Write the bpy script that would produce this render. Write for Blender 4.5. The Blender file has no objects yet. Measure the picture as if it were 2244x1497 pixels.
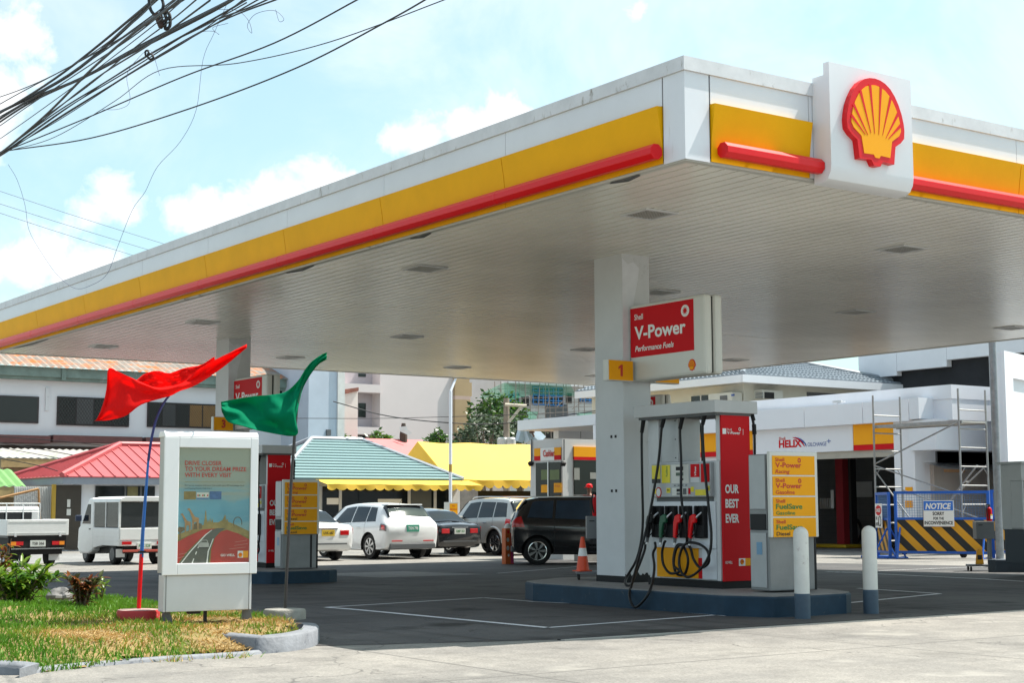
import bpy, bmesh, math, random
from mathutils import Vector, Matrix
rnd = random.Random(7)
S = bpy.context.scene
C = S.collection
# ------------------------------------------------------------------ camera
PW, PH, PF, PIT, ROLL, YAW, CH = 2244, 1497, 3377.73, .10788, -.0033275, .611524, 1.25
def _v(x, y, z):
    c, s = math.cos(YAW), math.sin(YAW)
    return Vector((x*c+y*s, -x*s+y*c, z))
_cp, _sp, _cr, _sr = math.cos(PIT), math.sin(PIT), math.cos(ROLL), math.sin(ROLL)
FW = _v(0, _cp, _sp); RT = _v(_cr, -_sr*_sp, _sr*_cp); UP = _v(-_sr, -_cr*_sp, _cr*_cp)
camd = bpy.data.cameras.new('camera'); cam = bpy.data.objects.new('camera', camd); C.objects.link(cam)
camd.sensor_width = 36; camd.lens = 36*PF/PW; camd.clip_end = 3000; camd.clip_start = .05
mw = Matrix((RT, UP, -FW)).transposed().to_4x4(); mw.translation = (0, 0, CH); cam.matrix_world = mw
S.camera = cam
S.view_settings.view_transform = 'Standard'; S.view_settings.look = 'None'
S.view_settings.exposure = 0.92; S.view_settings.gamma = 1
# survey helpers: where a sight line of the photograph meets the real ground, a height or a wall plane
ZP = [(-60, -.1), (18.5, -.1), (26.5, -.2), (35, -.31), (400, -.31)]
def gz(y):
    for (a, za), (b, zb) in zip(ZP, ZP[1:]):
        if y <= b: return za+(zb-za)*(y-a)/(b-a)
    return ZP[-1][1]
def ray(x, y): return FW+RT*((x-PW/2)/PF)-UP*((y-PH/2)/PF)
def gp(x, y, dz=0.):
    d = ray(x, y); t = 20
    for k in range(60): t += .6*((gz(d.y*t)+dz-CH)/d.z-t)
    return Vector((d.x*t, d.y*t, CH+d.z*t))
def hp(x, y, z): d = ray(x, y); t = (z-CH)/d.z; return Vector((d.x*t, d.y*t, z))
def onx(x, y, X): d = ray(x, y); t = X/d.x; return Vector((X, d.y*t, CH+d.z*t))
def ony(x, y, Y): d = ray(x, y); t = Y/d.y; return Vector((d.x*t, Y, CH+d.z*t))
def dep(x, y, D):
    d = ray(x, y); t = D/(d.x*math.sin(YAW)+d.y*math.cos(YAW)); return Vector((d.x*t, d.y*t, CH+d.z*t))
def dist(p): return p.x*math.sin(YAW)+p.y*math.cos(YAW)
# ------------------------------------------------------------------ sun and sky
SUN_EL, SUN_A = math.radians(60), math.radians(12)      # sun stands over the +x side, a little towards -y
sdir = Vector((math.cos(SUN_EL)*math.cos(SUN_A), -math.cos(SUN_EL)*math.sin(SUN_A), math.sin(SUN_EL)))
sl = bpy.data.lights.new('sun', 'SUN'); sl.energy = 5.0; sl.angle = math.radians(.53); sl.color = (1, .95, .87)
so = bpy.data.objects.new('sun', sl); C.objects.link(so); so.rotation_euler = sdir.to_track_quat('Z', 'Y').to_euler(); so.location = (20, 0, 40)
wd = bpy.data.worlds.new('World'); S.world = wd; wd.use_nodes = True
nt = wd.node_tree; nt.nodes.clear()
def N(t, **k):
    n = nt.nodes.new(t)
    for a, b in k.items(): setattr(n, a, b)
    return n
def LK(a, b): nt.links.new(a, b)
sky = N('ShaderNodeTexSky', sky_type='NISHITA', sun_disc=False); sky.sun_elevation = SUN_EL
sky.sun_rotation = math.atan2(sdir.x, sdir.y); sky.air_density = 1.0; sky.dust_density = 2.2; sky.ozone_density = 1.0; sky.altitude = 10
tcw = N('ShaderNodeTexCoord')
def WM(op, a, b=None, c=None):
    n = N('ShaderNodeMath', operation=op)
    for i, q in enumerate((a, b, c)):
        if q is None: continue
        if isinstance(q, (int, float)): n.inputs[i].default_value = q
        else: LK(q, n.inputs[i])
    return n.outputs[0]
def wnoise(scale, det, rough, dist_=0, off=(0, 0, 0)):
    mp = N('ShaderNodeMapping'); mp.inputs['Location'].default_value = off; LK(tcw.outputs['Generated'], mp.inputs['Vector'])
    n = N('ShaderNodeTexNoise'); n.inputs['Scale'].default_value = scale; n.inputs['Detail'].default_value = det
    n.inputs['Roughness'].default_value = rough; n.inputs['Distortion'].default_value = dist_; LK(mp.outputs[0], n.inputs['Vector']); return n.outputs[0]
n1 = wnoise(26, 7, .62, .3); n2 = wnoise(5, 6, .6, .6, (3, 1, 2))
acc = None
# cumulus heads: sight direction, angular radius (rad), vertical squash
for px, py, rr in ((40, 90, .036), (20, 190, .034), (70, 170, .022), (-40, 280, .045),
                   (240, 435, .026), (200, 470, .024), (275, 465, .020),
                   (400, 470, .022), (450, 480, .028), (540, 470, .032), (640, 420, .030), (700, 400, .030), (600, 520, .04),
                   (860, 305, .022), (930, 305, .028), (1010, 280, .026), (1090, 250, .028), (1130, 260, .02),
                   (60, 590, .036), (150, 600, .032), (230, 600, .028), (-40, 610, .04),
                   (1400, 20, .014)):
    d = ray(px, py).normalized()
    dv = N('ShaderNodeVectorMath', operation='DISTANCE'); LK(tcw.outputs['Generated'], dv.inputs[0]); dv.inputs[1].default_value = d
    v = WM('SUBTRACT', 1.0, WM('DIVIDE', dv.outputs['Value'], rr))
    acc = v if acc is None else WM('SMOOTH_MAX', acc, v, .25)
puff = WM('ADD', acc, WM('MULTIPLY', WM('SUBTRACT', n1, .5), 2.4))
mr = N('ShaderNodeMapRange', interpolation_type='SMOOTHSTEP'); LK(puff, mr.inputs[0]); mr.inputs[1].default_value = -.02; mr.inputs[2].default_value = 1.0
veil = N('ShaderNodeMapRange', interpolation_type='SMOOTHSTEP'); LK(n2, veil.inputs[0]); veil.inputs[1].default_value = .36; veil.inputs[2].default_value = .78; veil.inputs[3].default_value = .24; veil.inputs[4].default_value = .72
cov = WM('MAXIMUM', mr.outputs[0], veil.outputs[0])
tint = N('ShaderNodeMix', data_type='RGBA', blend_type='MULTIPLY'); tint.inputs['Factor'].default_value = 1
LK(sky.outputs[0], tint.inputs[6]); tint.inputs[7].default_value = (.88, 1.26, 1.12, 1)
mx = N('ShaderNodeMix', data_type='RGBA'); LK(cov, mx.inputs['Factor']); LK(tint.outputs[2], mx.inputs[6]); mx.inputs[7].default_value = (6.6, 6.75, 6.9, 1)
bg = N('ShaderNodeBackground'); bg.inputs['Strength'].default_value = .10; LK(mx.outputs[2], bg.inputs[0])
ow = N('ShaderNodeOutputWorld'); LK(bg.outputs[0], ow.inputs[0])
# ------------------------------------------------------------------ materials
def M(name, col, rough=.55, metal=0, var=.12, vs=2.0, dirt=None, da=.4, ds=1.2, streak=1, bump=0, bs=60, coat=0, emit=0, spec=None, thin=0):
    m = bpy.data.materials.new(name); m.use_nodes = True; t = m.node_tree; b = t.nodes['Principled BSDF']
    def n(ty, **k):
        q = t.nodes.new(ty)
        for a, c in k.items(): setattr(q, a, c)
        return q
    b.inputs['Roughness'].default_value = rough; b.inputs['Metallic'].default_value = metal
    if coat: b.inputs['Coat Weight'].default_value = coat; b.inputs['Coat Roughness'].default_value = .06
    if spec is not None: b.inputs['Specular IOR Level'].default_value = spec
    c4 = (*col, 1); b.inputs['Base Color'].default_value = c4
    tc = n('ShaderNodeTexCoord'); out = None
    if var:
        ns = n('ShaderNodeTexNoise'); ns.inputs['Scale'].default_value = vs; ns.inputs['Detail'].default_value = 6; ns.inputs['Roughness'].default_value = .65
        t.links.new(tc.outputs['Object'], ns.inputs['Vector'])
        r = n('ShaderNodeMapRange'); r.inputs[1].default_value = .25; r.inputs[2].default_value = .75; r.inputs[3].default_value = 1-var; r.inputs[4].default_value = 1+var*.6
        t.links.new(ns.outputs[0], r.inputs[0])
        mu = n('ShaderNodeMix', data_type='RGBA', blend_type='MULTIPLY'); mu.inputs['Factor'].default_value = 1; mu.inputs[6].default_value = c4
        t.links.new(r.outputs[0], mu.inputs[7]); out = mu.outputs[2]
    if dirt:
        mp = n('ShaderNodeMapping'); mp.inputs['Scale'].default_value = (1, 1, 1/streak); t.links.new(tc.outputs['Object'], mp.inputs['Vector'])
        ns = n('ShaderNodeTexNoise'); ns.inputs['Scale'].default_value = ds; ns.inputs['Detail'].default_value = 8; ns.inputs['Roughness'].default_value = .7
        t.links.new(mp.outputs[0], ns.inputs['Vector'])
        r = n('ShaderNodeMapRange', interpolation_type='SMOOTHSTEP'); r.inputs[1].default_value = .72-da*.4; r.inputs[2].default_value = .86-da*.35; t.links.new(ns.outputs[0], r.inputs[0])
        mu = n('ShaderNodeMix', data_type='RGBA'); t.links.new(r.outputs[0], mu.inputs['Factor'])
        if out: t.links.new(out, mu.inputs[6])
        else: mu.inputs[6].default_value = c4
        mu.inputs[7].default_value = (*dirt, 1); out = mu.outputs[2]
    if out: t.links.new(out, b.inputs['Base Color'])
    if bump:
        bs_ = bs
        ns = n('ShaderNodeTexNoise'); ns.inputs['Scale'].default_value = bs; ns.inputs['Detail'].default_value = 5; t.links.new(tc.outputs['Object'], ns.inputs['Vector'])
        bp = n('ShaderNodeBump'); bp.inputs['Strength'].default_value = bump; bp.inputs['Distance'].default_value = .02
        t.links.new(ns.outputs[0], bp.inputs['Height']); t.links.new(bp.outputs[0], b.inputs['Normal'])
    if emit: b.inputs['Emission Color'].default_value = c4; b.inputs['Emission Strength'].default_value = emit
    if thin:
        tr = n('ShaderNodeBsdfTranslucent'); tr.inputs[0].default_value = c4
        ms = n('ShaderNodeMixShader'); ms.inputs[0].default_value = thin; o = t.nodes['Material Output']
        t.links.new(b.outputs[0], ms.inputs[1]); t.links.new(tr.outputs[0], ms.inputs[2]); t.links.new(ms.outputs[0], o.inputs[0])
    return m
WHITE = M('white_panel', (.70, .72, .76), .35, var=.08, vs=.8, dirt=(.42, .40, .36), da=.14, ds=3, streak=6)
WHITE2 = M('white_wall_paint', (.70, .72, .76), .6, var=.07, vs=.6, dirt=(.5, .5, .5), da=.1, ds=1.5, streak=5)
SIGNW = M('sign_white', (.66, .65, .60), .35, var=.05, vs=1.5)
YEL = M('canopy_yellow', (.84, .42, .003), .5, var=.10, vs=1.3, spec=.12, dirt=(.62, .32, .02), da=.12, ds=1.6, streak=2)
YELS = M('sign_yellow', (.90, .38, .006), .5, var=.04, spec=.2)
RED = M('bright_red', (.70, .006, .010), .33, var=.06, vs=.8, spec=.3)
REDS = M('sign_red', (.60, .006, .012), .55, var=.05, spec=.15)
DRED = M('print_dark_red', (.55, .03, .02), .5, var=0)
GRNT = M('print_green', (.02, .2, .04), .5, var=0)
BLKT = M('print_black', (.012, .012, .014), .5, var=0)
BLUT = M('print_blue', (.02, .07, .3), .5, var=0)
TXTW = M('print_white', (.8, .8, .78), .45, var=0)
BLACK = M('black_rubber', (.012, .012, .013), .6, var=.1, spec=.25)
HOSE = M('hose_rubber', (.009, .009, .01), .4, var=0, spec=.3)
DARK = M('dark_void', (.012, .012, .013), .7, var=0)
GREY = M('grey_metal', (.42, .43, .44), .42, metal=.3, var=.12, vs=3, dirt=(.2, .2, .2), da=.15, ds=3)
LGREY = M('light_grey_paint', (.6, .61, .62), .4, var=.08, vs=2, dirt=(.3, .3, .3), da=.12, ds=3)
DGREY = M('dark_grey_paint', (.1, .105, .11), .5, var=.1)
STEEL = M('steel', (.6, .6, .6), .32, metal=.9, var=.1)
ALU = M('scaffold_aluminium', (.30, .30, .30), .4, metal=.5, var=.25, vs=6)
GLASS = M('dark_glass', (.012, .016, .018), .06, var=0, spec=.4)
CGLASS = M('car_glass', (.008, .011, .014), .04, var=0, spec=.45)
RIMM = M('rim_silver', (.62, .62, .62), .3, metal=.6, var=0)
CONC = M('concrete', (.38, .36, .33), .85, var=.25, vs=5, bump=.4, bs=30)
BLUEK = M('island_blue_paint', (.016, .042, .072), .55, var=.3, vs=3, dirt=(.07, .08, .09), da=.3, ds=5, spec=.25)
CHROME = M('chrome', (.8, .8, .8), .12, metal=1, var=0)
AMBER = M('amber_lens', (.8, .25, .02), .15, var=0)
LENS = M('red_lens', (.55, .012, .015), .12, var=0, coat=.6)
LENSW = M('clear_lens', (.7, .7, .7), .12, var=0)
# ------------------------------------------------------------------ mesh building
class B:
    def __init__(s): s.v = []; s.f = []; s.m = []; s.mi = 0
    def add(s, vs, fs):
        k = len(s.v); s.v += [tuple(q) for q in vs]
        for q in fs: s.f.append([i+k for i in q]); s.m.append(s.mi)
        return s
    def use(s, i): s.mi = i; return s
    def box(s, a, b, c, d, e, f):
        if a > b: a, b = b, a
        if c > d: c, d = d, c
        if e > f: e, f = f, e
        return s.add([(a, c, e), (b, c, e), (b, d, e), (a, d, e), (a, c, f), (b, c, f), (b, d, f), (a, d, f)],
                     [(0, 3, 2, 1), (4, 5, 6, 7), (0, 1, 5, 4), (1, 2, 6, 5), (2, 3, 7, 6), (3, 0, 4, 7)])
    def prism(s, poly, ax, a, b):
        n = len(poly)
        area = sum(poly[i][0]*poly[(i+1) % n][1]-poly[(i+1) % n][0]*poly[i][1] for i in range(n))
        if (area < 0) != (ax == 'y'): poly = poly[::-1]
        if a > b: a, b = b, a
        mk = {'x': lambda p, t: (t, p[0], p[1]), 'y': lambda p, t: (p[0], t, p[1]), 'z': lambda p, t: (p[0], p[1], t)}[ax]
        vs = [mk(p, a) for p in poly]+[mk(p, b) for p in poly]
        return s.add(vs, [tuple(range(n))[::-1], tuple(range(n, 2*n))]+[(i, (i+1) % n, n+(i+1) % n, n+i) for i in range(n)])
    def tube(s, pts, r, n=8, caps=True):
        pts = [Vector(p) for p in pts]; rs = r if isinstance(r, (list, tuple)) else [r]*len(pts)
        up = None; vs = []
        for i, p in enumerate(pts):
            t = (pts[min(i+1, len(pts)-1)]-pts[max(i-1, 0)]).normalized()
            if up is None: up = t.orthogonal().normalized()
            up = (up-t*up.dot(t)); up = up.normalized() if up.length > 1e-6 else t.orthogonal().normalized()
            w = t.cross(up)
            vs += [p+(up*math.cos(2*math.pi*k/n)+w*math.sin(2*math.pi*k/n))*rs[i] for k in range(n)]
        fs = [(i*n+k, i*n+(k+1) % n, (i+1)*n+(k+1) % n, (i+1)*n+k) for i in range(len(pts)-1) for k in range(n)]
        if caps: fs += [tuple(range(n))[::-1], tuple(range((len(pts)-1)*n, len(pts)*n))]
        return s.add(vs, fs)
    def lathe(s, prof, cx, cy, n=24, ax='z', c3=0):
        vs = []; 
        for r, z in prof:
            for k in range(n):
                a = 2*math.pi*k/n; u, w = r*math.cos(a), r*math.sin(a)
                vs.append((cx+u, cy+w, z) if ax == 'z' else ((z, cx+u, cy+w) if ax == 'x' else (cx+u, z, cy-w)))
        m = len(prof)
        fs = [(i*n+k, i*n+(k+1) % n, (i+1)*n+(k+1) % n, (i+1)*n+k) for i in range(m-1) for k in range(n)]
        fs += [tuple(range(n))[::-1], tuple(range((m-1)*n, m*n))]
        return s.add(vs, fs)
    def grid(s, fn, nu, nv, cl=False):
        vs = [fn(i/nu, j/nv) for i in range(nu+1) for j in range(nv+1)]
        return s.add(vs, [(i*(nv+1)+j, (i+1)*(nv+1)+j, (i+1)*(nv+1)+j+1, i*(nv+1)+j+1) for i in range(nu) for j in range(nv)])
    def o(s, name, mat, parent=None, smooth=False, bev=0, kind=None, sharp=35):
        me = bpy.data.meshes.new(name); me.from_pydata(s.v, [], s.f)
        for q in (mat if isinstance(mat, (list, tuple)) else [mat]): me.materials.append(q)
        me.polygons.foreach_set('material_index', s.m)
        if smooth:
            me.polygons.foreach_set('use_smooth', [True]*len(s.f)); me.set_sharp_from_angle(angle=math.radians(sharp))
        me.update(); ob = bpy.data.objects.new(name, me); C.objects.link(ob)
        if parent is not None: ob.parent = parent
        if bev:
            md = ob.modifiers.new('bevel', 'BEVEL'); md.width = bev; md.segments = 2; md.limit_method = 'ANGLE'; md.angle_limit = math.radians(40)
        if kind: ob['kind'] = kind
        return ob
def tag(o, label, cat, group=None, kind=None):
    o['label'] = label; o['category'] = cat
    if group: o['group'] = group
    if kind: o['kind'] = kind
    return o
def thing(name, label, cat, loc=(0, 0, 0), rz=0, group=None):
    o = bpy.data.objects.new(name, None); C.objects.link(o); o.location = loc; o.rotation_euler = (0, 0, rz)
    o.empty_display_size = .2
    return tag(o, label, cat, group)
def dup(o, parent=None):
    c = o.copy(); C.objects.link(c)
    if parent is not None: c.parent = parent
    for ch in list(o.children): dup(ch, c)
    return c
FRONT = (Vector((1, 0, 0)), Vector((0, 0, 1)), Vector((0, -1, 0)))
LEFT = (Vector((0, -1, 0)), Vector((0, 0, 1)), Vector((-1, 0, 0)))
RIGHT = (Vector((0, 1, 0)), Vector((0, 0, 1)), Vector((1, 0, 0)))
_tc = {}
def T(par, s, o, h, m, w=None, fr=FRONT, al='L', bold=0., shear=0., d=.003, name='lettering', rot=0):
    key = (s, bold, shear)
    if key not in _tc:
        cu = bpy.data.curves.new('t', 'FONT'); cu.body = s; cu.size = 1; cu.offset = bold; cu.shear = shear; cu.resolution_u = 3
        ob = bpy.data.objects.new('t', cu); me = bpy.data.meshes.new_from_object(ob)
        bpy.data.objects.remove(ob); _tc[key] = ([v.co.copy() for v in me.vertices], [list(p.vertices) for p in me.polygons]); bpy.data.meshes.remove(me)
    vs, fs = _tc[key]
    if not vs: return None
    x0 = min(v.x for v in vs); x1 = max(v.x for v in vs)
    sy = h/.73; sx = sy*.92 if w is None else w/(x1-x0)
    U, V, Nn = fr; o = Vector(o); off = {'L': x0, 'C': (x0+x1)/2, 'R': x1}[al]
    cr, sr = math.cos(rot), math.sin(rot); b = B(); out = []
    for v in vs:
        a, c = (v.x-off)*sx, v.y*sy; a, c = a*cr-c*sr, a*sr+c*cr
        out.append(o+U*a+V*c+Nn*d)
    b.add(out, fs); return b.o(name, m, par)
def plate(b, o, fr, u0, u1, v0, v1, d0, d1):
    U, V, Nn = fr; o = Vector(o)
    P = lambda u, v, d: o+U*u+V*v+Nn*d
    return b.add([P(u0, v0, d0), P(u1, v0, d0), P(u1, v1, d0), P(u0, v1, d0), P(u0, v0, d1), P(u1, v0, d1), P(u1, v1, d1), P(u0, v1, d1)],
                 [(0, 3, 2, 1), (4, 5, 6, 7), (0, 1, 5, 4), (1, 2, 6, 5), (2, 3, 7, 6), (3, 0, 4, 7)])
def poly(b, o, fr, pts, d0, d1):
    U, V, Nn = fr; o = Vector(o); n = len(pts)
    vs = [o+U*p[0]+V*p[1]+Nn*d for d in (d0, d1) for p in pts]
    area = sum(pts[i][0]*pts[(i+1) % n][1]-pts[(i+1) % n][0]*pts[i][1] for i in range(n))
    fs = [tuple(range(n))[::-1], tuple(range(n, 2*n))]+[(i, (i+1) % n, n+(i+1) % n, n+i) for i in range(n)]
    if area < 0: fs = [q[::-1] for q in fs]
    return b.add(vs, fs)
def emblem(par, o, fr, size, d=.0, th=.02):
    half = [(0, 1.07), (.09, 1.062), (.18, 1.035), (.27, .98), (.345, .90), (.41, .80), (.46, .69), (.49, .58), (.5, .5), (.49, .40), (.43, .34), (.33, .28), (.30, .06), (.10, .07), (.055, .005), (0, .0)]
    out = [(x*size, y*size) for x, y in half]+[(-x*size, y*size) for x, y in half[-2:0:-1]]
    hi = [(0, .985), (.085, .975), (.165, .945), (.235, .895), (.30, .825), (.355, .74), (.395, .65), (.425, .55), (.43, .48), (.395, .42), (.265, .335), (.225, .13), (.06, .135), (.035, .10), (0, .10)]
    inn = [(x*size, y*size) for x, y in hi]+[(-x*size, y*size) for x, y in hi[-2:0:-1]]
    e = B(); poly(e, o, fr, out, d, d+th); e = e.o('emblem', RED, par)
    k = B(); poly(k, o, fr, inn, d+th+.001, d+th+.006); k.o('emblem_face', YELS, e)
    r = B()
    for bx, tx, ty in ((-.155, -.39, .70), (-.10, -.265, .88), (-.035, -.095, .985), (.035, .095, .985), (.10, .265, .88), (.155, .39, .70), (-.2, -.43, .56), (.2, .43, .56)):
        by = .36+(.03 if abs(bx) < .12 else 0); dx, dy = tx-bx, ty-by; L_ = math.hypot(dx, dy); nx, ny = -dy/L_, dx/L_; wd_ = .021
        poly(r, o, fr, [((bx+nx*.003)*size, (by+ny*.003)*size), ((bx-nx*.003)*size, (by-ny*.003)*size), ((tx-nx*wd_)*size, (ty-ny*wd_)*size), ((tx+nx*wd_)*size, (ty+ny*wd_)*size)], d+th+.0062, d+th+.009)
    r.o('emblem_rib', RED, e)
    return e
def cat(pts, n=8):
    P = [Vector(p) for p in pts]; P = [P[0]*2-P[1]]+P+[P[-1]*2-P[-2]]; out = []
    for i in range(1, len(P)-2):
        a, b, c, d = P[i-1:i+3]
        for k in range(n):
            t = k/n; out.append(.5*((2*b)+(c-a)*t+(2*a-5*b+4*c-d)*t*t+(3*b-a-3*c+d)*t**3))
    return out+[P[-2]]
# ------------------------------------------------------------------ ground
def ground_mat(name, col, dark, speck=.12, joint=None, jx=(4.6, 0), patch=.35, oil=.0, pale=None, tyre=0):
    m = bpy.data.materials.new(name); m.use_nodes = True; t = m.node_tree; b = t.nodes['Principled BSDF']
    def n(ty, **k):
        q = t.nodes.new(ty)
        for a, c in k.items(): setattr(q, a, c)
        return q
    L = t.links.new; tc = n('ShaderNodeTexCoord')
    def noise(sc, det=6, ro=.6):
        q = n('ShaderNodeTexNoise'); q.inputs['Scale'].default_value = sc; q.inputs['Detail'].default_value = det; q.inputs['Roughness'].default_value = ro
        L(tc.outputs['Object'], q.inputs['Vector']); return q.outputs[0]
    def rng(v, a, c, d, e):
        q = n('ShaderNodeMapRange'); q.inputs[1].default_value = a; q.inputs[2].default_value = c; q.inputs[3].default_value = d; q.inputs[4].default_value = e; L(v, q.inputs[0]); return q.outputs[0]
    def mix(f, a, c, bl='MIX'):
        q = n('ShaderNodeMix', data_type='RGBA', blend_type=bl)
        if isinstance(f, float): q.inputs['Factor'].default_value = f
        else: L(f, q.inputs['Factor'])
        for i, z in ((6, a), (7, c)):
            if isinstance(z, tuple): q.inputs[i].default_value = (*z, 1)
            else: L(z, q.inputs[i])
        return q.outputs[2]
    c0 = mix(rng(noise(.45, 7, .65), .35, .68, 0, 1), col, dark)
    sp = noise(55, 3, .7); c1 = mix(1.0, c0, rng(sp, .3, .7, 1-speck*2, 1+speck*1.5), 'MULTIPLY')
    md = noise(4, 8, .7); c2 = mix(1.0, c1, rng(md, .3, .7, 1-patch*.5, 1+patch*.4), 'MULTIPLY')
    if oil:
        vo = n('ShaderNodeTexVoronoi'); vo.inputs['Scale'].default_value = .75; vo.inputs['Randomness'].default_value = 1; L(tc.outputs['Object'], vo.inputs['Vector'])
        nn = noise(3, 5); ad = n('ShaderNodeMath', operation='MULTIPLY_ADD'); L(nn, ad.inputs[0]); ad.inputs[1].default_value = .5; L(vo.outputs['Distance'], ad.inputs[2])
        c2 = mix(rng(ad.outputs[0], .36, .52, oil, 0), c2, tuple(x*.3 for x in dark))
    if tyre:
        for sc_ in ((.12, 2.2, 1), (2.2, .10, 1)):
            mq = n('ShaderNodeMapping'); mq.inputs['Scale'].default_value = sc_; mq.inputs['Rotation'].default_value = (0, 0, .12); L(tc.outputs['Object'], mq.inputs[0])
            q = n('ShaderNodeTexNoise'); q.inputs['Scale'].default_value = 1.3; q.inputs['Detail'].default_value = 5; q.inputs['Roughness'].default_value = .6; L(mq.outputs[0], q.inputs['Vector'])
            c2 = mix(rng(q.outputs[0], .56, .72, 0, tyre), c2, tuple(x*.42 for x in dark))
    if pale:
        c2 = mix(rng(noise(.9, 5, .6), .60, .70, 0, .6), c2, pale)
    cr = n('ShaderNodeTexVoronoi', feature='DISTANCE_TO_EDGE'); cr.inputs['Scale'].default_value = .22
    wv = n('ShaderNodeVectorMath', operation='MULTIPLY_ADD'); nz = n('ShaderNodeTexNoise'); nz.inputs['Scale'].default_value = 1.5; nz.inputs['Detail'].default_value = 6; L(tc.outputs['Object'], nz.inputs['Vector'])
    L(nz.outputs['Color'], wv.inputs[0]); wv.inputs[1].default_value = (1.2, 1.2, 0); L(tc.outputs['Object'], wv.inputs[2]); L(wv.outputs[0], cr.inputs['Vector'])
    c2 = mix(rng(cr.outputs['Distance'], .0008, .0028, .75, 0), c2, tuple(x*.45 for x in dark))
    if joint:
        bk = n('ShaderNodeTexBrick'); bk.offset = 0; bk.inputs['Scale'].default_value = 1; bk.inputs['Mortar Size'].default_value = .018; bk.inputs['Mortar Smooth'].default_value = .2
        bk.inputs['Brick Width'].default_value = joint[0]; bk.inputs['Row Height'].default_value = joint[1]; bk.inputs['Color1'].default_value = (0, 0, 0, 1); bk.inputs['Color2'].default_value = (0, 0, 0, 1); bk.inputs['Mortar'].default_value = (1, 1, 1, 1)
        mp = n('ShaderNodeMapping'); mp.inputs['Location'].default_value = (jx[0], jx[1], 0); L(tc.outputs['Object'], mp.inputs[0]); L(mp.outputs[0], bk.inputs['Vector'])
        c2 = mix(rng(bk.outputs['Color'], 0, 1, 0, .8), c2, tuple(x*.5 for x in dark))
    L(c2, b.inputs['Base Color']); L(rng(md, .3, .7, .62, .9), b.inputs['Roughness']); b.inputs['Specular IOR Level'].default_value = .35
    bp = n('ShaderNodeBump'); bp.inputs['Strength'].default_value = .35; bp.inputs['Distance'].default_value = .01; L(sp, bp.inputs['Height']); L(bp.outputs[0], b.inputs['Normal'])
    return m
def sheet(name, rows, dz, mat, kind='structure'):
    """rows: (y, xa, xb); follows the fall of the ground"""
    ys = sorted(set([r[0] for r in rows]+[z[0] for z in ZP if rows[0][0] < z[0] < rows[-1][0]])); b = B(); vs = []
    for y in ys:
        for r, q in zip(rows, rows[1:]):
            if r[0] <= y <= q[0]:
                k = (y-r[0])/(q[0]-r[0]) if q[0] > r[0] else 0
                vs += [(r[1]+(q[1]-r[1])*k, y, gz(y)+dz), (r[2]+(q[2]-r[2])*k, y, gz(y)+dz)]; break
    b.add(vs, [(2*i, 2*i+1, 2*i+3, 2*i+2) for i in range(len(ys)-1)])
    return b.o(name, mat, kind=kind)
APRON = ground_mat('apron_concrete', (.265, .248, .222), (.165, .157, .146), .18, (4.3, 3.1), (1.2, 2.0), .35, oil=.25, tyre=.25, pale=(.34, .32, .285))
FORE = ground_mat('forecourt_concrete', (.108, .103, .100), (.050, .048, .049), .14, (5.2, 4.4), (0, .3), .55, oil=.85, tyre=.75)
ASPH = ground_mat('street_asphalt', (.25, .245, .235), (.17, .167, .16), .12, None, patch=.3)
sheet('ground', [(-60, -400, 400), (400, -400, 400)], 0, APRON)
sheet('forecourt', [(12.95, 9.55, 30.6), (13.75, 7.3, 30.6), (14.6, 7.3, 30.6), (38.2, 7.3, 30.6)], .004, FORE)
sheet('street', [(45.2, -120, 21.0), (54.5, -120, 21.0)], .004, ASPH)
sheet('forecourt_patch', [(29.0, 16.9, 19.6), (32.6, 16.9, 19.6)], .008, ground_mat('patch_concrete', (.33, .32, .31), (.2, .2, .2), .1, patch=.6))
LINEM = M('road_line_paint', (.68, .69, .7), .6, var=.2, vs=6, dirt=(.2, .2, .2), da=.3, ds=6)
def ground_line(name, pts, w):
    b = B()
    for p, q in zip(pts, pts[1:]):
        p, q = Vector(p), Vector(q); t = (q-p); t.z = 0; t.normalize(); s_ = Vector((-t.y, t.x, 0))*w/2; k = 6
        for i in range(k):
            a, c = p.lerp(q, i/k), p.lerp(q, (i+1)/k); e = Vector((0, 0, 1))
            vs = [a-s_, c-s_, c+s_, a+s_]
            b.add([(v.x, v.y, gz(v.y)+.009) for v in vs], [(0, 1, 2, 3)])
    return b.o(name, LINEM, kind='structure')
A_ = [gp(*q) for q in ((715, 1333), (1060, 1312), (1172, 1321), (1280, 1322), (1560, 1348))]
ground_line('bay_marking', [A_[0], A_[1]], .09)
ground_line('bay_marking', [A_[1], gp(1172, 1321), gp(1300, 1326), gp(1590, 1352)], .07)
ground_line('bay_marking', [gp(715, 1333), gp(1200, 1378)], .11)
ground_line('bay_marking', [gp(1200, 1378), gp(1570, 1350)], .08)
ground_line('bay_marking', [gp(1810, 1254), gp(2244, 1276)], .09)
ground_line('bay_marking', [gp(1830, 1256), gp(2244, 1240)], .07)
ground_line('bay_marking', [gp(1862, 1323), gp(2060, 1303), gp(1880, 1291)], .09)
ground_line('bay_marking', [gp(1090, 1258), gp(1270, 1243)], .08)
# trench drain along the edge of the forecourt
b = B(); p, q = Vector((9.6, 12.86, 0)), Vector((30, 13.0, 0)); b.box(9.6, 30, 12.84, 12.90, -.12, -.088); b.o('drain_slot', DARK, kind='structure')
b = B(); b.box(9.6, 30, 12.77, 12.84, -.12, -.09); b.o('drain_kerb', CONC, kind='structure')
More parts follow.
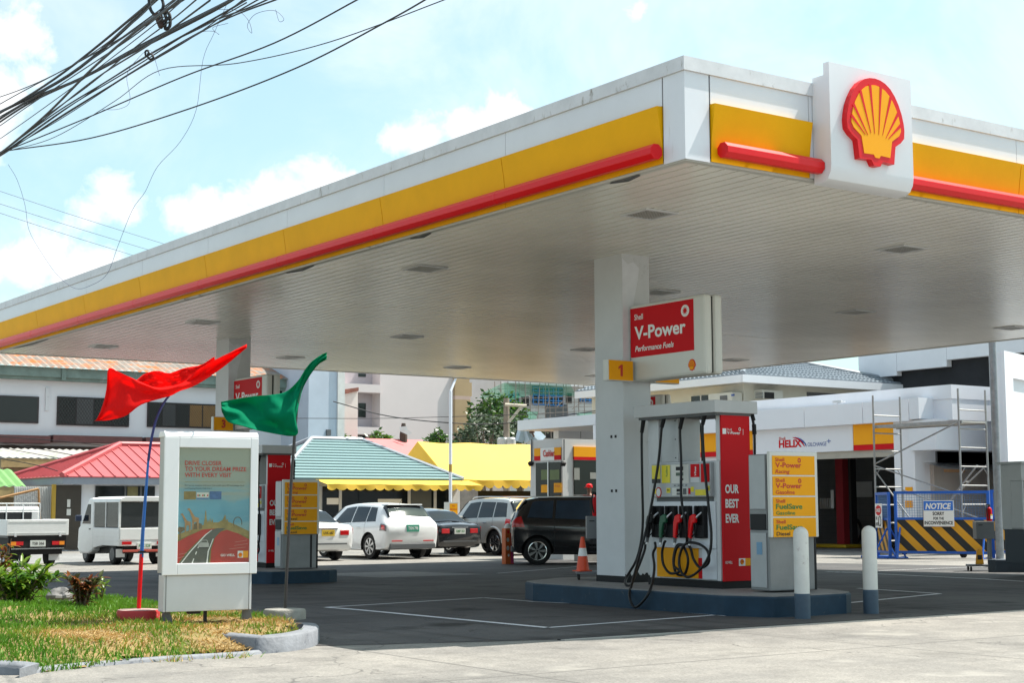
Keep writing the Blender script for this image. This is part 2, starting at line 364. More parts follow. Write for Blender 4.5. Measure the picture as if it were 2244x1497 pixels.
# ------------------------------------------------------------------ canopy
CX0, CX1, CY0, CY1, CZ, CT = 10.95, 29.2, 12.33, 37.37, 5.01, 6.15
def soffit_mat():
    m = bpy.data.materials.new('soffit_strips'); m.use_nodes = True; t = m.node_tree; b = t.nodes['Principled BSDF']; L = t.links.new
    b.inputs['Roughness'].default_value = .24; b.inputs['Specular IOR Level'].default_value = .6
    tc = t.nodes.new('ShaderNodeTexCoord'); ns = t.nodes.new('ShaderNodeTexNoise'); ns.inputs['Scale'].default_value = .5; ns.inputs['Detail'].default_value = 6
    L(tc.outputs['Object'], ns.inputs['Vector']); cr = t.nodes.new('ShaderNodeMapRange'); cr.inputs[1].default_value = .3; cr.inputs[2].default_value = .7; cr.inputs[3].default_value = .86; cr.inputs[4].default_value = 1.08; L(ns.outputs[0], cr.inputs[0])
    mu = t.nodes.new('ShaderNodeMix'); mu.data_type = 'RGBA'; mu.blend_type = 'MULTIPLY'; mu.inputs['Factor'].default_value = 1; mu.inputs[6].default_value = (.80, .78, .71, 1); L(cr.outputs[0], mu.inputs[7]); L(mu.outputs[2], b.inputs['Base Color'])
    return m
SOFF = soffit_mat()
can = thing('petrol_station_canopy', 'large white canopy with yellow band and red tube rail over the petrol pumps', 'canopy', ((CX0+CX1)/2, (CY0+CY1)/2, -.15))
cl = Vector(can.location)
def cpart(b, name, mat, par=None, **k):
    b.v = [tuple(Vector(v)-cl) for v in b.v]; return b.o(name, mat, par or can, **k)
# soffit: strips 0.2 m wide with a narrow groove between them, in two lengths with an open joint
b = B(); x = CX0+.1
while x < CX1-.15:
    x2 = min(x+.2, CX1-.1)
    for ya, yb in ((CY0+.1, 24.72), (24.755, CY1-.1)): b.box(x+.014, x2-.014, ya, yb, CZ, CZ+.02)
    x += .2
sof = cpart(b, 'soffit', SOFF)
b = B(); b.box(CX0+.05, CX1-.05, CY0+.05, CY1-.05, CZ+.03, CZ+.08); cpart(b, 'soffit_backing', DARK)
b = B()
for a in ((CX0+.01, CX0+.1, CY0+.01, CY1-.01), (CX1-.1, CX1-.01, CY0+.01, CY1-.01), (CX0+.1, CX1-.1, CY0+.01, CY0+.1), (CX0+.1, CX1-.1, CY1-.1, CY1-.01)): b.box(*a, CZ-.012, CZ+.05)
cpart(b, 'soffit_trim', M('trim_grey', (.5, .5, .46), .5, dirt=(.06, .06, .05), da=.32, ds=1.5))
b = B(); b.box(CX0+.08, CX1-.08, CY0+.08, CY1-.08, CZ+.1, CT-.12); cpart(b, 'roof_deck', GREY)
# fascia skins
CAPM = M('parapet_cap', (.66, .67, .69), .5, var=.15, vs=3, dirt=(.22, .19, .15), da=.36, ds=7, streak=2)
b = B(); z1, z2 = CT-.155, CT
b.box(CX0-.035, CX1+.035, CY0-.035, CY0+.15, z1, z2).box(CX0-.035, CX1+.035, CY1-.15, CY1+.035, z1, z2)
b.box(CX0-.035, CX0+.15, CY0+.15, CY1-.15, z1, z2).box(CX1-.15, CX1+.035, CY0+.15, CY1-.15, z1, z2); cpart(b, 'parapet_cap', CAPM)
def band(ax, a0, _u, face, sgn):
    """white upper panel, curved yellow panel along one face between a0 and a1"""
    zt = 5.665
    prof = [(0.0, CZ+.015), (.012, CZ+.015), (.014, 5.16), (.022, 5.26), (.04, 5.40), (.062, 5.54), (.085, zt), (0, zt+.005)]
    for k, (c0, c1) in enumerate(zip(a0, a0[1:])):
        g = .012
        b = B()
        if ax == 'y': b.prism([(face+sgn*o_, z) for o_, z in prof], 'y', c0+g/2, c1-g/2)
        else: b.prism([(face+sgn*o_, z) for o_, z in prof], 'x', c0+g/2, c1-g/2)
        cpart(b, 'yellow_panel', YEL, smooth=True, sharp=30)
        b = B()
        if ax == 'y': b.box(min(face, face+sgn*.012), max(face, face+sgn*.012), c0+g/3, c1-g/3, zt+.008, CT-.157)
        else: b.box(c0+g/3, c1-g/3, min(face, face+sgn*.012), max(face, face+sgn*.012), zt+.008, CT-.157)
        cpart(b, 'white_panel', WHITE)
def rail(ax, js, face, sgn):
    o_ = face+sgn*.115; r = .091
    oc = [(r*math.cos(math.pi/8+k*math.pi/4), r*math.sin(math.pi/8+k*math.pi/4)) for k in range(8)]
    for c0, c1 in zip(js, js[1:]):
        b = B(); b.prism([(o_+u, 5.145+v) for u, v in oc], ax, c0+.006, c1-.006); rr = cpart(b, 'red_rail', RED, bev=.004)
    for c in js[1:-1]: b = B(); b.prism([(o_+u*1.03, 5.145+v*1.03) for u, v in oc], ax, c-.03, c+.03); cpart(b, 'rail_sleeve', RED, bev=.01)
    b = B(); c = js[0]+.5
    while c < js[-1]:
        if ax == 'y': b.box(min(face, o_), max(face, o_), c-.02, c+.02, 5.10, 5.12)
        else: b.box(c-.02, c+.02, min(face, o_), max(face, o_), 5.10, 5.12)
        c += 1.5; cpart(b, 'rail_bracket', DGREY); b = B()
for (ax, face, sgn, lo, hi) in (('y', CX0, -1, CY0, CY1), ('y', CX1, 1, CY0, CY1), ('x', CY1, 1, CX0, CX1)):
    js = [lo+.36]
    nseg = round((hi-lo-.72)/3.13); js = [lo+.36+(hi-lo-.72)*k/nseg for k in range(nseg+1)]
    band(ax, js, None, face, sgn); rail(ax, [js[0]-.02]+js[1:-1]+[js[-1]+.02], face, sgn)
band('x', [11.31, 12.84], None, CY0, -1); rail('x', [11.38, 12.9], CY0, -1)
band('x', [14.36, 16.65, 19.8, 22.9, 26, 28.84], None, CY0, -1); rail('x', [14.3, 16.65, 19.8, 22.9, 26, 28.84], CY0, -1)
b = B()
for xa, xb in ((CX0, CX0+.355), (CX1-.355, CX1)):
    for ya, yb in ((CY0, CY0+.355), (CY1-.355, CY1)):
        pass
def corner(x, y, sx, sy):
    b = B(); z0, z1 = CZ+.002, CT-.157; w, th = .355, .016
    b.prism([(x, y), (x+sx*w, y), (x+sx*w, y+sy*th), (x+sx*th, y+sy*th), (x+sx*th, y+sy*w), (x, y+sy*w)], 'z', z0, z1); cpart(b, 'corner_panel', WHITE)
for x, sx in ((CX0-.012, 1), (CX1+.012, -1)):
    for y, sy in ((CY0-.012, 1), (CY1+.012, -1)): corner(x, y, sx, sy)
b = B(); b.box(12.845, 12.93, CY0-.012, CY0, CZ+.02, CT-.157); cpart(b, 'fascia_filler', WHITE)
# a damaged stretch where the strip trim has come away on the left edge
for y0, y1 in ((13.15, 13.75), (17.6, 18.2), (21.0, 22.0), (33.5, 36.0)):
    b = B(); b.add([(CX0+.03, y0, CZ-.02), (CX0+.09, y0+.05, CZ-.02), (CX0+.12, (y0+y1)/2, CZ-.04), (CX0+.08, y1, CZ-.02), (CX0+.03, y1-.1, CZ-.02), (CX0+.05, (y0+y1)/2, CZ-.03)], [(0, 5, 4, 3, 2, 1)]); cpart(b, 'torn_trim', DGREY)
# recessed lights
GRILL = M('light_grille', (.5, .5, .48), .35, metal=.4, var=.1)
def lamp(x, y):
    f = B(); w = .27
    f.box(x-w, x+w, y-w, y-w+.05, CZ-.02, CZ-.002).box(x-w, x+w, y+w-.05, y+w, CZ-.02, CZ-.002).box(x-w, x-w+.05, y-w+.05, y+w-.05, CZ-.02, CZ-.002).box(x+w-.05, x+w, y-w+.05, y+w-.05, CZ-.02, CZ-.002)
    fo = cpart(f, 'ceiling_light', LGREY)
    g = B(); g.box(x-w+.05, x+w-.05, y-w+.05, y+w-.05, CZ-.006, CZ-.002); cpart(g, 'light_recess', DGREY, fo)
    g = B()
    for k in range(1, 9):
        c = -w+.05+k*(2*w-.1)/9; g.box(x+c-.006, x+c+.006, y-w+.05, y+w-.05, CZ-.018, CZ-.009); g.box(x-w+.05, x+w-.05, y+c-.006, y+c+.006, CZ-.013, CZ-.0085)
    cpart(g, 'light_grille', GRILL, fo)
for x in (12.64, 17.45, 22.42, 27.2):
    for y in (14.95, 20.4, 28.9, 34.53): lamp(x, y)
# columns
COLM = M('column_paint', (.60, .61, .62), .6, var=.07, vs=2, dirt=(.36, .36, .35), da=.22, ds=1.3)
for x in (14.58, 25.55):
    for y in (17.92, 31.66):
        b = B(); b.box(x-.255, x+.275, y-.335, y+.335, gz(y)-.1, CZ+.02); co = cpart(b, 'column', COLM, bev=.012)
        b = B(); zz = gz(y)+.26
        b.box(x-.26, x+.28, y-.34, y+.34, zz-.1, zz+.10); cpart(b, 'column_skirt', BLACK, co)
        b = B(); poly(b, (x-.25, y-.336, 3.2), FRONT, [(0, 0), (.14, .02), (.13, .5), (.19, .62), (.21, 1.1), (.30, 1.45), (.32, 1.62), (.22, 1.70), (.1, 1.66), (.0, 1.74)], 0, .002); cpart(b, 'paint_patch', M('patch_paint', (.70, .71, .74), .6, var=.1, vs=4) if 'patch_paint' not in bpy.data.materials else bpy.data.materials['patch_paint'], co)
        b = B(); poly(b, (x-.255, y-.336, 0), FRONT, [(0, gz(y)+.3), (.51, gz(y)+.3)]+[(.51-.03*i, gz(y)+.385+.022*math.sin(i*2.3)+.012*math.sin(i*5.1)) for i in range(18)], 0, .0025); cpart(b, 'skirt_edge', BLACK, co)
        for zz in (1.5, 2.3):
            for yy in (-.15, -.05): b = B(); b.box(x-.262, x-.255, y+yy-.02, y+yy+.02, zz-.02, zz+.02); cpart(b, 'wall_plug', DARK, co)
b = B(); b.box(15.2, 17.5, 29.0, 29.4, CT-.05, CT+.12); cpart(b, 'roof_unit', CONC)
# emblem sign box on the fascia
es = thing('emblem_sign', 'white box sign with a red and yellow scallop emblem on the canopy edge', 'sign', (13.6, CY0, 4.95))
prof = [(-.02, 0), (-.16, .004), (-.23, .04), (-.275, .11), (-.29, .2), (-.29, 1.40), (-.20, 1.40), (-.20, 1.26), (-.02, 1.26)]
b = B(); b.prism(prof, 'x', -.70, .70); b.o('sign_box', M('emblem_panel_white', (.74, .75, .78), .3, var=.05, vs=1, dirt=(.4, .4, .4), da=.02, ds=2, streak=5), es, smooth=True, sharp=30)
emblem(es, (-.02, -.29, .24), FRONT, .98, 0, .08)
# ------------------------------------------------------------------ V-Power signs, number signs
def flower(par, o, fr, r):
    b = B(); poly(b, o, fr, [(r*math.cos(a*math.pi/16), r*math.sin(a*math.pi/16)) for a in range(32)], 0, .004); f = b.o('round_mark', TXTW, par)
    b = B(); poly(b, o, fr, [((r*.72 if k % 2 else r*.34)*math.cos(k*math.pi/10), (r*.72 if k % 2 else r*.34)*math.sin(k*math.pi/10)) for k in range(20)], .004, .007); b.o('star', REDS, f)
def fuel_sign(loc, label):
    r = thing('hanging_fuel_sign', label, 'sign', loc, 0, 'fuel signs on the canopy columns')
    W, Hh = 1.66, 1.13
    b = B(); b.box(-.155, -.012, -W, 0, 0, Hh); p = b.o('sign_face', SIGNW, r, bev=.045)
    b = B(); b.box(.012, .155, -W-.03, 0, 0, Hh); b.o('sign_face', SIGNW, r, bev=.045)
    b = B(); b.box(-.012, .012, -W+.03, -.03, .03, Hh-.03); b.o('sign_spine', DARK, r)
    for fr, o in ((LEFT, Vector((-.156, 0, 0))), (RIGHT, Vector((.156, -W, 0)))):
        b = B(); plate(b, o, fr, .035, .86*W, .31*Hh, .955*Hh, 0, .003); k = b.o('red_field', REDS, r)
        T(k, 'Shell', o+fr[0]*.13+fr[1]*.80*Hh, .085, TXTW, .195, fr, bold=.012, d=.006)
        T(k, 'V-Power', o+fr[0]*.13+fr[1]*.545*Hh, .195, TXTW, 1.13, fr, bold=.025, d=.006)
        T(k, 'Performance Fuels', o+fr[0]*.14+fr[1]*.385*Hh, .083, TXTW, .86, fr, bold=.018, shear=.22, d=.006)
        flower(k, o+fr[0]*.755*W+fr[1]*.82*Hh+fr[2]*.003, fr, .085)
        emblem(r, o+fr[0]*.83*W+fr[1]*.055*Hh, fr, .155, 0, .004)
    b = B(); b.box(-.05, .05, 0, .02, .1, Hh-.1); b.o('sign_bracket', GREY, r)
    return r
fuel_sign((14.6, 17.575, 3.10), 'red and white V-Power sign hanging on the near column beside the number 1')
fuel_sign((14.6, 31.315, 2.98), 'red and white V-Power sign on the far column partly hidden by the green flag')
fuel_sign((25.55, 31.315, 2.98), 'V-Power sign glimpsed between the near column and the hose roof of the pump')
def number_sign(loc, num, label):
    r = thing('number_sign', label, 'sign', loc, 0, 'yellow pump numbers on the columns')
    b = B(); b.box(-.24, .24, -.06, .06, 0, .31); b.o('sign_box', SIGNW, r, bev=.01)
    b = B(); b.box(-.225, .225, -.066, -.061, .012, .298); f = b.o('yellow_face', YELS, r)
    if num == '1':
        q = B(); poly(q, (0, -.066, .07), FRONT, [(-.012, 0), (.03, 0), (.03, .17), (-.002, .17), (-.05, .135), (-.05, .10), (-.012, .125)], 0, .003); q.o('number', DRED, r)
    else: T(r, num, (0, -.067, .075), .17, DRED, None, al='C', bold=.04)
number_sign((14.16, 17.49, 3.09), '1', 'yellow number 1 plate beside the V-Power sign on the near column')
number_sign((15.05, 17.49, 3.09), '2', 'yellow plate half hidden under the right corner of the V-Power sign')
number_sign((14.16, 31.24, 2.95), '3', 'yellow number 3 plate on the far column behind the green flag')
# ------------------------------------------------------------------ pump islands
ITOP = .165
def island(dy, label):
    zb = gz(15.5+dy)-.15; top = ITOP+(-.125 if dy else 0)
    pl = [(13.33, 14.42), (13.60, 13.84), (14.05, 13.76), (14.85, 13.80), (15.1, 13.95), (15.32, 14.4), (15.45, 15.2), (15.45, 19.4), (14.6, 19.55), (13.55, 19.0), (13.33, 18.5)]
    r = thing('pump_island', label, 'kerb', (14.4, 16.5+dy, gz(16.5+dy)), 0, 'raised pump islands')
    loc = Vector(r.location)
    b = B(); b.prism([(x-14.4, y-16.5) for x, y in pl], 'z', zb-loc.z, top-loc.z-.01); b.o('kerb_side', BLUEK, r, bev=.02)
    b = B(); b.prism([(14.4+(x-14.4)*.985-14.4, (y-16.5)*.992) for x, y in pl], 'z', top-loc.z-.012, top-loc.z); b.o('island_top', M('island_top_concrete', (.24, .23, .22), .7, var=.3, vs=4, bump=.2) if not dy else bpy.data.materials['island_top_concrete'], r)
    return r
island(0, 'blue painted concrete island under the nearest pump and price cabinet')
island(13.75, 'dark painted concrete island under the pump behind the poster lightbox')
# ------------------------------------------------------------------ fuel pump
def pump(loc, label):
    r = thing('fuel_pump', label, 'petrol pump', loc, 0, 'fuel pumps on the islands')
    D, L_ = .52, 1.40
    b = B(); b.box(-.01, D, -.01, L_+.13, 0, .10); b.o('plinth', BLACK, r)
    b = B(); b.box(.03, D-.03, .0, L_, .10, 1.72); b.o('cabinet', LGREY, r, bev=.01)
    b = B(); b.box(.05, D-.05, .92, L_-.03, 1.72, 2.36); k = b.o('upper_cabinet', GREY, r, bev=.008)
    q = B()
    for u in (.97, 1.32):
        for z in (1.78, 2.04, 2.3): q.box(.044, .05, u-.008, u+.008, z-.008, z+.008)
    q.o('bolt', DARK, k)
    for q in ((.02, .12, .03, .11, 1.72, 2.36), (D-.12, D-.02, .03, .11, 1.72, 2.36), (.02, .10, L_-.1, L_+.13, .1, 2.36), (.0, .05, .03, .10, .1, 1.72)): b = B(); b.box(*q); b.o('frame_post', LGREY, r, bev=.008)
    b = B(); b.box(-.17, D+.1, -.09, L_+.22, 2.36, 2.53); b.o('hose_canopy', M('pump_roof_grey', (.5, .5, .5), .45, var=.1, vs=2, dirt=(.25, .25, .25), da=.2, ds=2) if 'pump_roof_grey' not in bpy.data.materials else bpy.data.materials['pump_roof_grey'], r, bev=.008)
    b = B(); b.box(-.12, D+.05, -.04, L_+.17, 2.33, 2.36); b.o('hose_rail', DGREY, r)
    # red end panel
    b = B(); b.box(.0, D, -.028, 0, .10, 2.33); e = b.o('end_panel', REDS, r)
    for s, z in (('OUR', 1.28), ('BEST', 1.085), ('EVER', .885)): T(e, s, (.045, -.03, z), .115, TXTW, .245 if s != 'OUR' else .25, bold=.035)
    T(e, 'GO WELL', (.025, -.03, .335), .035, TXTW, .13, bold=.02)
    b = B(); plate(b, (0, -.028, 0), FRONT, .275, .39, .30, .40, 0, .003); b.o('label', TXTW, e)
    b = B(); plate(b, (0, -.028, 0), FRONT, .39, .515, .30, .40, 0, .003); b.o('label', YELS, e)
    emblem(e, (.332, -.031, .315), FRONT, .07, 0, .002)
    b = B(); plate(b, (0, -.028, 0), FRONT, .02, .085, 2.075, 2.15, 0, .003); b.o('label', TXTW, e)
    T(e, 'Shell', (.1, -.03, 2.125), .028, TXTW, .085); T(e, 'V-Power', (.1, -.03, 2.075), .042, TXTW, .24, bold=.02)
    b = B(); plate(b, (0, -.028, 0), FRONT, .395, .4, 2.07, 2.15, 0, .003); b.o('label', TXTW, e)
    T(e, 'O', (.31, -.03, 2.125), .045, TXTW, .045, bold=.03)
    O = Vector((.03, L_, 0)); fr = LEFT
    def P(u, v, d): return O+fr[0]*u+fr[1]*v+fr[2]*d
    def pl(name, u0, u1, v0, v1, d0, d1, m, par=r, bev=0):
        q = B(); plate(q, O, fr, u0, u1, v0, v1, d0, d1); return q.o(name, m, par, bev=bev)
    pl('lower_panel', .03, .90, .12, .53, 0, .012, YELS); pl('lower_panel', .90, .98, .12, .40, 0, .012, REDS); pl('lower_panel', .98, 1.27, .12, .53, 0, .012, WHITE)
    pl('nozzle_panel', .0, 1.28, .53, 1.17, 0, .03, WHITE, bev=.008); pl('card_slot', .05, 1.22, 1.17, 1.225, 0, .015, DGREY)
    h = pl('display_head', .0, 1.24, 1.23, 1.70, 0, .07, GREY, bev=.01)
    def lab(u0, u1, v0, v1, m, d=.071, name='label'): return pl(name, u0, u1, v0, v1, d, d+.004, m, h)
    lab(.02, .20, 1.49, 1.68, M('sticker_yellow', (.75, .62, .02), .4, var=0) if 'sticker_yellow' not in bpy.data.materials else bpy.data.materials['sticker_yellow'])
    SY = bpy.data.materials['sticker_yellow']
    lab(.02, .20, 1.43, 1.49, BLKT); lab(.23, .41, 1.43, 1.68, SY); lab(.84, 1.02, 1.50, 1.68, REDS); lab(.84, 1.02, 1.43, 1.5, LGREY); lab(1.05, 1.22, 1.43, 1.68, REDS)
    lab(.44, .80, 1.42, 1.68, SIGNW); lab(.54, .69, 1.60, 1.65, DARK, .075, 'screen'); lab(.54, .69, 1.525, 1.57, M('lcd_green', (.05, .09, .06), .3, var=0) if 'lcd_green' not in bpy.data.materials else bpy.data.materials['lcd_green'], .075, 'screen'); lab(.63, .69, 1.46, 1.49, DARK, .075, 'screen')
    for u, mm in ((.12, GRNT), (.33, GRNT)): T(h, 'FuelSave', P(u+.03, 1.52, .075), .035, mm, .14, fr, rot=math.pi/2, bold=.02)
    for u in (.94, 1.14): T(h, 'V-Power', P(u+.02, 1.52, .075), .04, TXTW, .13, fr, rot=math.pi/2, bold=.02)
    lab(.45, .78, 1.25, 1.36, SIGNW); lab(.55, .66, 1.305, 1.345, DARK, .075, 'screen'); lab(.68, .75, 1.265, 1.35, DGREY, .075, 'keypad'); lab(.55, .66, 1.262, 1.29, DGREY, .075, 'card_reader'); lab(.79, .83, 1.27, 1.35, REDS)
    for k in range(4): lab(.49+k*.08, .52+k*.08, 1.385, 1.4, DGREY, .071, 'button')
    lab(.03, .11, 1.28, 1.35, SY); lab(.33, .41, 1.29, 1.36, SY); lab(.84, .90, 1.30, 1.37, SY); lab(.93, 1.15, 1.25, 1.33, SY); lab(1.15, 1.22, 1.31, 1.38, SY)
    T(h, '91', P(.37, 1.31, .076), .035, BLKT, .045, fr, 'C', bold=.02); T(h, '95', P(1.185, 1.325, .076), .035, BLKT, .045, fr, 'C', bold=.02)
    b = B(); poly(b, O, fr, [(.16+.06*math.cos(a*math.pi/10)+.0, 1.30+.075*math.sin(a*math.pi/10)) for a in range(20)], .071, .075); b.o('prohibition_sticker', REDS, h)
    b = B(); poly(b, O, fr, [(.16+.045*math.cos(a*math.pi/10)+.0, 1.30+.058*math.sin(a*math.pi/10)) for a in range(20)], .075, .077); b.o('prohibition_sticker', TXTW, h)
    # nozzles in their boots and hoses; drawn in (u,v) of the nozzle face, sizes in metres
    Z = lambda x, y: ((x-165)/(683-165)*1.40, (1338-y)/547.)
    cols = [BLACK, M('nozzle_green', (.008, .085, .04), .4, var=0) if 'nozzle_green' not in bpy.data.materials else bpy.data.materials['nozzle_green'], RED, RED]
    for k, (u0, mm) in enumerate(zip((.03, .32, .62, .93), cols)):
        q = B(); plate(q, O, fr, u0, u0+.20, .67, 1.11, .03, .05); bo = q.o('nozzle_boot', BLACK, r, bev=.02)
        q = B(); plate(q, O, fr, u0, u0+.03, .67, 1.11, .05, .11); plate(q, O, fr, u0+.17, u0+.20, .67, 1.11, .05, .11); plate(q, O, fr, u0+.03, u0+.17, .67, .85, .05, .10); q.o('boot_rim', BLACK, bo, bev=.012)
        c = u0-.02
        q = B(); q.tube([P(c+.16, 1.02, .09), P(c+.12, .97, .13), P(c+.08, .93, .14)], [.012, .014, .018], 8); sp = q.o('nozzle_spout', STEEL, r)
        q = B(); poly(q, O, fr, [(c+.11, .97), (c+.06, 1.0), (c-.01, .97), (c-.04, .88), (c-.045, .78), (c-.05, .68), (c+.0, .66), (c+.02, .78), (c+.05, .87), (c+.10, .88)], .115, .165); nz = q.o('nozzle', mm, r, bev=.012)
        q = B(); q.tube(cat([P(c+.08, .89, .14), P(c+.10, .82, .14), P(c+.07, .73, .14), P(c+.0, .69, .14)], 5), .01, 6); q.tube([P(c+.05, .88, .14), P(c+.055, .8, .14), P(c+.03, .74, .14)], .008, 6); q.o('trigger_guard', BLACK, nz)
        q = B(); q.tube([P(c-.025, .68, .14), P(c-.03, .63, .14), P(c-.03, .57, .15)], [.024, .022, .016], 8); q.o('swivel', DGREY, nz)
        q = B(); q.tube([P(c-.03, .60, .147), P(c-.03, .57, .15)], .019, 8); q.o('swivel_band', TXTW, nz)
    def hose(px, ds):
        ps = []
        for (x, y), d in zip(px, ds):
            u = (x-165)/518*1.40+max(0, d-.25)*1.15; v = (1338+13*d-y)/547; ps.append(P(u, v if d > 1.0 else max(v, .022), d))
        q = B(); q.tube(cat(ps, 6), .0185, 8); hz = q.o('hose', HOSE, r, smooth=True, sharp=80)
        q = B(); q.tube([ps[0]+Vector((0, 0, .02)), ps[0].lerp(ps[1], 1.0)], [.034, .027], 8); q.o('hose_sleeve', BLACK, hz)
    hose([(125, 50), (105, 160), (112, 500), (120, 900), (100, 1130), (45, 1270), (32, 1325), (75, 1340), (120, 1230), (145, 1080), (146, 1010)], [.1, .1, .12, .14, .2, .4, .6, .6, .3, .17, .15])
    hose([(292, 50), (268, 130), (245, 400), (215, 750), (185, 960), (140, 1130), (95, 1300), (75, 1400), (115, 1478), (190, 1420), (240, 1330), (262, 1200), (250, 1100), (235, 1050), (223, 1010)], [.1, .1, .12, .2, .25, .4, .8, 1.04, 1.06, 1.05, .95, .5, .25, .17, .15])
    hose([(436, 50), (412, 150), (425, 400), (455, 660), (480, 860), (465, 1010), (375, 1030), (345, 1140), (370, 1240), (440, 1240), (470, 1130), (430, 1030), (380, 1060), (365, 1180), (420, 1220), (340, 1240), (285, 1180), (270, 1090), (290, 1020), (305, 1000)], [.1, .1, .12, .2, .2, .14, .1, .1, .11, .12, .13, .13, .13, .14, .16, .15, .14, .13, .14, .15])
    hose([(605, 50), (583, 130), (600, 420), (632, 760), (655, 950), (645, 1090), (590, 1200), (500, 1260), (440, 1220), (425, 1120), (465, 1020), (540, 1010), (610, 1060), (615, 1150), (550, 1190), (500, 1130), (490, 1060), (480, 1010)], [.1, .1, .12, .13, .15, .17, .2, .2, .19, .18, .17, .14, .12, .11, .1, .1, .12, .15])
    # hoses and nozzle of the other side
    for y, xo in ((.62, .04), (.30, .04), (1.0, .04)):
        q = B(); q.tube(cat([(D+.03, y+.05, 2.34), (D+.05, y, 2.1), (D+.04, y-.02, 1.5), (D+.05, y, .9), (D+.15, y+.05, .35), (D+.12, y+.2, .3), (D+.06, y+.15, .62)], 6), .0185, 8); q.o('hose', HOSE, r, smooth=True, sharp=80)
    q = B(); q.tube(cat([(D+.05, -.03, 2.34), (D+.07, -.05, 2.1), (D+.06, -.05, 1.5), (D+.05, -.04, .95), (D+.08, .0, .5), (D+.2, .05, .3), (D+.25, .1, .25)], 6), .0185, 8); hz = q.o('hose', HOSE, r, smooth=True, sharp=80)
    q = B(); q.tube([(D+.05, -.03, 2.36), (D+.06, -.05, 2.27)], .028, 8); q.tube([(D+.065, -.05, 2.22), (D+.07, -.05, 2.08)], .03, 8); q.o('hose_sleeve', BLACK, hz)
    q = B(); q.prism([(D+.02, .98), (D+.09, .97), (D+.11, .9), (D+.10, .72), (D+.05, .70), (D+.04, .86)], 'y', -.0, .05); q.o('nozzle', RED, r, bev=.012)
    return r
pp = pump((14.27, 15.46, ITOP), 'red and grey fuel pump with four hoses on the nearest island')
p2 = dup(pp); p2.location = (14.27, 29.21, ITOP-.125); p2['label'] = 'red and grey fuel pump behind the poster lightbox and dark flagpole'
# ------------------------------------------------------------------ price cabinets
CABM = M('cabinet_steel', (.24, .245, .25), .38, metal=.35, var=.2, vs=2.5, dirt=(.55, .55, .55), da=.2, ds=1.5)
def price_cabinet(loc, rows, label):
    r = thing('price_cabinet', label, 'cabinet', loc, -.10, 'fuel name cabinets on the islands')
    W, Dp, Ht = .74, .40, 1.80
    b = B(); b.box(.0, W, .0, Dp, .02, .80); b.o('cabinet_body', CABM, r, bev=.015)
    b = B(); b.box(.0, W, .04, Dp, .80, Ht-.03); b.o('cabinet_top', CABM, r, bev=.01)
    b = B(); b.box(W-.14, W-.10, -.004, -.001, .03, .69).box(W+.001, W+.03, .0, Dp, .02, .8); b.o('side_strip', DARK, r)
    # left side: two recessed doors and a dark waste opening
    for z0, z1, m, nm in ((1.06, 1.76, GREY, 'side_door'), (.80, 1.0, DARK, 'waste_slot'), (.06, .76, GREY, 'side_door')):
        b = B(); b.box(-.014, -.002, .05, Dp-.03, z0, z1); q = b.o(nm, m, r, bev=.006)
        if z0 == .06:
            k = B(); k.box(-.018, -.0145, .13, .24, .48, .64); k.o('sticker', M('sticker_blue', (.15, .3, .45), .4, var=0) if 'sticker_blue' not in bpy.data.materials else bpy.data.materials['sticker_blue'], q)
    b = B(); b.box(-.02, W+.03, -.06, .0, .70, Ht); bd = b.o('price_board', SIGNW, r, bev=.012)
    z = Ht-.055
    for t in rows:
        b = B(); b.box(.02, W-.02, -.067, -.061, z-.245, z); f = b.o('price_panel', YELS, bd, bev=.003)
        T(f, 'Shell', (.065, -.068, z-.072), .048, DRED, .15, bold=.012)
        T(f, t[0], (.065, -.068, z-.150), .066, t[3], .43, bold=.022)
        T(f, t[2], (.065, -.068, z-.225), .050, t[4], {'Racing': .235, 'Gasoline': .31, 'Diesel': .22}[t[2]], bold=.012, shear=.2 if t[2] == 'Racing' else 0)
        if t[1]: T(f, 'O', (.435, -.068, z-.082), .055, DRED, .055, bold=.05)
        z -= .265
    return r
VP = lambda s, m=DRED: ('V-Power', True, s, DRED, m); FS = lambda s, m=GRNT: ('FuelSave', False, s, GRNT, m)
price_cabinet((14.08, 14.37, ITOP), [VP('Racing'), VP('Gasoline'), FS('Gasoline'), FS('Diesel', BLKT)], 'grey price cabinet with four clean yellow fuel panels behind the worn bollard')
price_cabinet((14.08, 28.12, ITOP-.125), [VP('Racing'), VP('Gasoline'), VP('Diesel', BLKT), FS('Diesel', BLKT)], 'grey price cabinet with yellow fuel panels partly behind the dark flagpole')
# ------------------------------------------------------------------ bollards
BOLM = M('bollard_white', (.66, .65, .61), .6, var=.08, vs=5, dirt=(.32, .27, .25), da=.1, ds=7)
BOLW = M('bollard_worn', (.66, .65, .61), .6, var=.1, vs=6, dirt=(.36, .29, .28), da=.36, ds=7)
def bollard(p, m, label):
    r = thing('bollard', label, 'bollard', (p.x, p.y, gz(p.y)), 0, 'white bollards at the forecourt edge'); q = .093
    b = B(); b.lathe([(q, .29), (q, 1.02)]+[(q*math.cos(a), 1.02+q*math.sin(a)) for a in (.3, .6, .9, 1.2, 1.45)], 0, 0, 28); b.o('post', m, r, smooth=True)
    b = B(); b.lathe([(q+.004, -.05), (q+.004, .30), (q, .305)], 0, 0, 28); b.o('painted_base', M('bollard_base_blue', (.05, .085, .125), .55, var=.2, vs=6, dirt=(.35, .28, .27), da=.12, ds=6), r, smooth=True)
bollard(gp(1759, 1357), BOLW, 'white bollard with scuffed pinkish paint in front of the price cabinet')
bollard(gp(1909, 1346), BOLM, 'cleaner white bollard standing alone right of the price cabinet')
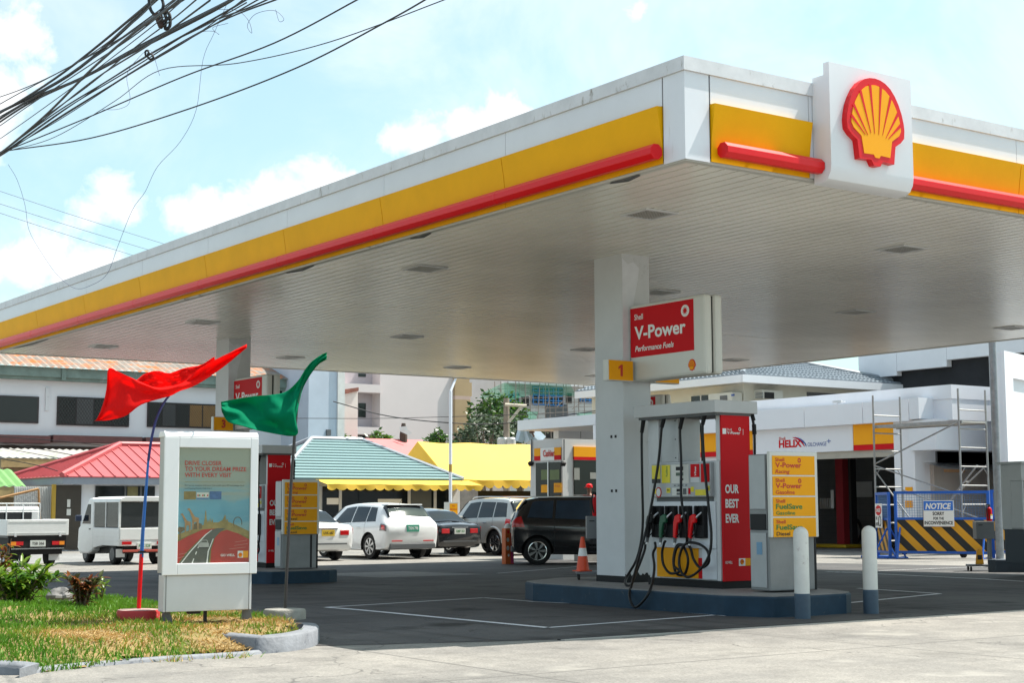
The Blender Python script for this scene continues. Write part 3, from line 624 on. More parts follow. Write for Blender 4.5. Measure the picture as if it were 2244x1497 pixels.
# ------------------------------------------------------------------ service trolleys, cones, extinguishers
CONEM = M('cone_orange', (.75, .07, .015), .45, var=.08)
def extinguisher(loc, label):
    r = thing('fire_extinguisher', label, 'extinguisher', loc, 0, 'fire extinguishers on trolleys')
    b = B(); b.lathe([(.055, 0), (.062, .02), (.062, .24), (.05, .28), (.02, .30), (.02, .32)], 0, 0, 18); b.o('cylinder', REDS, r, smooth=True)
    b = B(); b.box(-.02, .02, -.02, .02, .32, .35).box(-.09, .02, -.012, .012, .35, .37); b.o('valve', BLACK, r)
    b = B(); b.tube(cat([(-.02, 0, .34), (-.09, -.02, .32), (-.11, -.03, .2), (-.09, -.05, .05)], 5), .011, 8); b.o('hose', BLACK, r)
    b = B(); b.box(-.035, .035, -.066, -.058, .05, .12); b.o('label', TXTW, r); b = B(); b.box(-.035, .035, -.066, -.058, .13, .15); b.o('label', bpy.data.materials['sticker_yellow'], r)
def trolley(loc, rz, label, flip=1):
    r = thing('service_trolley', label, 'trolley', loc, rz, 'grey service trolleys')
    f = flip
    b = B(); b.box(-.22*f, .26*f, -.18, .2, .09, .13); b.o('platform', M('trolley_grey', (.16, .17, .18), .5, var=.15, dirt=(.3, .3, .3), da=.15) if 'trolley_grey' not in bpy.data.materials else bpy.data.materials['trolley_grey'], r, bev=.006); TG = bpy.data.materials['trolley_grey']
    b = B(); b.box(.20*f, .25*f, -.02, .03, .13, .70).box(.20*f, .25*f, .14, .18, .13, .70); b.o('upright', TG, r)
    b = B(); b.box(-.06*f, .28*f, -.17, .19, .62, .96); bx = b.o('tool_box', TG, r, bev=.008)
    b = B(); b.box(-.02*f, .06*f, -.178, -.171, .88, .895); b.o('latch', DARK, bx)
    for x, y in ((-.18, -.14), (.22, -.14), (-.18, .16), (.22, .16)):
        b = B(); b.lathe([(.04, -.015), (.045, 0), (.04, .015)], y, .045, 14, 'x'); b.v = [(v[0]+x*f, v[1], v[2]) for v in b.v]; b.o('caster', BLACK, r, smooth=True)
    return r
tl = Vector((14.57, 18.72, ITOP)); trolley(tl, -YAW, 'grey service trolley with a tool box beside the near column')
extinguisher(tl+_v(.10, 0, .96), 'red fire extinguisher on the trolley beside the near column')
cn = thing('traffic_cone', 'orange traffic cone with a white collar on the trolley by the near column', 'cone', tl+_v(-.12, -.08, .131)); cn.scale = (.86, .86, .76)
b = B(); b.box(-.13, .13, -.10, .13, 0, .02); b.o('base', CONEM, cn); b = B(); b.lathe([(.115, .02), (.082, .30)], 0, 0, 24); b.o('cone_body', CONEM, cn, smooth=True)
b = B(); b.lathe([(.084, .30), (.062, .46)], 0, 0, 24); b.o('collar', TXTW, cn, smooth=True); b = B(); b.lathe([(.062, .46), (.035, .66), (.03, .68)], 0, 0, 24); b.o('cone_tip', CONEM, cn, smooth=True)
# right island with an oil cabinet
ri = gp(2165, 1255); rt = thing('pump_island', 'dark concrete island under the oil display cabinet at the right edge', 'kerb', (ri.x, ri.y, gz(ri.y)), 0, 'raised pump islands')
b = B(); b.prism([(0, 0), (0, -.2), (.2, -.4), (1.9, -3.4), (3.2, -3.4), (3.2, 0)], 'z', -.1, .27); b.o('kerb_side', M('island_dark_blue', (.03, .045, .065), .5, var=.2), rt, bev=.02)
kz = gz(ri.y)+.27; kp = hp(2246, 1236, kz)
kc = thing('oil_display_cabinet', 'grey kiosk cabinet with oil bottles behind glass at the right edge', 'cabinet', kp, -.2)
b = B(); b.box(0, 1.5, 0, .55, 0, .66); b.o('lower_cabinet', M('kiosk_blue_grey', (.04, .055, .075), .5, var=.12), kc, bev=.01)
b = B(); b.box(.0, 1.5, .32, .6, .66, 1.95).box(-.03, 1.5, -.02, .32, 1.62, 1.95).box(-.0, .05, 0, .32, .66, 1.62).box(1.45, 1.5, 0, .32, .66, 1.62).box(0, 1.5, -.02, .32, .66, .70); b.o('upper_cabinet', LGREY, kc, bev=.008)
b = B(); b.box(-.06, 1.56, -.08, .66, 1.95, 2.0); b.o('cabinet_roof', GREY, kc)
b = B(); b.tube(cat([(.28, 0, 2.0), (.24, -.02, 2.06), (.30, -.02, 2.09), (.36, -.02, 2.03), (.46, -.02, 2.06)], 5), .018, 6); b.o('roof_scroll', LGREY, kc)
for z in (.70, .98, 1.28):
    b = B(); b.box(.06, 1.44, .04, .31, z, z+.02); b.o('shelf', DGREY, kc)
def bottle(loc, m, h, label, grp):
    r = thing('oil_bottle', label, 'bottle', loc, -.2, grp); b = B(); b.prism([(-.055, 0), (.055, 0), (.055, h*.68), (.03, h*.82), (.018, h*.84), (.018, h*.92), (-.018, h*.92), (-.018, h*.84), (-.05, h*.76)], 'y', -.035, .035); b.o('bottle_body', m, r, bev=.01)
    b = B(); b.lathe([(.022, h*.92), (.022, h)], 0, 0, 12); b.o('cap', BLACK if m is not BLACK else RED, r)
    b = B(); b.box(-.042, .042, -.039, -.036, h*.2, h*.55); b.o('label', bpy.data.materials['sticker_yellow'], r)
rzk = Matrix.Rotation(-.2, 3, 'Z')
BW = M('bottle_white', (.6, .6, .56), .35, var=0); BG = M('bottle_green', (.02, .09, .06), .35, var=0)
for k, (x, z, m, lb) in enumerate(((.16, 1.0, REDS, 'red oil bottle on the middle shelf of the oil cabinet'), (.24, .72, BW, 'white oil bottle with yellow label on the bottom shelf of the oil cabinet'), (.46, .72, bpy.data.materials['sticker_yellow'], 'yellow oil bottle right of the white one in the oil cabinet'),
        (.13, 1.30, BG, 'green oil bottle leftmost on the top shelf of the oil cabinet'), (.44, 1.0, bpy.data.materials['sticker_yellow'], 'yellow oil bottle beside the red one in the oil cabinet'), (.40, 1.30, BG, 'green oil bottle right of another on the top shelf of the oil cabinet'))):
    bottle(kp+rzk @ Vector((x, .16, z)), m, .27, lb, 'oil bottles in the display cabinet')
b = B(); b.box(.05, 1.45, .008, .014, .70, 1.62); gm = bpy.data.materials.new('clear_pane'); gm.use_nodes = True
pn = gm.node_tree; pb = pn.nodes['Principled BSDF']; tr = pn.nodes.new('ShaderNodeBsdfTransparent'); tr.inputs[0].default_value = (.5, .55, .53, 1); ms = pn.nodes.new('ShaderNodeMixShader'); ms.inputs[0].default_value = .04
gl = pn.nodes.new('ShaderNodeBsdfGlossy'); gl.inputs['Roughness'].default_value = .03; pn.links.new(tr.outputs[0], ms.inputs[1]); pn.links.new(gl.outputs[0], ms.inputs[2]); pn.links.new(ms.outputs[0], pn.nodes['Material Output'].inputs[0])
CLEAR = gm
b.o('glass_pane', CLEAR, kc)
t2 = gp(2146, 1252); tr2 = trolley(t2, -YAW-.1, 'dark service trolley with a tool box left of the oil cabinet'); tr2.scale = (1.12, 1.12, 1.12)
extinguisher(t2+_v(.26, 0, 1.075), 'fire extinguisher on the trolley left of the oil cabinet')
wf = thing('floor_sign', 'yellow folding floor sign on the trolley left of the oil cabinet', 'sign', t2+_v(.0, -.05, .147), -YAW)
b = B(); b.prism([(-.09, 0), (.09, 0), (.06, .30), (.02, .34), (-.02, .34), (-.06, .30)], 'y', -.02, .02); b.o('panel', M('wet_sign_yellow', (.8, .35, .01), .45), wf, bev=.01); b = B(); b.box(-.05, .05, -.024, -.021, .1, .2); b.o('label', BLKT, wf)
# ------------------------------------------------------------------ planter with grass, plants, flags, poster box
def inside(p, pl):
    c = False; n = len(pl)
    for i in range(n):
        a, b_ = pl[i], pl[i-1]
        if (a[1] > p[1]) != (b_[1] > p[1]) and p[0] < (b_[0]-a[0])*(p[1]-a[1])/(b_[1]-a[1])+a[0]: c = not c
    return c
KA, KB = gp(55, 1481), gp(545, 1438)
fd = (KB-KA).normalized(); fn = Vector((-fd.y, fd.x, 0))
def gh(x, y):
    d = max(0, (Vector((x, y, 0))-KA).dot(fn)); t = min(1, d/.9); t = t*t*(3-2*t)
    return gz(y)+.015+.185*t+.13*math.exp(-((x-5.0)**2+(y-16.6)**2)/2.2)*t+.012*math.sin(5*x+2*y)+.01*math.sin(9*y-4*x)
hz = lambda px, py: hp(px, py, .06)
RK = [hz(352, 1384), hz(470, 1389), hz(560, 1396), hz(640, 1391), hz(688, 1382), hz(700, 1374), hz(692, 1366)]
RK = [Vector((p.x, p.y, 0)) for p in RK]+[Vector((7.58, 15.2, 0)), Vector((7.6, 17.5, 0)), Vector((7.6, 22.8, 0))]
LKb = [KA+Vector((-2.6, 2.1, 0)), KA+Vector((-1.2, .95, 0)), KA+Vector((-.12, .1, 0)), KA]
LKp = [KA, gp(150, 1468), gp(350, 1451), gp(545, 1438), gp(600, 1428)]
def kerb(path, w, hts, name, mat, top):
    b = B(); pts = [Vector((p.x, p.y, 0)) for p in cat(path, 6)]; n = len(pts); vs = []
    for i, p in enumerate(pts):
        t = (pts[min(i+1, n-1)]-pts[max(0, i-1)]).normalized(); s_ = Vector((-t.y, t.x, 0)); h = hts[0]+(hts[1]-hts[0])*i/(n-1); g = gz(p.y)
        for q, z in ((p-s_*.0, g-.1), (p+s_*.012, g+h-.02), (p+s_*.035, g+h), (p+s_*w, g+h), (p+s_*w, g-.1)): vs.append((q.x, q.y, z))
    b.add(vs, [(i*5+k, (i+1)*5+k, (i+1)*5+k+1, i*5+k+1) for i in range(n-1) for k in range(4)]+[(0, 1, 2, 3, 4), tuple((n-1)*5+k for k in (4, 3, 2, 1, 0))])
    o = b.o(name, [mat], smooth=True, sharp=50); return o
KERBM = M('kerb_paint', (.19, .20, .22), .7, var=.3, vs=6, dirt=(.05, .06, .08), da=.4, ds=7, bump=.3, bs=25)
k1 = kerb(RK, .17, (.16, .16), 'planter_kerb', KERBM, 0); tag(k1, 'raised grey blue kerb rounding the tip of the grassy planter', 'kerb')
k3 = kerb(LKb, .2, (.17, .06), 'planter_kerb', KERBM, 0); tag(k3, 'broad sloping kerb block at the lower left corner of the photo', 'kerb')
k2 = kerb(LKp, .07, (.045, .035), 'planter_kerb', KERBM, 0); tag(k2, 'low kerb edge along the street in front of the dry grass', 'kerb')
GP = [tuple((KA+Vector((-2.1, 1.75, 0)))[:2]), tuple((KA+fn*.05+fd*.04)[:2]), tuple((gp(350, 1449))[:2]), tuple(gp(545, 1436)[:2]), tuple(gp(585, 1418)[:2]), (RK[2].x, RK[2].y+.1), (RK[4].x-.08, RK[4].y+.08), (7.42, 14.6), (7.5, 15.4), (7.5, 22.8), (2.0, 24.0), (1.0, 16)]
b = B(); st = .12; idx = {}
nx, ny = int(6.6/st), int(11.5/st)
for i in range(nx+1):
    for j in range(ny+1):
        x, y = 1+i*st, 12.6+j*st
        idx[i, j] = len(b.v); b.v.append((x, y, gh(x, y)))
for i in range(nx):
    for j in range(ny):
        if all(inside((1+(i+a)*st, 12.6+(j+c)*st), GP) for a in (0, 1) for c in (0, 1)): b.f.append([idx[i, j], idx[i+1, j], idx[i+1, j+1], idx[i, j+1]]); b.m.append(0)
SOIL = M('soil', (.26, .18, .07), .95, var=.4, vs=4, dirt=(.08, .10, .02), da=.55, ds=2, bump=.6, bs=30)
b.o('planter_soil', SOIL, kind='structure', smooth=True)
GM = [M('grass_green', (.10, .25, .012), .6, var=.3, vs=3, thin=.3), M('grass_pale', (.22, .29, .03), .6, var=.3, vs=3, thin=.3), M('grass_dry', (.46, .28, .08), .7, var=.3, vs=3, thin=.25), M('grass_straw', (.55, .38, .16), .7, var=.2, thin=.2)]
b = B(); dry = [gp(300, 1425), gp(450, 1425), gp(500, 1410), gp(520, 1430), hp(640, 1375, .06), gp(200, 1440), gp(560, 1385)]
r2 = random.Random(3); cnt = 0
while cnt < 44000:
    y = 12.7+11*(r2.random()**1.5); x = 1.2+6.6*r2.random(); 
    if not inside((x, y), GP): continue
    cnt += 1
    D = min((Vector((x, y, 0))-Vector((q.x, q.y, 0))).length for q in dry)
    df = .92-D/.9+.45*math.sin(3.1*x+1.7*y)*math.sin(2.3*y-1.1*x)+r2.gauss(0, .25)
    b.use(0 if df < .05 else 1 if df < .45 else 2 if df < .95 else 3)
    hgt = r2.uniform(.025, .06)*(1.35 if df < .3 else 1); a = r2.random()*6.283; w = r2.uniform(.005, .009); z = gh(x, y)-.006
    lx, ly = r2.gauss(0, .02), r2.gauss(0, .02); dx, dy = math.cos(a)*w, math.sin(a)*w
    if df > .6: lx *= 2.2; ly *= 2.2; hgt *= .7
    b.add([(x-dx, y-dy, z), (x+dx, y+dy, z), (x+lx*.5+dx*.7, y+ly*.5+dy*.7, z+hgt*.6), (x+lx*1.3, y+ly*1.3, z+hgt), (x+lx*.5-dx*.7, y+ly*.5-dy*.7, z+hgt*.6)], [(0, 1, 2, 3, 4)])
for cx, cy, n in ((490, 1436, 60), (560, 1414, 110), (380, 1450, 40), (505, 1443, 45)):     # tufts spilling over the kerb
    c = gp(cx, cy)
    for k in range(n):
        x, y = c.x+r2.gauss(0, .12), c.y+r2.gauss(0, .05); b.use(r2.choice((0, 1, 2, 2))); a = r2.random()*6.283; dx, dy = math.cos(a)*.006, math.sin(a)*.006; z = max(gz(y), gz(y))+.0
        b.add([(x-dx, y-dy, z), (x+dx, y+dy, z), (x+r2.gauss(0, .05), y+r2.gauss(0, .04), z+r2.uniform(.03, .09))], [(0, 1, 2)])
b.o('grass', GM, kind='stuff')
def leaf(b, p, d, up, L_, w, bend):
    s_ = d.cross(up).normalized()*w; n = d.cross(s_).normalized()*-1
    q1 = p+d*L_*.35+up*bend*.1*L_; q2 = p+d*L_*.72+up*(-bend*.05)*L_; q3 = p+d*L_-up*bend*.35*L_
    b.add([p, q1-s_, q2-s_*.75, q3, q2+s_*.75, q1+s_, q1-up*w*.3, q2-up*w*.3], [(0, 6, 1), (0, 5, 6), (6, 7, 2, 1), (5, 4, 7, 6), (7, 3, 2), (4, 3, 7)])
def plant(name, label, cat_, loc, n, rad, hgt, L_, w, mats, seed, stems=7, grp=None, droop=.5, sp=.5):
    r = thing(name, label, cat_, loc, 0, grp); q = random.Random(seed); f = B(); s_ = B()
    for k in range(stems):
        a = k*2.4+q.random(); R_ = rad*math.sqrt((k+.5)/stems)*sp; tip = Vector((math.cos(a)*R_, math.sin(a)*R_, hgt*q.uniform(.65, 1)))
        pts = cat([(math.cos(a)*R_*.15, math.sin(a)*R_*.15, -.05), tip*.5+Vector((0, 0, .02)), tip], 4); s_.tube(pts, [.012-.008*i/(len(pts)-1) for i in range(len(pts))], 5)
        for j in range(n//stems):
            t = q.uniform(.15, 1.0)**.7; p = pts[min(int(t*(len(pts)-1)), len(pts)-1)]; az = q.random()*6.283; el = q.uniform(-.15, 1.1)
            d = Vector((math.cos(az)*math.cos(el), math.sin(az)*math.cos(el), math.sin(el))); f.use(min(int(q.random()*len(mats)), len(mats)-1))
            up = Vector((0, 0, 1)) if abs(d.z) < .9 else Vector((1, 0, 0)); leaf(f, p, d, (up-d*up.dot(d)).normalized(), L_*q.uniform(.6, 1.15), w*q.uniform(.7, 1.2), droop)
    f.o('foliage', mats, r); s_.o('stem', BARK, r); return r
BARK = M('bark', (.13, .095, .065), .9, var=.3, vs=8)
def LM(n, c, t=.35): return M(n, c, .4, var=.25, vs=3, thin=t)
LG = [LM('leaf_bright', (.10, .22, .012)), LM('leaf_mid', (.05, .14, .012)), LM('leaf_lime', (.17, .27, .02))]
LR = [LM('leaf_rust', (.20, .055, .025)), LM('leaf_olive', (.07, .085, .02)), LM('leaf_dark', (.035, .05, .018)), LM('leaf_orange', (.28, .10, .03)), LM('leaf_dark2', (.045, .05, .02))]
def onp(px, py): 
    p = hp(px, py, .08); return Vector((p.x, p.y, gh(p.x, p.y)-.01))
plant('leafy_shrub', 'bright green broad leaved shrub at the left edge of the planter', 'shrub', onp(36, 1352), 560, .50, .47, .20, .026, LG, 4, 20, droop=.7, sp=1.0)
plant('leafy_shrub', 'red and green leaved shrub in front of the grey rock', 'shrub', onp(178, 1354), 330, .24, .36, .13, .021, LR, 9, 11, sp=.95)
plant('sapling', 'thin sapling with pale green leaves behind the red leaved shrub', 'shrub', onp(216, 1325), 90, .20, .34, .09, .020, [LG[2], LG[0]], 21, 5, sp=1.0)
plant('leafy_shrub', 'orange and yellow leaved shrub cut off by the left edge', 'shrub', onp(-2, 1335), 200, .16, .80, .14, .018, LR[3:4]+LR[:1]+LG[2:], 5, 7, sp=.8)
def rock(loc, r_, label, seed, sq=.8):
    q = random.Random(seed); b = B(); ph = [(q.uniform(0, 6), q.uniform(1.5, 3.5)) for _ in range(6)]
    def fn_(u, v):
        a, e = u*2*math.pi, (v-.5)*math.pi*.999; d = Vector((math.cos(a)*math.cos(e), math.sin(a)*math.cos(e), math.sin(e)))
        k = 1+.14*math.sin(ph[0][1]*d.x*2+ph[0][0])+.12*math.sin(ph[1][1]*d.y*2+ph[1][0])+.1*math.sin(ph[2][1]*d.z*3+ph[2][0])+.04*math.sin(11*d.x+7*d.y); k = min(k, 1.08)
        return d.x*r_*k, d.y*r_*k*.8, d.z*r_*k*sq
    b.grid(fn_, 26, 16); o = b.o('rock', M('rock_grey', (.17, .165, .16), .85, var=.4, vs=7, dirt=(.4, .39, .37), da=.22, ds=5, bump=.7, bs=18) if 'rock_grey' not in bpy.data.materials else bpy.data.materials['rock_grey'], smooth=True); o.location = loc; tag(o, label, 'rock'); return o
rock(onp(132, 1336)+Vector((0, 0, .09)), .17, 'grey rounded rock lying behind the red leaved shrub', 2)
# poster lightbox
D0 = 15.5; P0 = dep(352, 1343, D0); lz = gh(P0.x, P0.y)
lb = thing('poster_lightbox', 'white freestanding lightbox with an advertising poster on the grass', 'sign', (P0.x, P0.y, lz), -.135)
W, z0, z1, z2 = .975, P0.z-lz, dep(352, 1262, D0).z-lz, dep(352, 951, D0).z-lz
LBW = M('lightbox_white', (.8, .8, .8), .35, var=.04, dirt=(.5, .5, .48), da=.05, ds=4)
b = B(); ch = [(0, z1), (W, z1), (W, z2-.06), (W-.02, z2-.02), (W-.07, z2), (.07, z2), (.02, z2-.02), (0, z2-.06)]
uw0, uw1, v0, v1 = .150, W*.918, z1+.115, z2-.135
b.box(0, uw0, -.03, .0, z1, z2-.03).box(uw1, W, -.03, 0, z1, z2-.03).box(uw0, uw1, -.03, 0, z1, v0).box(uw0, uw1, -.03, 0, v1, z2-.03)
b.prism([(-.03, z2-.03), (-.02, z2+.005), (.02, z2+.03), (.18, z2+.03), (.22, z2+.005), (.23, z2-.03)], 'x', 0, W)
fr_ = b.o('poster_frame', LBW, lb, bev=.006)
b = B(); b.box(.01, W-.01, .0, .2, z1+.02, z2-.03); b.o('light_housing', M('housing_grey', (.45, .44, .42), .5, var=.1, dirt=(.25, .24, .22), da=.2) , lb)
b = B(); b.box(.025, W-.045, .0, .2, z0, z1-.003).box(.04, W-.06, -.004, 0, z0+.005, z1-.01); k = b.o('base_cabinet', LGREY, lb, bev=.004)
for x in (.045, W-.075): b = B(); b.box(x, x+.005, -.008, -.004, z0, z1); b.o('panel_joint', DGREY, k)
for x in (.05, W-.10):
    b = B(); b.prism([(x, z0), (x+.06, z0), (x+.10, -.03), (x-.02, -.03)], 'y', .06, .12); b.o('leg', DGREY, lb)
b = B(); b.box(.47, .50, .1, .13, -.05, z0).box(.3, .42, .05, .15, z0-.03, z0); b.o('cable_duct', DARK, lb)
b = B(); b.lathe([(.018, -.045), (.018, -.03)], W-.045, -(z1+.62), 14, 'y'); b.o('lock', DGREY, fr_)
# the printed poster
pm_ = bpy.data.materials.new('poster_print'); pm_.use_nodes = True; t = pm_.node_tree; pb = t.nodes['Principled BSDF']; pb.inputs['Roughness'].default_value = .25
tc = t.nodes.new('ShaderNodeTexCoord'); sx = t.nodes.new('ShaderNodeSeparateXYZ'); t.links.new(tc.outputs['Object'], sx.inputs[0]); ns = t.nodes.new('ShaderNodeTexNoise'); ns.inputs['Scale'].default_value = 4; ns.inputs['Detail'].default_value = 5; ns.inputs['Distortion'].default_value = .8
mpp = t.nodes.new('ShaderNodeMapping'); mpp.inputs['Scale'].default_value = (.5, 1, 2.5); t.links.new(tc.outputs['Object'], mpp.inputs[0]); t.links.new(mpp.outputs[0], ns.inputs['Vector'])
ma = t.nodes.new('ShaderNodeMath'); ma.operation = 'MULTIPLY_ADD'; t.links.new(ns.outputs[0], ma.inputs[0]); ma.inputs[1].default_value = .45; t.links.new(sx.outputs['Z'], ma.inputs[2])
rp = t.nodes.new('ShaderNodeValToRGB'); nrm = t.nodes.new('ShaderNodeMapRange'); nrm.inputs[1].default_value = v0+.2; nrm.inputs[2].default_value = v1+.25; t.links.new(ma.outputs[0], nrm.inputs[0]); t.links.new(nrm.outputs[0], rp.inputs[0])
e = rp.color_ramp.elements; e[0].position = .0; e[0].color = (.33, .38, .30, 1); e[1].position = 1; e[1].color = (.36, .37, .30, 1)
for p, c in ((.22, (.25, .40, .42, 1)), (.42, (.12, .34, .46, 1)), (.55, (.16, .38, .48, 1)), (.68, (.34, .38, .33, 1))):
    q = e.new(p); q.color = c
t.links.new(rp.outputs[0], pb.inputs['Base Color'])
b = B(); b.box(uw0-.02, uw1+.02, -.006, -.001, v0-.02, v1+.02); po = b.o('poster', pm_, lb)
PWd, PHt = uw1-uw0, v1-v0
def pq(name, pts, m, d=.001, par=po):
    b = B(); poly(b, (uw0, -.006, v0), FRONT, [(x*PWd, y*PHt) for x, y in pts], d, d+.0006); return b.o(name, m, par)
PRED = M('poster_red', (.45, .03, .02), .3, var=.2, vs=6); PROAD = M('poster_road', (.10, .105, .09), .3, var=.25, vs=10); PGOLD = M('poster_gold', (.33, .25, .08), .4, var=.4, vs=12); PGRN = M('poster_olive', (.19, .20, .04), .4, var=.3, vs=9); PBRN = M('poster_brown', (.16, .12, .06), .4, var=.4, vs=14)
pq('hill', [(0, .0), (0, .20), (.12, .245), (.3, .30), (.55, .315), (.8, .285), (1, .235), (1, 0)], PGRN)
pq('city', [(.0, .20), (.0, .25), (.25, .30), (.30, .325), (.36, .33), (.375, .40), (.378, .44), (.385, .46), (.392, .44), (.395, .40), (.41, .345), (.42, .38), (.43, .35), (.45, .39), (.46, .35), (.48, .385), (.49, .35), (.56, .35), (.62, .37), (.66, .42), (.67, .365), (.69, .38), (.70, .355), (.8, .33), (1, .27), (1, .22), (.55, .30), (.3, .28)], PGOLD, .0018)
pq('red_field', [(0, .0), (0, .185), (.15, .235), (.35, .29), (.52, .297), (.33, .22), (.12, .09), (.02, 0)], PRED, .0026)
pq('red_field', [(.46, 0), (.47, .12), (.52, .22), (.60, .27), (.68, .285), (.85, .25), (1, .20), (1, 0)], PRED, .0026)
pq('road', [(.03, 0), (.14, .09), (.34, .22), (.46, .285), (.56, .30), (.66, .298), (.57, .26), (.5, .2), (.45, .1), (.44, 0)], PROAD, .0034)
pq('road_line', [(.05, 0), (.065, 0), (.19, .10), (.40, .245), (.48, .285), (.47, .285), (.38, .245), (.17, .10)], TXTW, .0042); pq('road_line', [(.405, 0), (.42, 0), (.435, .10), (.50, .21), (.49, .21), (.42, .10)], TXTW, .0042)
for a, c in ((.0, .04), (.075, .10), (.13, .15)): pq('road_line', [(.20+a*.6, a), (.215+a*.6, a), (.215+c*.6, c), (.20+c*.6, c)], TXTW, .0042)
CARP = M('poster_silver', (.42, .42, .40), .3, var=.2, vs=20); pq('printed_car', [(.29, .135), (.29, .165), (.315, .175), (.33, .20), (.41, .20), (.425, .175), (.435, .165), (.435, .135)], CARP, .005); pq('printed_car', [(.325, .177), (.338, .195), (.403, .195), (.413, .177)], PROAD, .0058)
pq('printed_car', [(.295, .128), (.295, .136), (.43, .136), (.43, .128)], BLKT, .0052)
GIR = M('poster_tan', (.42, .24, .10), .4, var=.35, vs=40)
for gx, gy, s_ in ((.10, .265, 1), (.2, .285, 1.15)):
    pq('printed_giraffe', [(gx+x*s_, gy+y*s_) for x, y in ((0, 0), (.012, 0), (.022, .06), (.055, .06), (.065, 0), (.077, 0), (.08, .09), (.03, .10), (-.035, .165), (-.06, .16), (-.058, .15), (-.04, .148), (.0, .085))], GIR, .005)
pq('printed_tree', [(.03, .2), (.045, .2), (.04, .26), (.10, .29), (.09, .31), (.02, .315), (-.0, .30), (0, .28), (.03, .265)], PBRN, .0045); pq('printed_tree', [(.22, .29), (.34, .30), (.33, .34), (.26, .35), (.21, .33)], PBRN, .0021)
b = B(); c = Vector((uw0, -.0075, v0)); b.tube([c+Vector((PWd*(.835+.06*math.cos(a*math.pi/9)), -.001, PHt*(.345+.05*math.sin(a*math.pi/9)))) for a in range(-1, 12)], .0035, 5); b.o('printed_wheel', PBRN, po)
for x0, x1, y0 in ((.79, .98, .16), (.80, .97, .19), (.72, .95, .13), (.02, .12, .06), (.03, .14, .09)): pq('light_streak', [(x0, y0-.015), (x1, y0), (x1, y0+.004), (x0, y0-.011)], M('poster_pale', (.5, .2, .17), .3, var=0) if 'poster_pale' not in bpy.data.materials else bpy.data.materials['poster_pale'], .0034)
for s, y, w in (('DRIVE CLOSER', .848, .51), ('TO YOUR DREAM PRIZE', .797, .86), ('WITH EVERY VISIT', .745, .65)): T(po, s, (uw0+.085*PWd, -.0075, v0+y*PHt), .045, DRED, w*PWd, bold=.012)
pq('gold_line', [(.09, .70), (.93, .70), (.93, .703), (.09, .703)], PGOLD)
T(po, 'Get bonus coupons with your Citi credit card, SM Advantage Card', (uw0+.085*PWd, -.0075, v0+.667*PHt), .014, BLKT, .83*PWd); T(po, 'and Pepeng Pasada Club Card.', (uw0+.085*PWd, -.0075, v0+.641*PHt), .014, BLKT, .38*PWd)
for x, m in ((.08, M('card_gold', (.27, .19, .05), .3, var=.3, vs=20)), (.255, M('card_blue', (.09, .2, .4), .3, var=.1)), (.435, M('card_sky', (.06, .15, .36), .3, var=.4, vs=20))):
    k = pq('printed_card', [(x, .55), (x+.165, .55), (x+.165, .61 if x == .255 else .62), (x, .61 if x == .255 else .62)], m)
    if x == .255:
        for q in range(7): pq('card_dot', [(x+.01+q*.022, .578), (x+.028+q*.022, .578), (x+.028+q*.022, .592), (x+.01+q*.022, .592)], (DRED, GRNT, SIGNW)[q % 3], .0025, k)
        pq('card_band', [(x, .585-.02), (x+.165, .565), (x+.165, .61), (x, .61)], SIGNW, .0018, k)
T(po, 'GO WELL', (uw0+.60*PWd, -.0105, v0+.055*PHt), .024, TXTW, .20*PWd, bold=.02)
pq('label', [(.84, .04), (.915, .04), (.915, .10), (.84, .10)], TXTW, .0042); pq('label', [(.915, .04), (.99, .04), (.99, .10), (.915, .10)], YELS, .0042); emblem(po, (uw0+.878*PWd, -.0112, v0+.045*PHt), FRONT, .042, 0, .001)
b = B(); b.box(uw0-.01, uw1+.01, -.017, -.0155, v0-.01, v1+.01); gm = bpy.data.materials.new('poster_glazing'); gm.use_nodes = True
q = gm.node_tree; tr = q.nodes.new('ShaderNodeBsdfTransparent'); tr.inputs[0].default_value = (.93, .94, .92, 1); g2 = q.nodes.new('ShaderNodeBsdfGlossy'); g2.inputs['Roughness'].default_value = .08; ms = q.nodes.new('ShaderNodeMixShader'); ms.inputs[0].default_value = .025
q.links.new(tr.outputs[0], ms.inputs[1]); q.links.new(g2.outputs[0], ms.inputs[2]); q.links.new(ms.outputs[0], q.nodes['Material Output'].inputs[0]); b.o('glazing', gm, lb)
# flags
def lerp_poly(pl, t):
    L_ = [0]
    for a, c in zip(pl, pl[1:]): L_.append(L_[-1]+math.hypot(c[0]-a[0], c[1]-a[1]))
    t *= L_[-1]
    for i in range(len(pl)-1):
        if t <= L_[i+1]+1e-9:
            k = (t-L_[i])/max(1e-9, L_[i+1]-L_[i]); return pl[i][0]+(pl[i+1][0]-pl[i][0])*k, pl[i][1]+(pl[i+1][1]-pl[i][1])*k
    return pl[-1]
def flag(root, D, upc, loc_, mat, ripple, nu=110, nv=36, name='cloth', tear=0):
    rl = Vector(root.location); up2 = [tuple(v[:2]) for v in cat([(x, y, 0) for x, y in upc], 6)]; lo2 = [tuple(v[:2]) for v in cat([(x, y, 0) for x, y in loc_], 6)]
    def f(u, v):
        a, c = lerp_poly(up2, u), lerp_poly(lo2, u); x, y = a[0]+(c[0]-a[0])*v, a[1]+(c[1]-a[1])*v
        dd = ripple(u, v)+.012*math.sin(29*u+9*v+3*math.sin(5*v))+.009*math.sin(17*v+21*u)+.006*math.sin(47*u-13*v)
        return dep(x, y, D+dd)-rl
    b = B(); b.grid(f, nu, nv); o = b.o(name, mat, root, smooth=True, sharp=180)
    md = o.modifiers.new('thickness', 'SOLIDIFY'); md.thickness = .003; return o
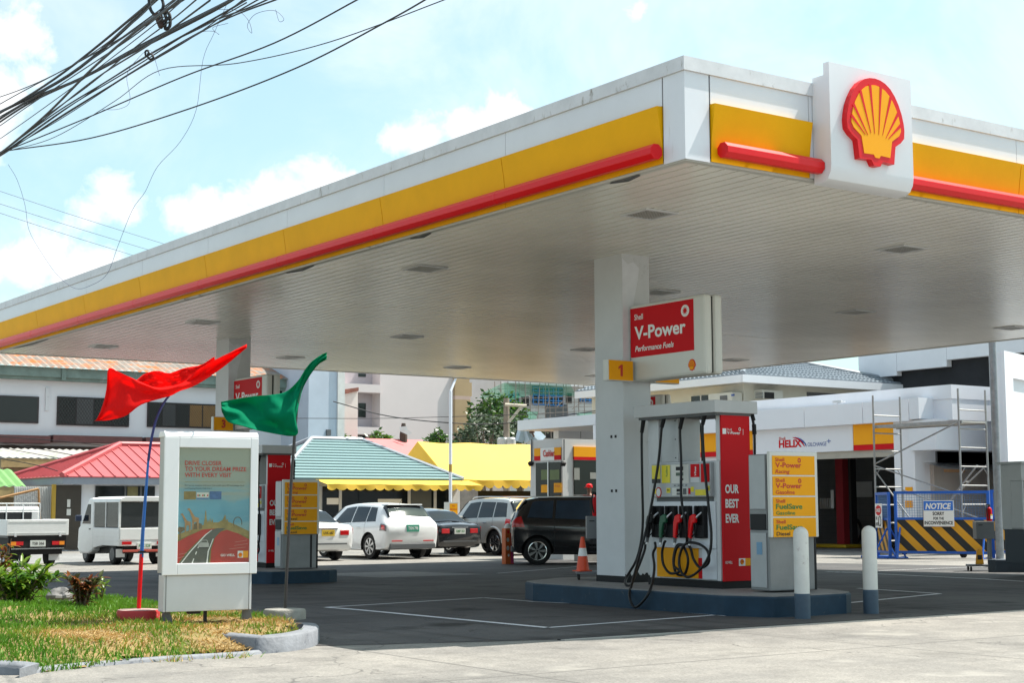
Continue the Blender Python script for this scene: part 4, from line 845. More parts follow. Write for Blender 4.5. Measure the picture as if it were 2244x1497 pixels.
def disc(root, R_, h, m1, m2, seed):
    q = random.Random(seed); b = B(); n = 40; pr_ = [R_*(1+q.uniform(-.02, .02)) for _ in range(n)]
    vs = [(pr_[k]*math.cos(k*2*math.pi/n)*s_, pr_[k]*math.sin(k*2*math.pi/n)*s_, z) for s_, z in ((1, 0), (1, h-.02), (.95, h), (.3, h+.01)) for k in range(n)]
    b.add(vs, [(j*n+k, j*n+(k+1) % n, (j+1)*n+(k+1) % n, (j+1)*n+k) for j in range(2) for k in range(n)]); b.o('base_side', m1, root, smooth=True)
    b = B(); b.add(vs, [(2*n+k, 2*n+(k+1) % n, 3*n+(k+1) % n, 3*n+k) for k in range(n)]+[tuple(range(3*n, 4*n))]); b.o('base_top', m2, root, smooth=True)
RFM = M('flag_red', (.90, .02, .018), .8, var=.06, vs=6, thin=.55, bump=.6, bs=9, spec=.1); GFM = M('flag_green', (.0, .27, .13), .8, var=.06, vs=6, thin=.5, bump=.6, bs=9, spec=.1)
p = hp(303, 1376, .06); g = gh(p.x, p.y); rf = thing('red_flag', 'red wind blown flag on a bent red and blue pole in a red concrete base', 'flag', (p.x, p.y, g)); D = dist(p); rl = Vector(rf.location)
disc(rf, .215, .12, M('base_red_paint', (.4, .02, .02), .6, var=.2, vs=6, dirt=(.45, .4, .38), da=.3, ds=8), M('base_worn_top', (.36, .25, .22), .85, var=.3, vs=8, dirt=(.4, .05, .05), da=.3, ds=6), 3)
b = B(); b.tube([dep(x, y, D)-rl for x, y in ((303, 1362), (306, 1290), (310, 1215))], .021, 10); b.o('pole_base', RED, rf, smooth=True)
PBL = M('pole_blue', (.02, .12, .42), .4, var=.15, vs=8); PNV = M('pole_navy', (.012, .02, .13), .4, var=.1)
b = B(); b.tube(cat([dep(x, y, D)-rl for x, y in ((310, 1222), (314, 1150), (319, 1085), (325, 1010))], 5), [.02-.0015*k/3 for k in range(16)], 10); b.o('pole_shaft', PBL, rf, smooth=True)
b = B(); b.tube(cat([dep(x, y, D)-rl for x, y in ((325, 1010), (332, 962), (343, 918), (360, 882), (382, 856), (410, 838), (450, 815))], 5), [.0155-.006*k/30 for k in range(31)], 8); b.o('pole_tip', PNV, rf, smooth=True)
b = B(); b.lathe([(.026, .08), (.03, .1), (.026, .13)], 0, 0, 12); b.o('pole_collar', DARK, rf)
b = B(); b.box(-.03, .03, -.03, .03, 0, .02); b.v = [tuple(Vector(v)+dep(311, 1212, D)-rl) for v in b.v]; b.o('pole_joint', BLACK, rf)
flag(rf, D-.03, [(212, 921), (228, 880), (234, 845), (238, 808), (262, 816), (300, 834), (345, 850), (395, 838), (450, 800), (541, 755)], [(207, 923), (240, 921), (275, 912), (305, 890), (330, 880), (372, 868), (395, 857), (432, 842), (485, 808), (541, 762)], RFM, lambda u, v: .10*math.sin(7*u+2.5*v)+.05*math.sin(13*u-5*v)-.06*v)
flag(rf, D+.10, [(300, 833), (320, 818), (345, 813), (372, 818), (400, 808), (440, 800), (470, 782)], [(300, 840), (325, 850), (345, 856), (375, 852), (405, 842), (445, 812), (472, 795)], RFM, lambda u, v: .06*math.sin(9*u)+.03*v, 30, 8)
p = hp(623, 1362, .06); gf = thing('green_flag', 'green wind blown flag on a dark pole in a grey concrete base', 'flag', (p.x, p.y, gh(p.x, p.y)+.0)); D = dist(p); rl = Vector(gf.location)
disc(gf, .225, .105, M('base_concrete', (.28, .27, .24), .9, var=.35, vs=7, bump=.5), bpy.data.materials['base_concrete'], 5)
b = B(); b.tube(cat([dep(x, y, D)-rl for x, y in ((624, 1352), (632, 1180), (638, 1060), (646, 950), (652, 880), (660, 840))], 4), .0165, 10); b.o('pole', M('pole_brown_black', (.035, .03, .03), .45, var=.3), gf, smooth=True)
flag(gf, D-.03, [(484, 881), (520, 874), (560, 868), (600, 865), (628, 858), (655, 832), (672, 805), (686, 790), (705, 777), (716, 772)], [(486, 903), (500, 925), (530, 934), (575, 946), (648, 955), (649, 920), (655, 885), (667, 845), (694, 803), (716, 788)], GFM, lambda u, v: .10*math.sin(6*u+3*v)+.06*math.sin(14*u-4*v)+.03*math.sin(9*v))
for q_, (px, py) in enumerate(((133, 1236), (143, 1234))): pass
# ------------------------------------------------------------------ cars (local: rear at y=0, heading +y, x to the right)
def pchip(xs, ys, x):
    n = len(xs); i = max(0, min(n-2, next((k for k in range(n-1) if x <= xs[k+1]), n-2)))
    h = [xs[k+1]-xs[k] for k in range(n-1)]; dl = [(ys[k+1]-ys[k])/h[k] for k in range(n-1)]
    def m(k):
        if k == 0: return dl[0]
        if k == n-1: return dl[-1]
        return 0 if dl[k-1]*dl[k] <= 0 else 2*dl[k-1]*dl[k]/(dl[k-1]+dl[k])
    t = (x-xs[i])/h[i]; t = max(0, min(1, t)); a, b_ = ys[i], ys[i+1]
    return (2*t**3-3*t*t+1)*a+(t**3-2*t*t+t)*h[i]*m(i)+(-2*t**3+3*t*t)*b_+(t**3-t*t)*h[i]*m(i+1)
class Shell:
    def __init__(s, st): s.st = st; s.ys = [r[0] for r in st]
    def sec(s, y):
        zb, zl, zt, ws, wb, wt = [pchip(s.ys, [r[k] for r in s.st], y) for k in range(1, 7)]
        wm = max(ws, wb)+.012
        return [(0, zb), (ws-.10, zb), (ws, zb+.10), (wm, (zb+zl)/2+.06), (wb, zl), (wt+(wb-wt)*.12, zl+(zt-zl)*.86), (wt-.12, zt-.012), (0, zt+.012)]
    def pt(s, y, t, side=1):
        q = s.sec(y); q = [(-q[1][0], q[1][1])]+q+[(-q[6][0], q[6][1])]; i = min(int(t), 6); f = t-i; a, b_, c, d = q[i:i+4]
        h = lambda k: .5*(2*b_[k]+(c[k]-a[k])*f+(2*a[k]-5*b_[k]+4*c[k]-d[k])*f*f+(3*b_[k]-a[k]-3*c[k]+d[k])*f**3)
        return Vector((side*max(0, h(0)), y, h(1)))
    def nor(s, y, t, side):
        e = .01; a = s.pt(min(y+e, s.ys[-1]), t, side)-s.pt(max(y-e, s.ys[0]), t, side); b_ = s.pt(y, min(t+.02, 7), side)-s.pt(y, max(t-.02, 0), side)
        n = a.cross(b_); n = n if n.length > 1e-9 else Vector((0, 0, 1)); n.normalize()
        ref = Vector((side, 0, .6 if t > 4.5 else 0)); return n if n.dot(ref) > 0 else -n
    def patch(s, b, yb0, yb1, yt0, yt1, t0, t1, side, off=.006, nu=8, nv=5):
        def f(u, v):
            y = (yb0+(yb1-yb0)*u)*(1-v)+(yt0+(yt1-yt0)*u)*v; t = t0+(t1-t0)*v; return s.pt(y, t, side)+s.nor(y, t, side)*off
        k = len(b.f); b.grid(f, nu, nv)
        if side > 0: b.f[k:] = [q[::-1] for q in b.f[k:]]
    def top(s, b, y0, y1, tm0, tm1, off=.018, nu=16, nv=20):
        def f(u, v):
            y = y0+(y1-y0)*u; tm = tm0+(tm1-tm0)*u; w = v*2-1; side = 1 if w >= 0 else -1; t = 7-abs(w)*(7-tm); return s.pt(y, t, side)+s.nor(y, t, side)*off
        b.grid(f, nu, nv)
CUT = None
def car(name, label, cat_, loc, rz, st, paint, wheels, wr, sidew, rearw, frontw, sc=1, rim=None, group='cars parked at the station', spokes=7):
    r = thing(name, label, cat_, loc, rz, group); r.scale = (sc,)*3
    sh = Shell(st); ys = []
    for a, c in zip(st, st[1:]):
        k = max(2, int((c[0]-a[0])/.09)); ys += [a[0]+(c[0]-a[0])*i/k for i in range(k)]
    ys.append(st[-1][0]); ts = [i/4 for i in range(29)]; n = len(ts); m = 2*n-2
    b = B()
    for y in ys:
        R_ = [sh.pt(y, t, 1) for t in ts]; b.v += [tuple(p) for p in R_]+[(-p.x, p.y, p.z) for p in R_[-2:0:-1]]
    b.f = [[i*m+k, (i+1)*m+k, (i+1)*m+(k+1) % m, i*m+(k+1) % m] for i in range(len(ys)-1) for k in range(m)]
    b.f += [list(range(m)), list(range((len(ys)-1)*m, len(ys)*m))[::-1]]; b.m = [0]*len(b.f)
    body = b.o('body', [paint, DARK], r, smooth=True, sharp=38)
    wmax = max(max(q[4], q[5]) for q in st)
    c = B()
    for wy in wheels:
        for s_ in (1, -1): c.lathe([(wr*1.15, s_*(wmax-.30)), (wr*1.15, s_*(wmax+.2))], wy, wr, 32, 'x')
    c.v = [(v[0], v[1], v[2]) for v in c.v]; co = c.o('cutter', [DARK])
    bmx = bmesh.new(); bmx.from_mesh(co.data); bmesh.ops.recalc_face_normals(bmx, faces=bmx.faces); bmx.to_mesh(co.data); bmx.free()
    bmx = bmesh.new(); bmx.from_mesh(body.data); bmesh.ops.recalc_face_normals(bmx, faces=bmx.faces); bmx.to_mesh(body.data); bmx.free()
    co.parent = r; md = body.modifiers.new('arch', 'BOOLEAN'); md.object = co; md.operation = 'DIFFERENCE'; md.solver = 'EXACT'; md.material_mode = 'TRANSFER'
    bpy.context.view_layer.update(); dg = bpy.context.evaluated_depsgraph_get(); nm = bpy.data.meshes.new_from_object(body.evaluated_get(dg)); body.modifiers.clear(); body.data = nm; nm.name = 'body'
    bpy.data.objects.remove(co)
    for q in sidew:
        for s_ in (1, -1): w = B(); sh.patch(w, *q[:4], *(q[4:] or (4.12, 4.93)), s_); w.o('side_window', CGLASS, r, smooth=True)
    w = B(); sh.top(w, *rearw); w.o('rear_window', CGLASS, r, smooth=True)
    w = B(); sh.top(w, *frontw); w.o('windscreen', CGLASS, r, smooth=True)
    rim = rim or RIMM
    for wy in wheels:
        for s_ in (1, -1):
            x = s_*(wmax-.03); q = B(); a, c_ = sorted((x-s_*.2, x)); q.lathe([(wr*.64, a+.05), (wr*.67, a), (wr*.94, a), (wr, a+.03), (wr, c_-.03), (wr*.95, c_), (wr*.67, c_), (wr*.64, c_-.05)], wy, wr, 28, 'x'); tw = q.o('wheel', BLACK, r, smooth=True)
            q = B(); q.lathe([(wr*.66, min(x-s_*.06, x-s_*.03)), (wr*.66, max(x-s_*.06, x-s_*.03))], wy, wr, 24, 'x'); q.o('wheel_disc', DARK, tw)
            q = B(); xi = x-s_*.012
            for k in range(spokes):
                a0 = k*2*math.pi/spokes; pr_ = [(wr*.08, a0-.5), (wr*.64, a0-.17), (wr*.64, a0+.17), (wr*.08, a0+.5)]
                q.prism([(wy+rr*math.cos(a), wr+rr*math.sin(a)) for rr, a in pr_], 'x', min(xi, xi+s_*.015), max(xi, xi+s_*.015))
            q.tube([(xi, wy+wr*.65*math.cos(a*math.pi/12), wr+wr*.65*math.sin(a*math.pi/12)) for a in range(25)], .016, 6, False); q.o('rim', rim, tw)
    return r, sh
def bx(r, name, m, x0, x1, y0, y1, z0, z1, bev=0): b = B(); b.box(x0, x1, y0, y1, z0, z1); return b.o(name, m, r, bev=bev)
def lamp2(r, sh, y0, y1, t0, t1, m=LENS, off=.008):
    for s_ in (1, -1): b = B(); sh.patch(b, y0, y1, y0, y1, t0, t1, s_, off); b.o('tail_light', m, r, smooth=True)
def plate_(r, s, z, y=-.012, m=None, tm=None, w=.40, h=.17):
    k = bx(r, 'number_plate', m or bpy.data.materials['plate_white'], -w/2, w/2, y-.006, y+.03, z, z+h); T(k, s, (0, y-.007, z+h*.3), h*.45, tm or GRNT, w*.8, al='C', bold=.02); return k
M('plate_white', (.6, .62, .58), .4, var=0); PLG = M('plate_green', (.05, .3, .2), .4, var=0); PLY = M('plate_yellow', (.65, .42, .03), .4, var=0)
PW_ = M('car_paint_white', (.72, .73, .73), .25, var=.02, coat=.8); PB_ = M('car_paint_black', (.008, .008, .010), .12, var=0, coat=1.0); PS_ = M('car_paint_silver', (.50, .49, .45), .3, metal=.35, var=.03, coat=.8)
def handles(r, sh, ys, z, m):
    for y in ys:
        for s_ in (1, -1): p = sh.pt(y, 3.75, s_); b = B(); b.box(p.x-.012, p.x+.03*s_, y-.10, y+.10, p.z-.02, p.z+.015); b.o('door_handle', m, r, bev=.006)
def seams(r, sh, ys, m=DARK):
    for y in ys:
        for s_ in (1, -1): b = B(); sh.patch(b, y-.005, y+.005, y-.005, y+.005, 2.1, 4.1, s_, .002, 1, 10); b.o('door_seam', m, r)
def mirror(r, y, x, z, m):
    for s_ in (1, -1): b = B(); b.box(s_*x, s_*(x+.2), y-.06, y+.04, z, z+.14); b.o('mirror', m, r, bev=.03)
GZ2 = -.31
# white crossover
st = [(0, .50, .86, .92, .74, .80, .62), (.05, .36, .97, 1.05, .84, .87, .68), (.16, .30, 1.03, 1.20, .90, .905, .68), (.55, .27, 1.05, 1.55, .92, .91, .64), (.85, .26, 1.04, 1.60, .92, .91, .62), (1.9, .25, 1.01, 1.645, .92, .91, .62), (2.8, .25, .98, 1.57, .92, .91, .63), (3.7, .26, .96, 1.04, .92, .89, .74), (4.35, .28, .86, .90, .88, .80, .62), (4.62, .36, .70, .74, .70, .62, .45)]
c, sh = car('parked_car', 'white crossover parked between the white sedan and the black sedan', 'car', (25.05, 41.1, GZ2), .02, st, PW_, (.98, 3.72), .37, [(.62, 1.15, .85, 1.2), (1.2, 1.98, 1.24, 1.98), (2.04, 3.1, 2.04, 2.62)], (.20, .56, 4.9, 5.0), (3.6, 2.9, 4.7, 5.1), 1.06)
for s_ in (1, -1):
    b = B(); sh.patch(b, .04, .34, .05, .30, 3.35, 3.98, s_, .01); k = b.o('tail_light', M('lens_smoke', (.16, .15, .15), .15, var=0) if 'lens_smoke' not in bpy.data.materials else bpy.data.materials['lens_smoke'], c, smooth=True); b = B(); sh.patch(b, .09, .24, .09, .24, 3.45, 3.85, s_, .014); b.o('lamp_core', LENS, k, smooth=True)
plate_(c, 'TXN 798', .80, -.012, PLG, TXTW, .42, .20); T(c, 'o', (0, -.012, 1.03), .07, CHROME, .10, al='C')
bx(c, 'lower_bumper', DGREY, -.78, .78, -.015, .3, .30, .46, .02); bx(c, 'reflector', LENS, -.72, -.36, -.012, .05, .52, .55); bx(c, 'reflector', LENS, .36, .72, -.012, .05, .52, .55)
b = B(); b.tube([(.05, .27, 1.29), (.30, .24, 1.27), (.42, .235, 1.265)], .012, 6); b.o('rear_wiper', BLACK, c); bx(c, 'spoiler', PW_, -.60, .60, .42, .8, 1.565, 1.60, .015)
for s_ in (1, -1): b = B(); b.lathe([(.045, -.03), (.045, .12)], s_*.62, -.33, 14, 'y'); b.o('exhaust_tip', CHROME, c)
handles(c, sh, (1.55, 2.5), .9, PW_); seams(c, sh, (1.2, 2.02, 3.05)); mirror(c, 2.95, .90, 1.02, PW_); b = B(); b.tube([(0, .75, 1.6), (0, .6, 1.75)], .006, 5); b.o('aerial', BLACK, c)
# black sedan
sed = [(0, .45, .80, .86, .68, .74, .58), (.05, .32, .92, .98, .78, .80, .64), (.25, .27, .97, 1.03, .83, .82, .66), (.60, .26, .97, 1.06, .845, .83, .64), (1.25, .25, .96, 1.40, .845, .83, .54), (1.95, .24, .94, 1.485, .845, .83, .54), (2.55, .24, .92, 1.42, .845, .83, .55), (3.3, .25, .90, .98, .845, .81, .66), (4.0, .27, .80, .84, .82, .74, .55), (4.28, .34, .66, .69, .66, .58, .40)]
sw = [(.95, 1.28, 1.28, 1.36), (1.33, 2.0, 1.40, 2.0), (2.06, 2.95, 2.06, 2.5)]
def sedan(label, loc, paint, pl, sc, lights, rz=0.):
    c, sh = car('parked_car', label, 'car', loc, rz, sed, paint, (.92, 3.42), .31, sw, (.66, 1.2, 5.05, 5.1), (3.2, 2.62, 4.9, 5.1), sc, RIMM)
    for s_ in (1, -1): b = B(); sh.patch(b, .02, .30, .03, .26, 3.3, 4.05, s_, .008); b.o('tail_light', lights, c, smooth=True); bx(c, 'tail_light', lights, *sorted((s_*.38, s_*.66)), -.012, .1, .72, .86, .01)
    plate_(c, pl[0], .70, -.014, pl[1], pl[2]); bx(c, 'bumper_strip', DGREY, -.6, .6, -.012, .1, .46, .50); bx(c, 'chrome_strip', CHROME, -.3, .3, -.016, .05, .89, .915)
    handles(c, sh, (1.6, 2.6), .9, paint); seams(c, sh, (1.32, 2.03, 2.95)); mirror(c, 2.85, .82, .93, paint); return c, sh
c, sh = sedan('black sedan parked between the white crossover and the silver off-roader', (27.5, 42.2, GZ2), PB_, ('XMF 351', bpy.data.materials['plate_white'], GRNT), 1.05, LENS)
b = B(); b.lathe([(.16, 0), (.16, .05)], -.38, 1.08, 14); b.v = [(v[0], v[1]+1.0, v[2]-.06) for v in b.v]; b.o('seat_cushion', M('cushion_yellow', (.5, .4, .05), .7), c)
c, sh = sedan('white taxi sedan with a yellow number plate leftmost of the parked row', (22.15, 41.2, GZ2), PW_, ('UVK 687', PLY, BLKT), 1.07, LENS)
b = B(); sh.top(b, .78, .98, 5.9, 5.9, .012); b.o('window_sticker', M('sticker_green', (.02, .3, .12), .4, var=0), c)
# silver off-roader
suv = [(0, .52, 1.0, 1.05, .76, .82, .68), (.05, .42, 1.12, 1.22, .86, .89, .72), (.16, .40, 1.17, 1.5, .90, .90, .70), (.36, .39, 1.18, 1.75, .91, .90, .68), (.8, .38, 1.17, 1.81, .91, .90, .66), (2.0, .38, 1.14, 1.85, .91, .90, .66), (2.85, .38, 1.12, 1.76, .91, .90, .66), (3.55, .38, 1.10, 1.20, .91, .89, .74), (4.4, .42, 1.02, 1.06, .88, .84, .68), (4.68, .5, .8, .84, .76, .70, .5)]
c, sh = car('parked_car', 'silver off-roader with a big chromed wheel parked behind the black people carrier', 'car', (30.1, 41.65, GZ2), 0, suv, PS_, (1.0, 3.75), .40, [(.32, 1.05, .5, 1.1), (1.12, 1.95, 1.16, 1.95), (2.02, 3.0, 2.02, 2.65)], (.13, .34, 4.9, 5.0), (3.45, 2.9, 4.8, 5.1), 1.03, CHROME, spokes=6)
for s_ in (1, -1):
    b = B(); sh.patch(b, .02, .36, .03, .32, 3.35, 4.0, s_, .01); b.o('tail_light', LENS, c, smooth=True); bx(c, 'tail_light', LENS, *sorted((s_*.5, s_*.8)), -.012, .1, .88, 1.06, .01)
    b = B(); b.tube(cat([(s_*.60, .5, 1.78), (s_*.60, .7, 1.87), (s_*.60, 2.4, 1.89), (s_*.60, 2.7, 1.82)], 5), .018, 6); b.o('roof_rail', STEEL, c)
    q = B()
    for wy in (1.0, 3.75): q = B(); q.tube([(s_*.92, wy+.50*math.cos(a*math.pi/14), .40+.50*math.sin(a*math.pi/14)) for a in range(0, 15)], .045, 6); q.o('wing_flare', PS_, c, smooth=True)
plate_(c, 'ZGP 118', .75); handles(c, sh, (1.5, 2.5), 1.0, CHROME); seams(c, sh, (1.08, 1.98, 2.95)); mirror(c, 2.85, .9, 1.12, PS_); bx(c, 'chrome_strip', CHROME, -.4, .4, -.014, .05, 1.0, 1.06)
# black people carrier refuelling
mpv = [(0, .48, .95, 1.0, .70, .76, .62), (.05, .34, 1.02, 1.10, .80, .83, .66), (.15, .28, 1.05, 1.32, .84, .85, .66), (.38, .26, 1.06, 1.55, .86, .85, .64), (.8, .25, 1.04, 1.60, .86, .85, .62), (1.9, .24, 1.0, 1.62, .86, .85, .62), (2.6, .24, .97, 1.54, .86, .85, .62), (3.5, .25, .94, 1.02, .86, .83, .70), (4.1, .28, .82, .86, .82, .74, .56), (4.38, .36, .66, .70, .66, .58, .42)]
c, sh = car('parked_car', 'black people carrier standing between the orange post and the near column', 'car', (25.04, 35.8, gz(35)), -2.15, mpv, PB_, (.60, 3.25), .33, [(.36, .95, .50, 1.0), (1.02, 1.85, 1.07, 1.85), (1.92, 2.9, 1.92, 2.45)], (.14, .36, 4.9, 5.0), (3.4, 2.65, 4.8, 5.1), 1.17, CHROME)
for s_ in (1, -1): b = B(); sh.patch(b, .01, .30, .02, .22, 3.5, 4.25, s_, .01); b.o('tail_light', LENS, c, smooth=True); b = B(); b.box(*sorted((s_*.60, s_*.64)), .5, 2.4, 1.585, 1.61); b.o('roof_trim', STEEL, c)
plate_(c, 'NKO 214', .75); handles(c, sh, (1.5, 2.4), .95, PB_); seams(c, sh, (1.0, 1.88, 2.9)); mirror(c, 2.8, .85, .98, PB_); bx(c, 'lower_bumper', DGREY, -.72, .72, -.012, .2, .30, .44, .02)
MG = M('glass_sky_reflection', (.025, .045, .075), .08, var=.3, vs=2, spec=.5)  # blue in the glass colour paints in the reflected sky
for q in c.children:
    if q.name.startswith('side_window'): q.data.materials[0] = MG
# open pickup truck at the left edge
TW = M('truck_white', (.70, .71, .70), .4, var=.06, vs=3, dirt=(.4, .38, .33), da=.1, ds=5)
p = gp(81, 1243); r = thing('pickup_truck', 'small white pickup truck with number TSB 366 and an open bed seen from behind', 'truck', (p.x, p.y, gz(p.y)), .0, 'small trucks on the street')
D = dist(p); zz = lambda y: dep(81, y, D).z-gz(p.y)
zt, zm, zl = zz(1139), zz(1174), zz(1200)
b = B(); b.box(-.86, .86, 0, .05, zm, zt); tg = b.o('tailgate', TW, r, bev=.015)
q = B(); q.box(-.80, .80, -.008, -.001, zm+.06, zm+.075).box(-.80, .80, -.008, -.001, zt-.07, zt-.05); q.o('pressed_rib', TW, tg)
for x in (-.62, .62): bx(tg, 'hinge', LGREY, x-.03, x+.03, -.02, 0, zm-.03, zm+.08)
bx(r, 'bed_side', TW, -.86, -.80, .055, 2.1, zm, zt, .012); bx(r, 'bed_side', TW, .80, .86, .055, 2.1, zm, zt, .012); bx(r, 'bed_floor', DGREY, -.8, .8, .055, 2.1, zm-.06, zm+.02); bx(r, 'chassis', BLACK, -.72, .72, .1, 3.4, zl-.2, zm-.07); bx(r, 'rear_panel', BLACK, -.80, .80, .02, .09, zl-.02, zm-.01)
for s_ in (1, -1):
    k = bx(r, 'tail_light', LENS, *sorted((s_*.40, s_*.74)), -.02, .02, zl+.06, zl+.16); bx(k, 'amber_light', AMBER, *sorted((s_*.60, s_*.74)), -.025, -.021, zl+.06, zl+.16)
    for y in (.75, 2.95):
        q = B(); q.lathe([(.27, s_*.48), (.29, s_*.52), (.29, s_*.66), (.25, s_*.69)] if s_ > 0 else [(.25, -.69), (.29, -.66), (.29, -.52), (.27, -.48)], y, .29, 24, 'x'); w = q.o('wheel', BLACK, r, smooth=True); q = B(); a, c_ = sorted((s_*.692, s_*.70)); q.lathe([(.16, a), (.16, c_)], y, .29, 18, 'x'); q.o('rim', LGREY, w)
    bx(r, 'mud_flap', BLACK if s_ < 0 else LGREY, *sorted((s_*.42, s_*.72)), .30, .32, .16, .5)
plate_(r, 'TSB 366', zl+.02, -.03, None, BLKT, .42, .17); bx(r, 'bumper_bar', CHROME, -.72, .72, -.05, -.02, zl-.05, zl-.02)
b = B(); b.prism([(2.2, zm-.1), (2.2, 1.60), (2.26, 1.66), (3.1, 1.64), (3.6, 1.0), (3.68, .5), (3.6, .3), (2.2, .3)], 'x', -.74, .74); cb = b.o('cab', TW, r, bev=.05)
bx(cb, 'rear_window', CGLASS, -.52, .52, 2.185, 2.199, 1.12, 1.52, .03); 
for s_ in (1, -1): b = B(); b.prism([(2.4, 1.1), (2.4, 1.5), (3.02, 1.5), (3.3, 1.1)], 'x', *sorted((s_*.741, s_*.747))); b.o('side_window', CGLASS, cb)
b = B()
for x in (-.72, -.24, .24, .72): b.tube([(x, 2.1, zt-.2), (x, 2.1, 1.74)], .016, 6)
b.tube([(-.72, 2.1, 1.74), (.72, 2.1, 1.74)], .016, 6); b.tube([(-.72, 2.1, 1.5), (.72, 2.1, 1.5)], .014, 6); b.o('headboard_rack', TW, r)
# white passenger van with a canvas back
p = Vector((16.78, 42.2, 0)); p.z = gz(p.y); r = thing('utility_van', 'small white passenger van with dark canvas covered back, behind the red flagpole', 'van', p, .0, 'small trucks on the street'); s_c = 1.06; r.scale = (s_c,)*3
VG = M('vinyl_dark', (.03, .033, .035), .25, var=.25, vs=3)
b = B(); b.prism([(.0, .50), (.0, .98), (1.945, .98), (1.945, .42), (1.2, .50)], 'x', -.70, .70); b.o('bed', TW, r, bev=.015)
for x in (-1, 1):
    q = B()
    for z in (.62, .74, .86): q.box(*sorted((x*.70, x*.706)), .05, 1.95, z, z+.03)
    q.o('pressed_rib', TW, r)
b = B(); b.prism([(1.95, .35), (1.95, 1.74), (2.1, 1.80), (2.35, 1.78), (2.95, 1.05), (3.15, .95), (3.2, .4), (3.0, .25), (2.3, .25)], 'x', -.70, .70); cb = b.o('cab', TW, r, bev=.05)
for x in (1, -1):
    b = B(); b.prism([(2.15, 1.08), (2.15, 1.62), (2.38, 1.62), (2.80, 1.08)], 'x', *sorted((x*.701, x*.708))); b.o('side_window', CGLASS, cb); bx(cb, 'mirror', M('mirror_navy', (.02, .03, .06), .4, var=0) if 'mirror_navy' not in bpy.data.materials else bpy.data.materials['mirror_navy'], *sorted((x*.72, x*.90)), 2.80, 2.86, 1.15, 1.32, .02); bx(cb, 'door_handle', BLACK, *sorted((x*.70, x*.715)), 2.15, 2.25, .92, .95)
    b = B(); b.prism([(.02, 1.0), (.02, 1.62), (.06, 1.70), (1.92, 1.70), (1.92, 1.0)], 'x', *sorted((x*.66, x*.68))); b.o('canvas_side', VG, r)
b = B(); b.box(-.66, .66, -.0, .03, 1.0, 1.66); b.o('canvas_back', VG, r, bev=.02)
b = B(); b.prism([(-.72, 1.66), (-.70, 1.76), (-.55, 1.82), (.55, 1.82), (.70, 1.76), (.72, 1.66), (.66, 1.68), (-.66, 1.68)], 'y', -.05, 2.0); b.o('roof', TW, r, bev=.02)
for x in (-.68, .68): bx(r, 'corner_post', TW, x-.025, x+.025, -.01, .05, .98, 1.7); bx(r, 'corner_post', TW, x-.02, x+.02, 1.0, 1.04, .98, 1.7)
bx(r, 'tailgate', TW, -.68, .68, -.03, -.002, .66, .97, .012); bx(r, 'rear_skirt', TW, -.66, .66, -.02, 0, .5, .64, .01); bx(r, 'bumper_bar', M('bumper_red', (.4, .06, .04), .5, var=.1), -.62, .62, -.10, -.05, .34, .40, .01); plate_(r, 'PVC 529', .42, -.05, None, GRNT, .40, .16)
for x in (1, -1):
    bx(r, 'tail_light', LENS, *sorted((x*.36, x*.62)), -.05, -.022, .54, .62)
    for y in (.55, 2.62):
        q = B(); a = [(.24, .46), (.28, .49), (.28, .63), (.24, .66)]; q.lathe(a if x > 0 else [(ra, -xx) for ra, xx in a[::-1]], y, .28, 24, 'x'); w = q.o('wheel', BLACK, r, smooth=True); q = B(); q.lathe([(.17, min(x*.662, x*.67)), (.17, max(x*.662, x*.67))], y, .28, 18, 'x'); q.o('rim', DGREY, w)
bx(r, 'chassis', BLACK, -.5, .5, .1, 2.6, .3, .5)
for x in (1, -1):
    bx(r, 'mud_flap', TW, *sorted((x*.44, x*.68)), .22, .24, .2, .42)
# orange and pink sticker covered post
p = gp(1113, 1237); k = thing('safety_post', 'square orange and pink post covered in stickers beside the black people carrier', 'post', p, -.15)
OR = M('post_orange', (.62, .12, .02), .5, var=.15, vs=6, dirt=(.45, .35, .3), da=.15, ds=5); PK = M('post_pink', (.55, .04, .16), .5, var=.15, vs=6)
b = B(); b.box(-.13, .12, -.12, .12, 0, 1.0); kk = b.o('post_body', OR, k, bev=.01); bx(k, 'pink_side', PK, .121, .128, -.115, .115, .0, 1.0); bx(kk, 'pink_face', PK, .03, .118, -.126, -.121, .02, .99)
for x, z, rr, m in ((-.06, .68, .05, SIGNW), (.075, .72, .045, LGREY), (-.06, .45, .055, LGREY), (.07, .4, .04, YELS), (-.05, .90, .04, REDS), (.07, .92, .03, TXTW), (-.04, .25, .035, TXTW)):
    b = B(); poly(b, (x, -.127, z), FRONT, [(rr*.8*math.cos(a*math.pi/8), rr*1.2*math.sin(a*math.pi/8)) for a in range(16)], 0, .004); b.o('sticker', m, kk)
b = B(); b.lathe([(.1, 1.0), (.1, 1.05), (.06, 1.12), (.01, 1.14)], 0, 0, 16); b.o('white_cap', TXTW, k, smooth=True)
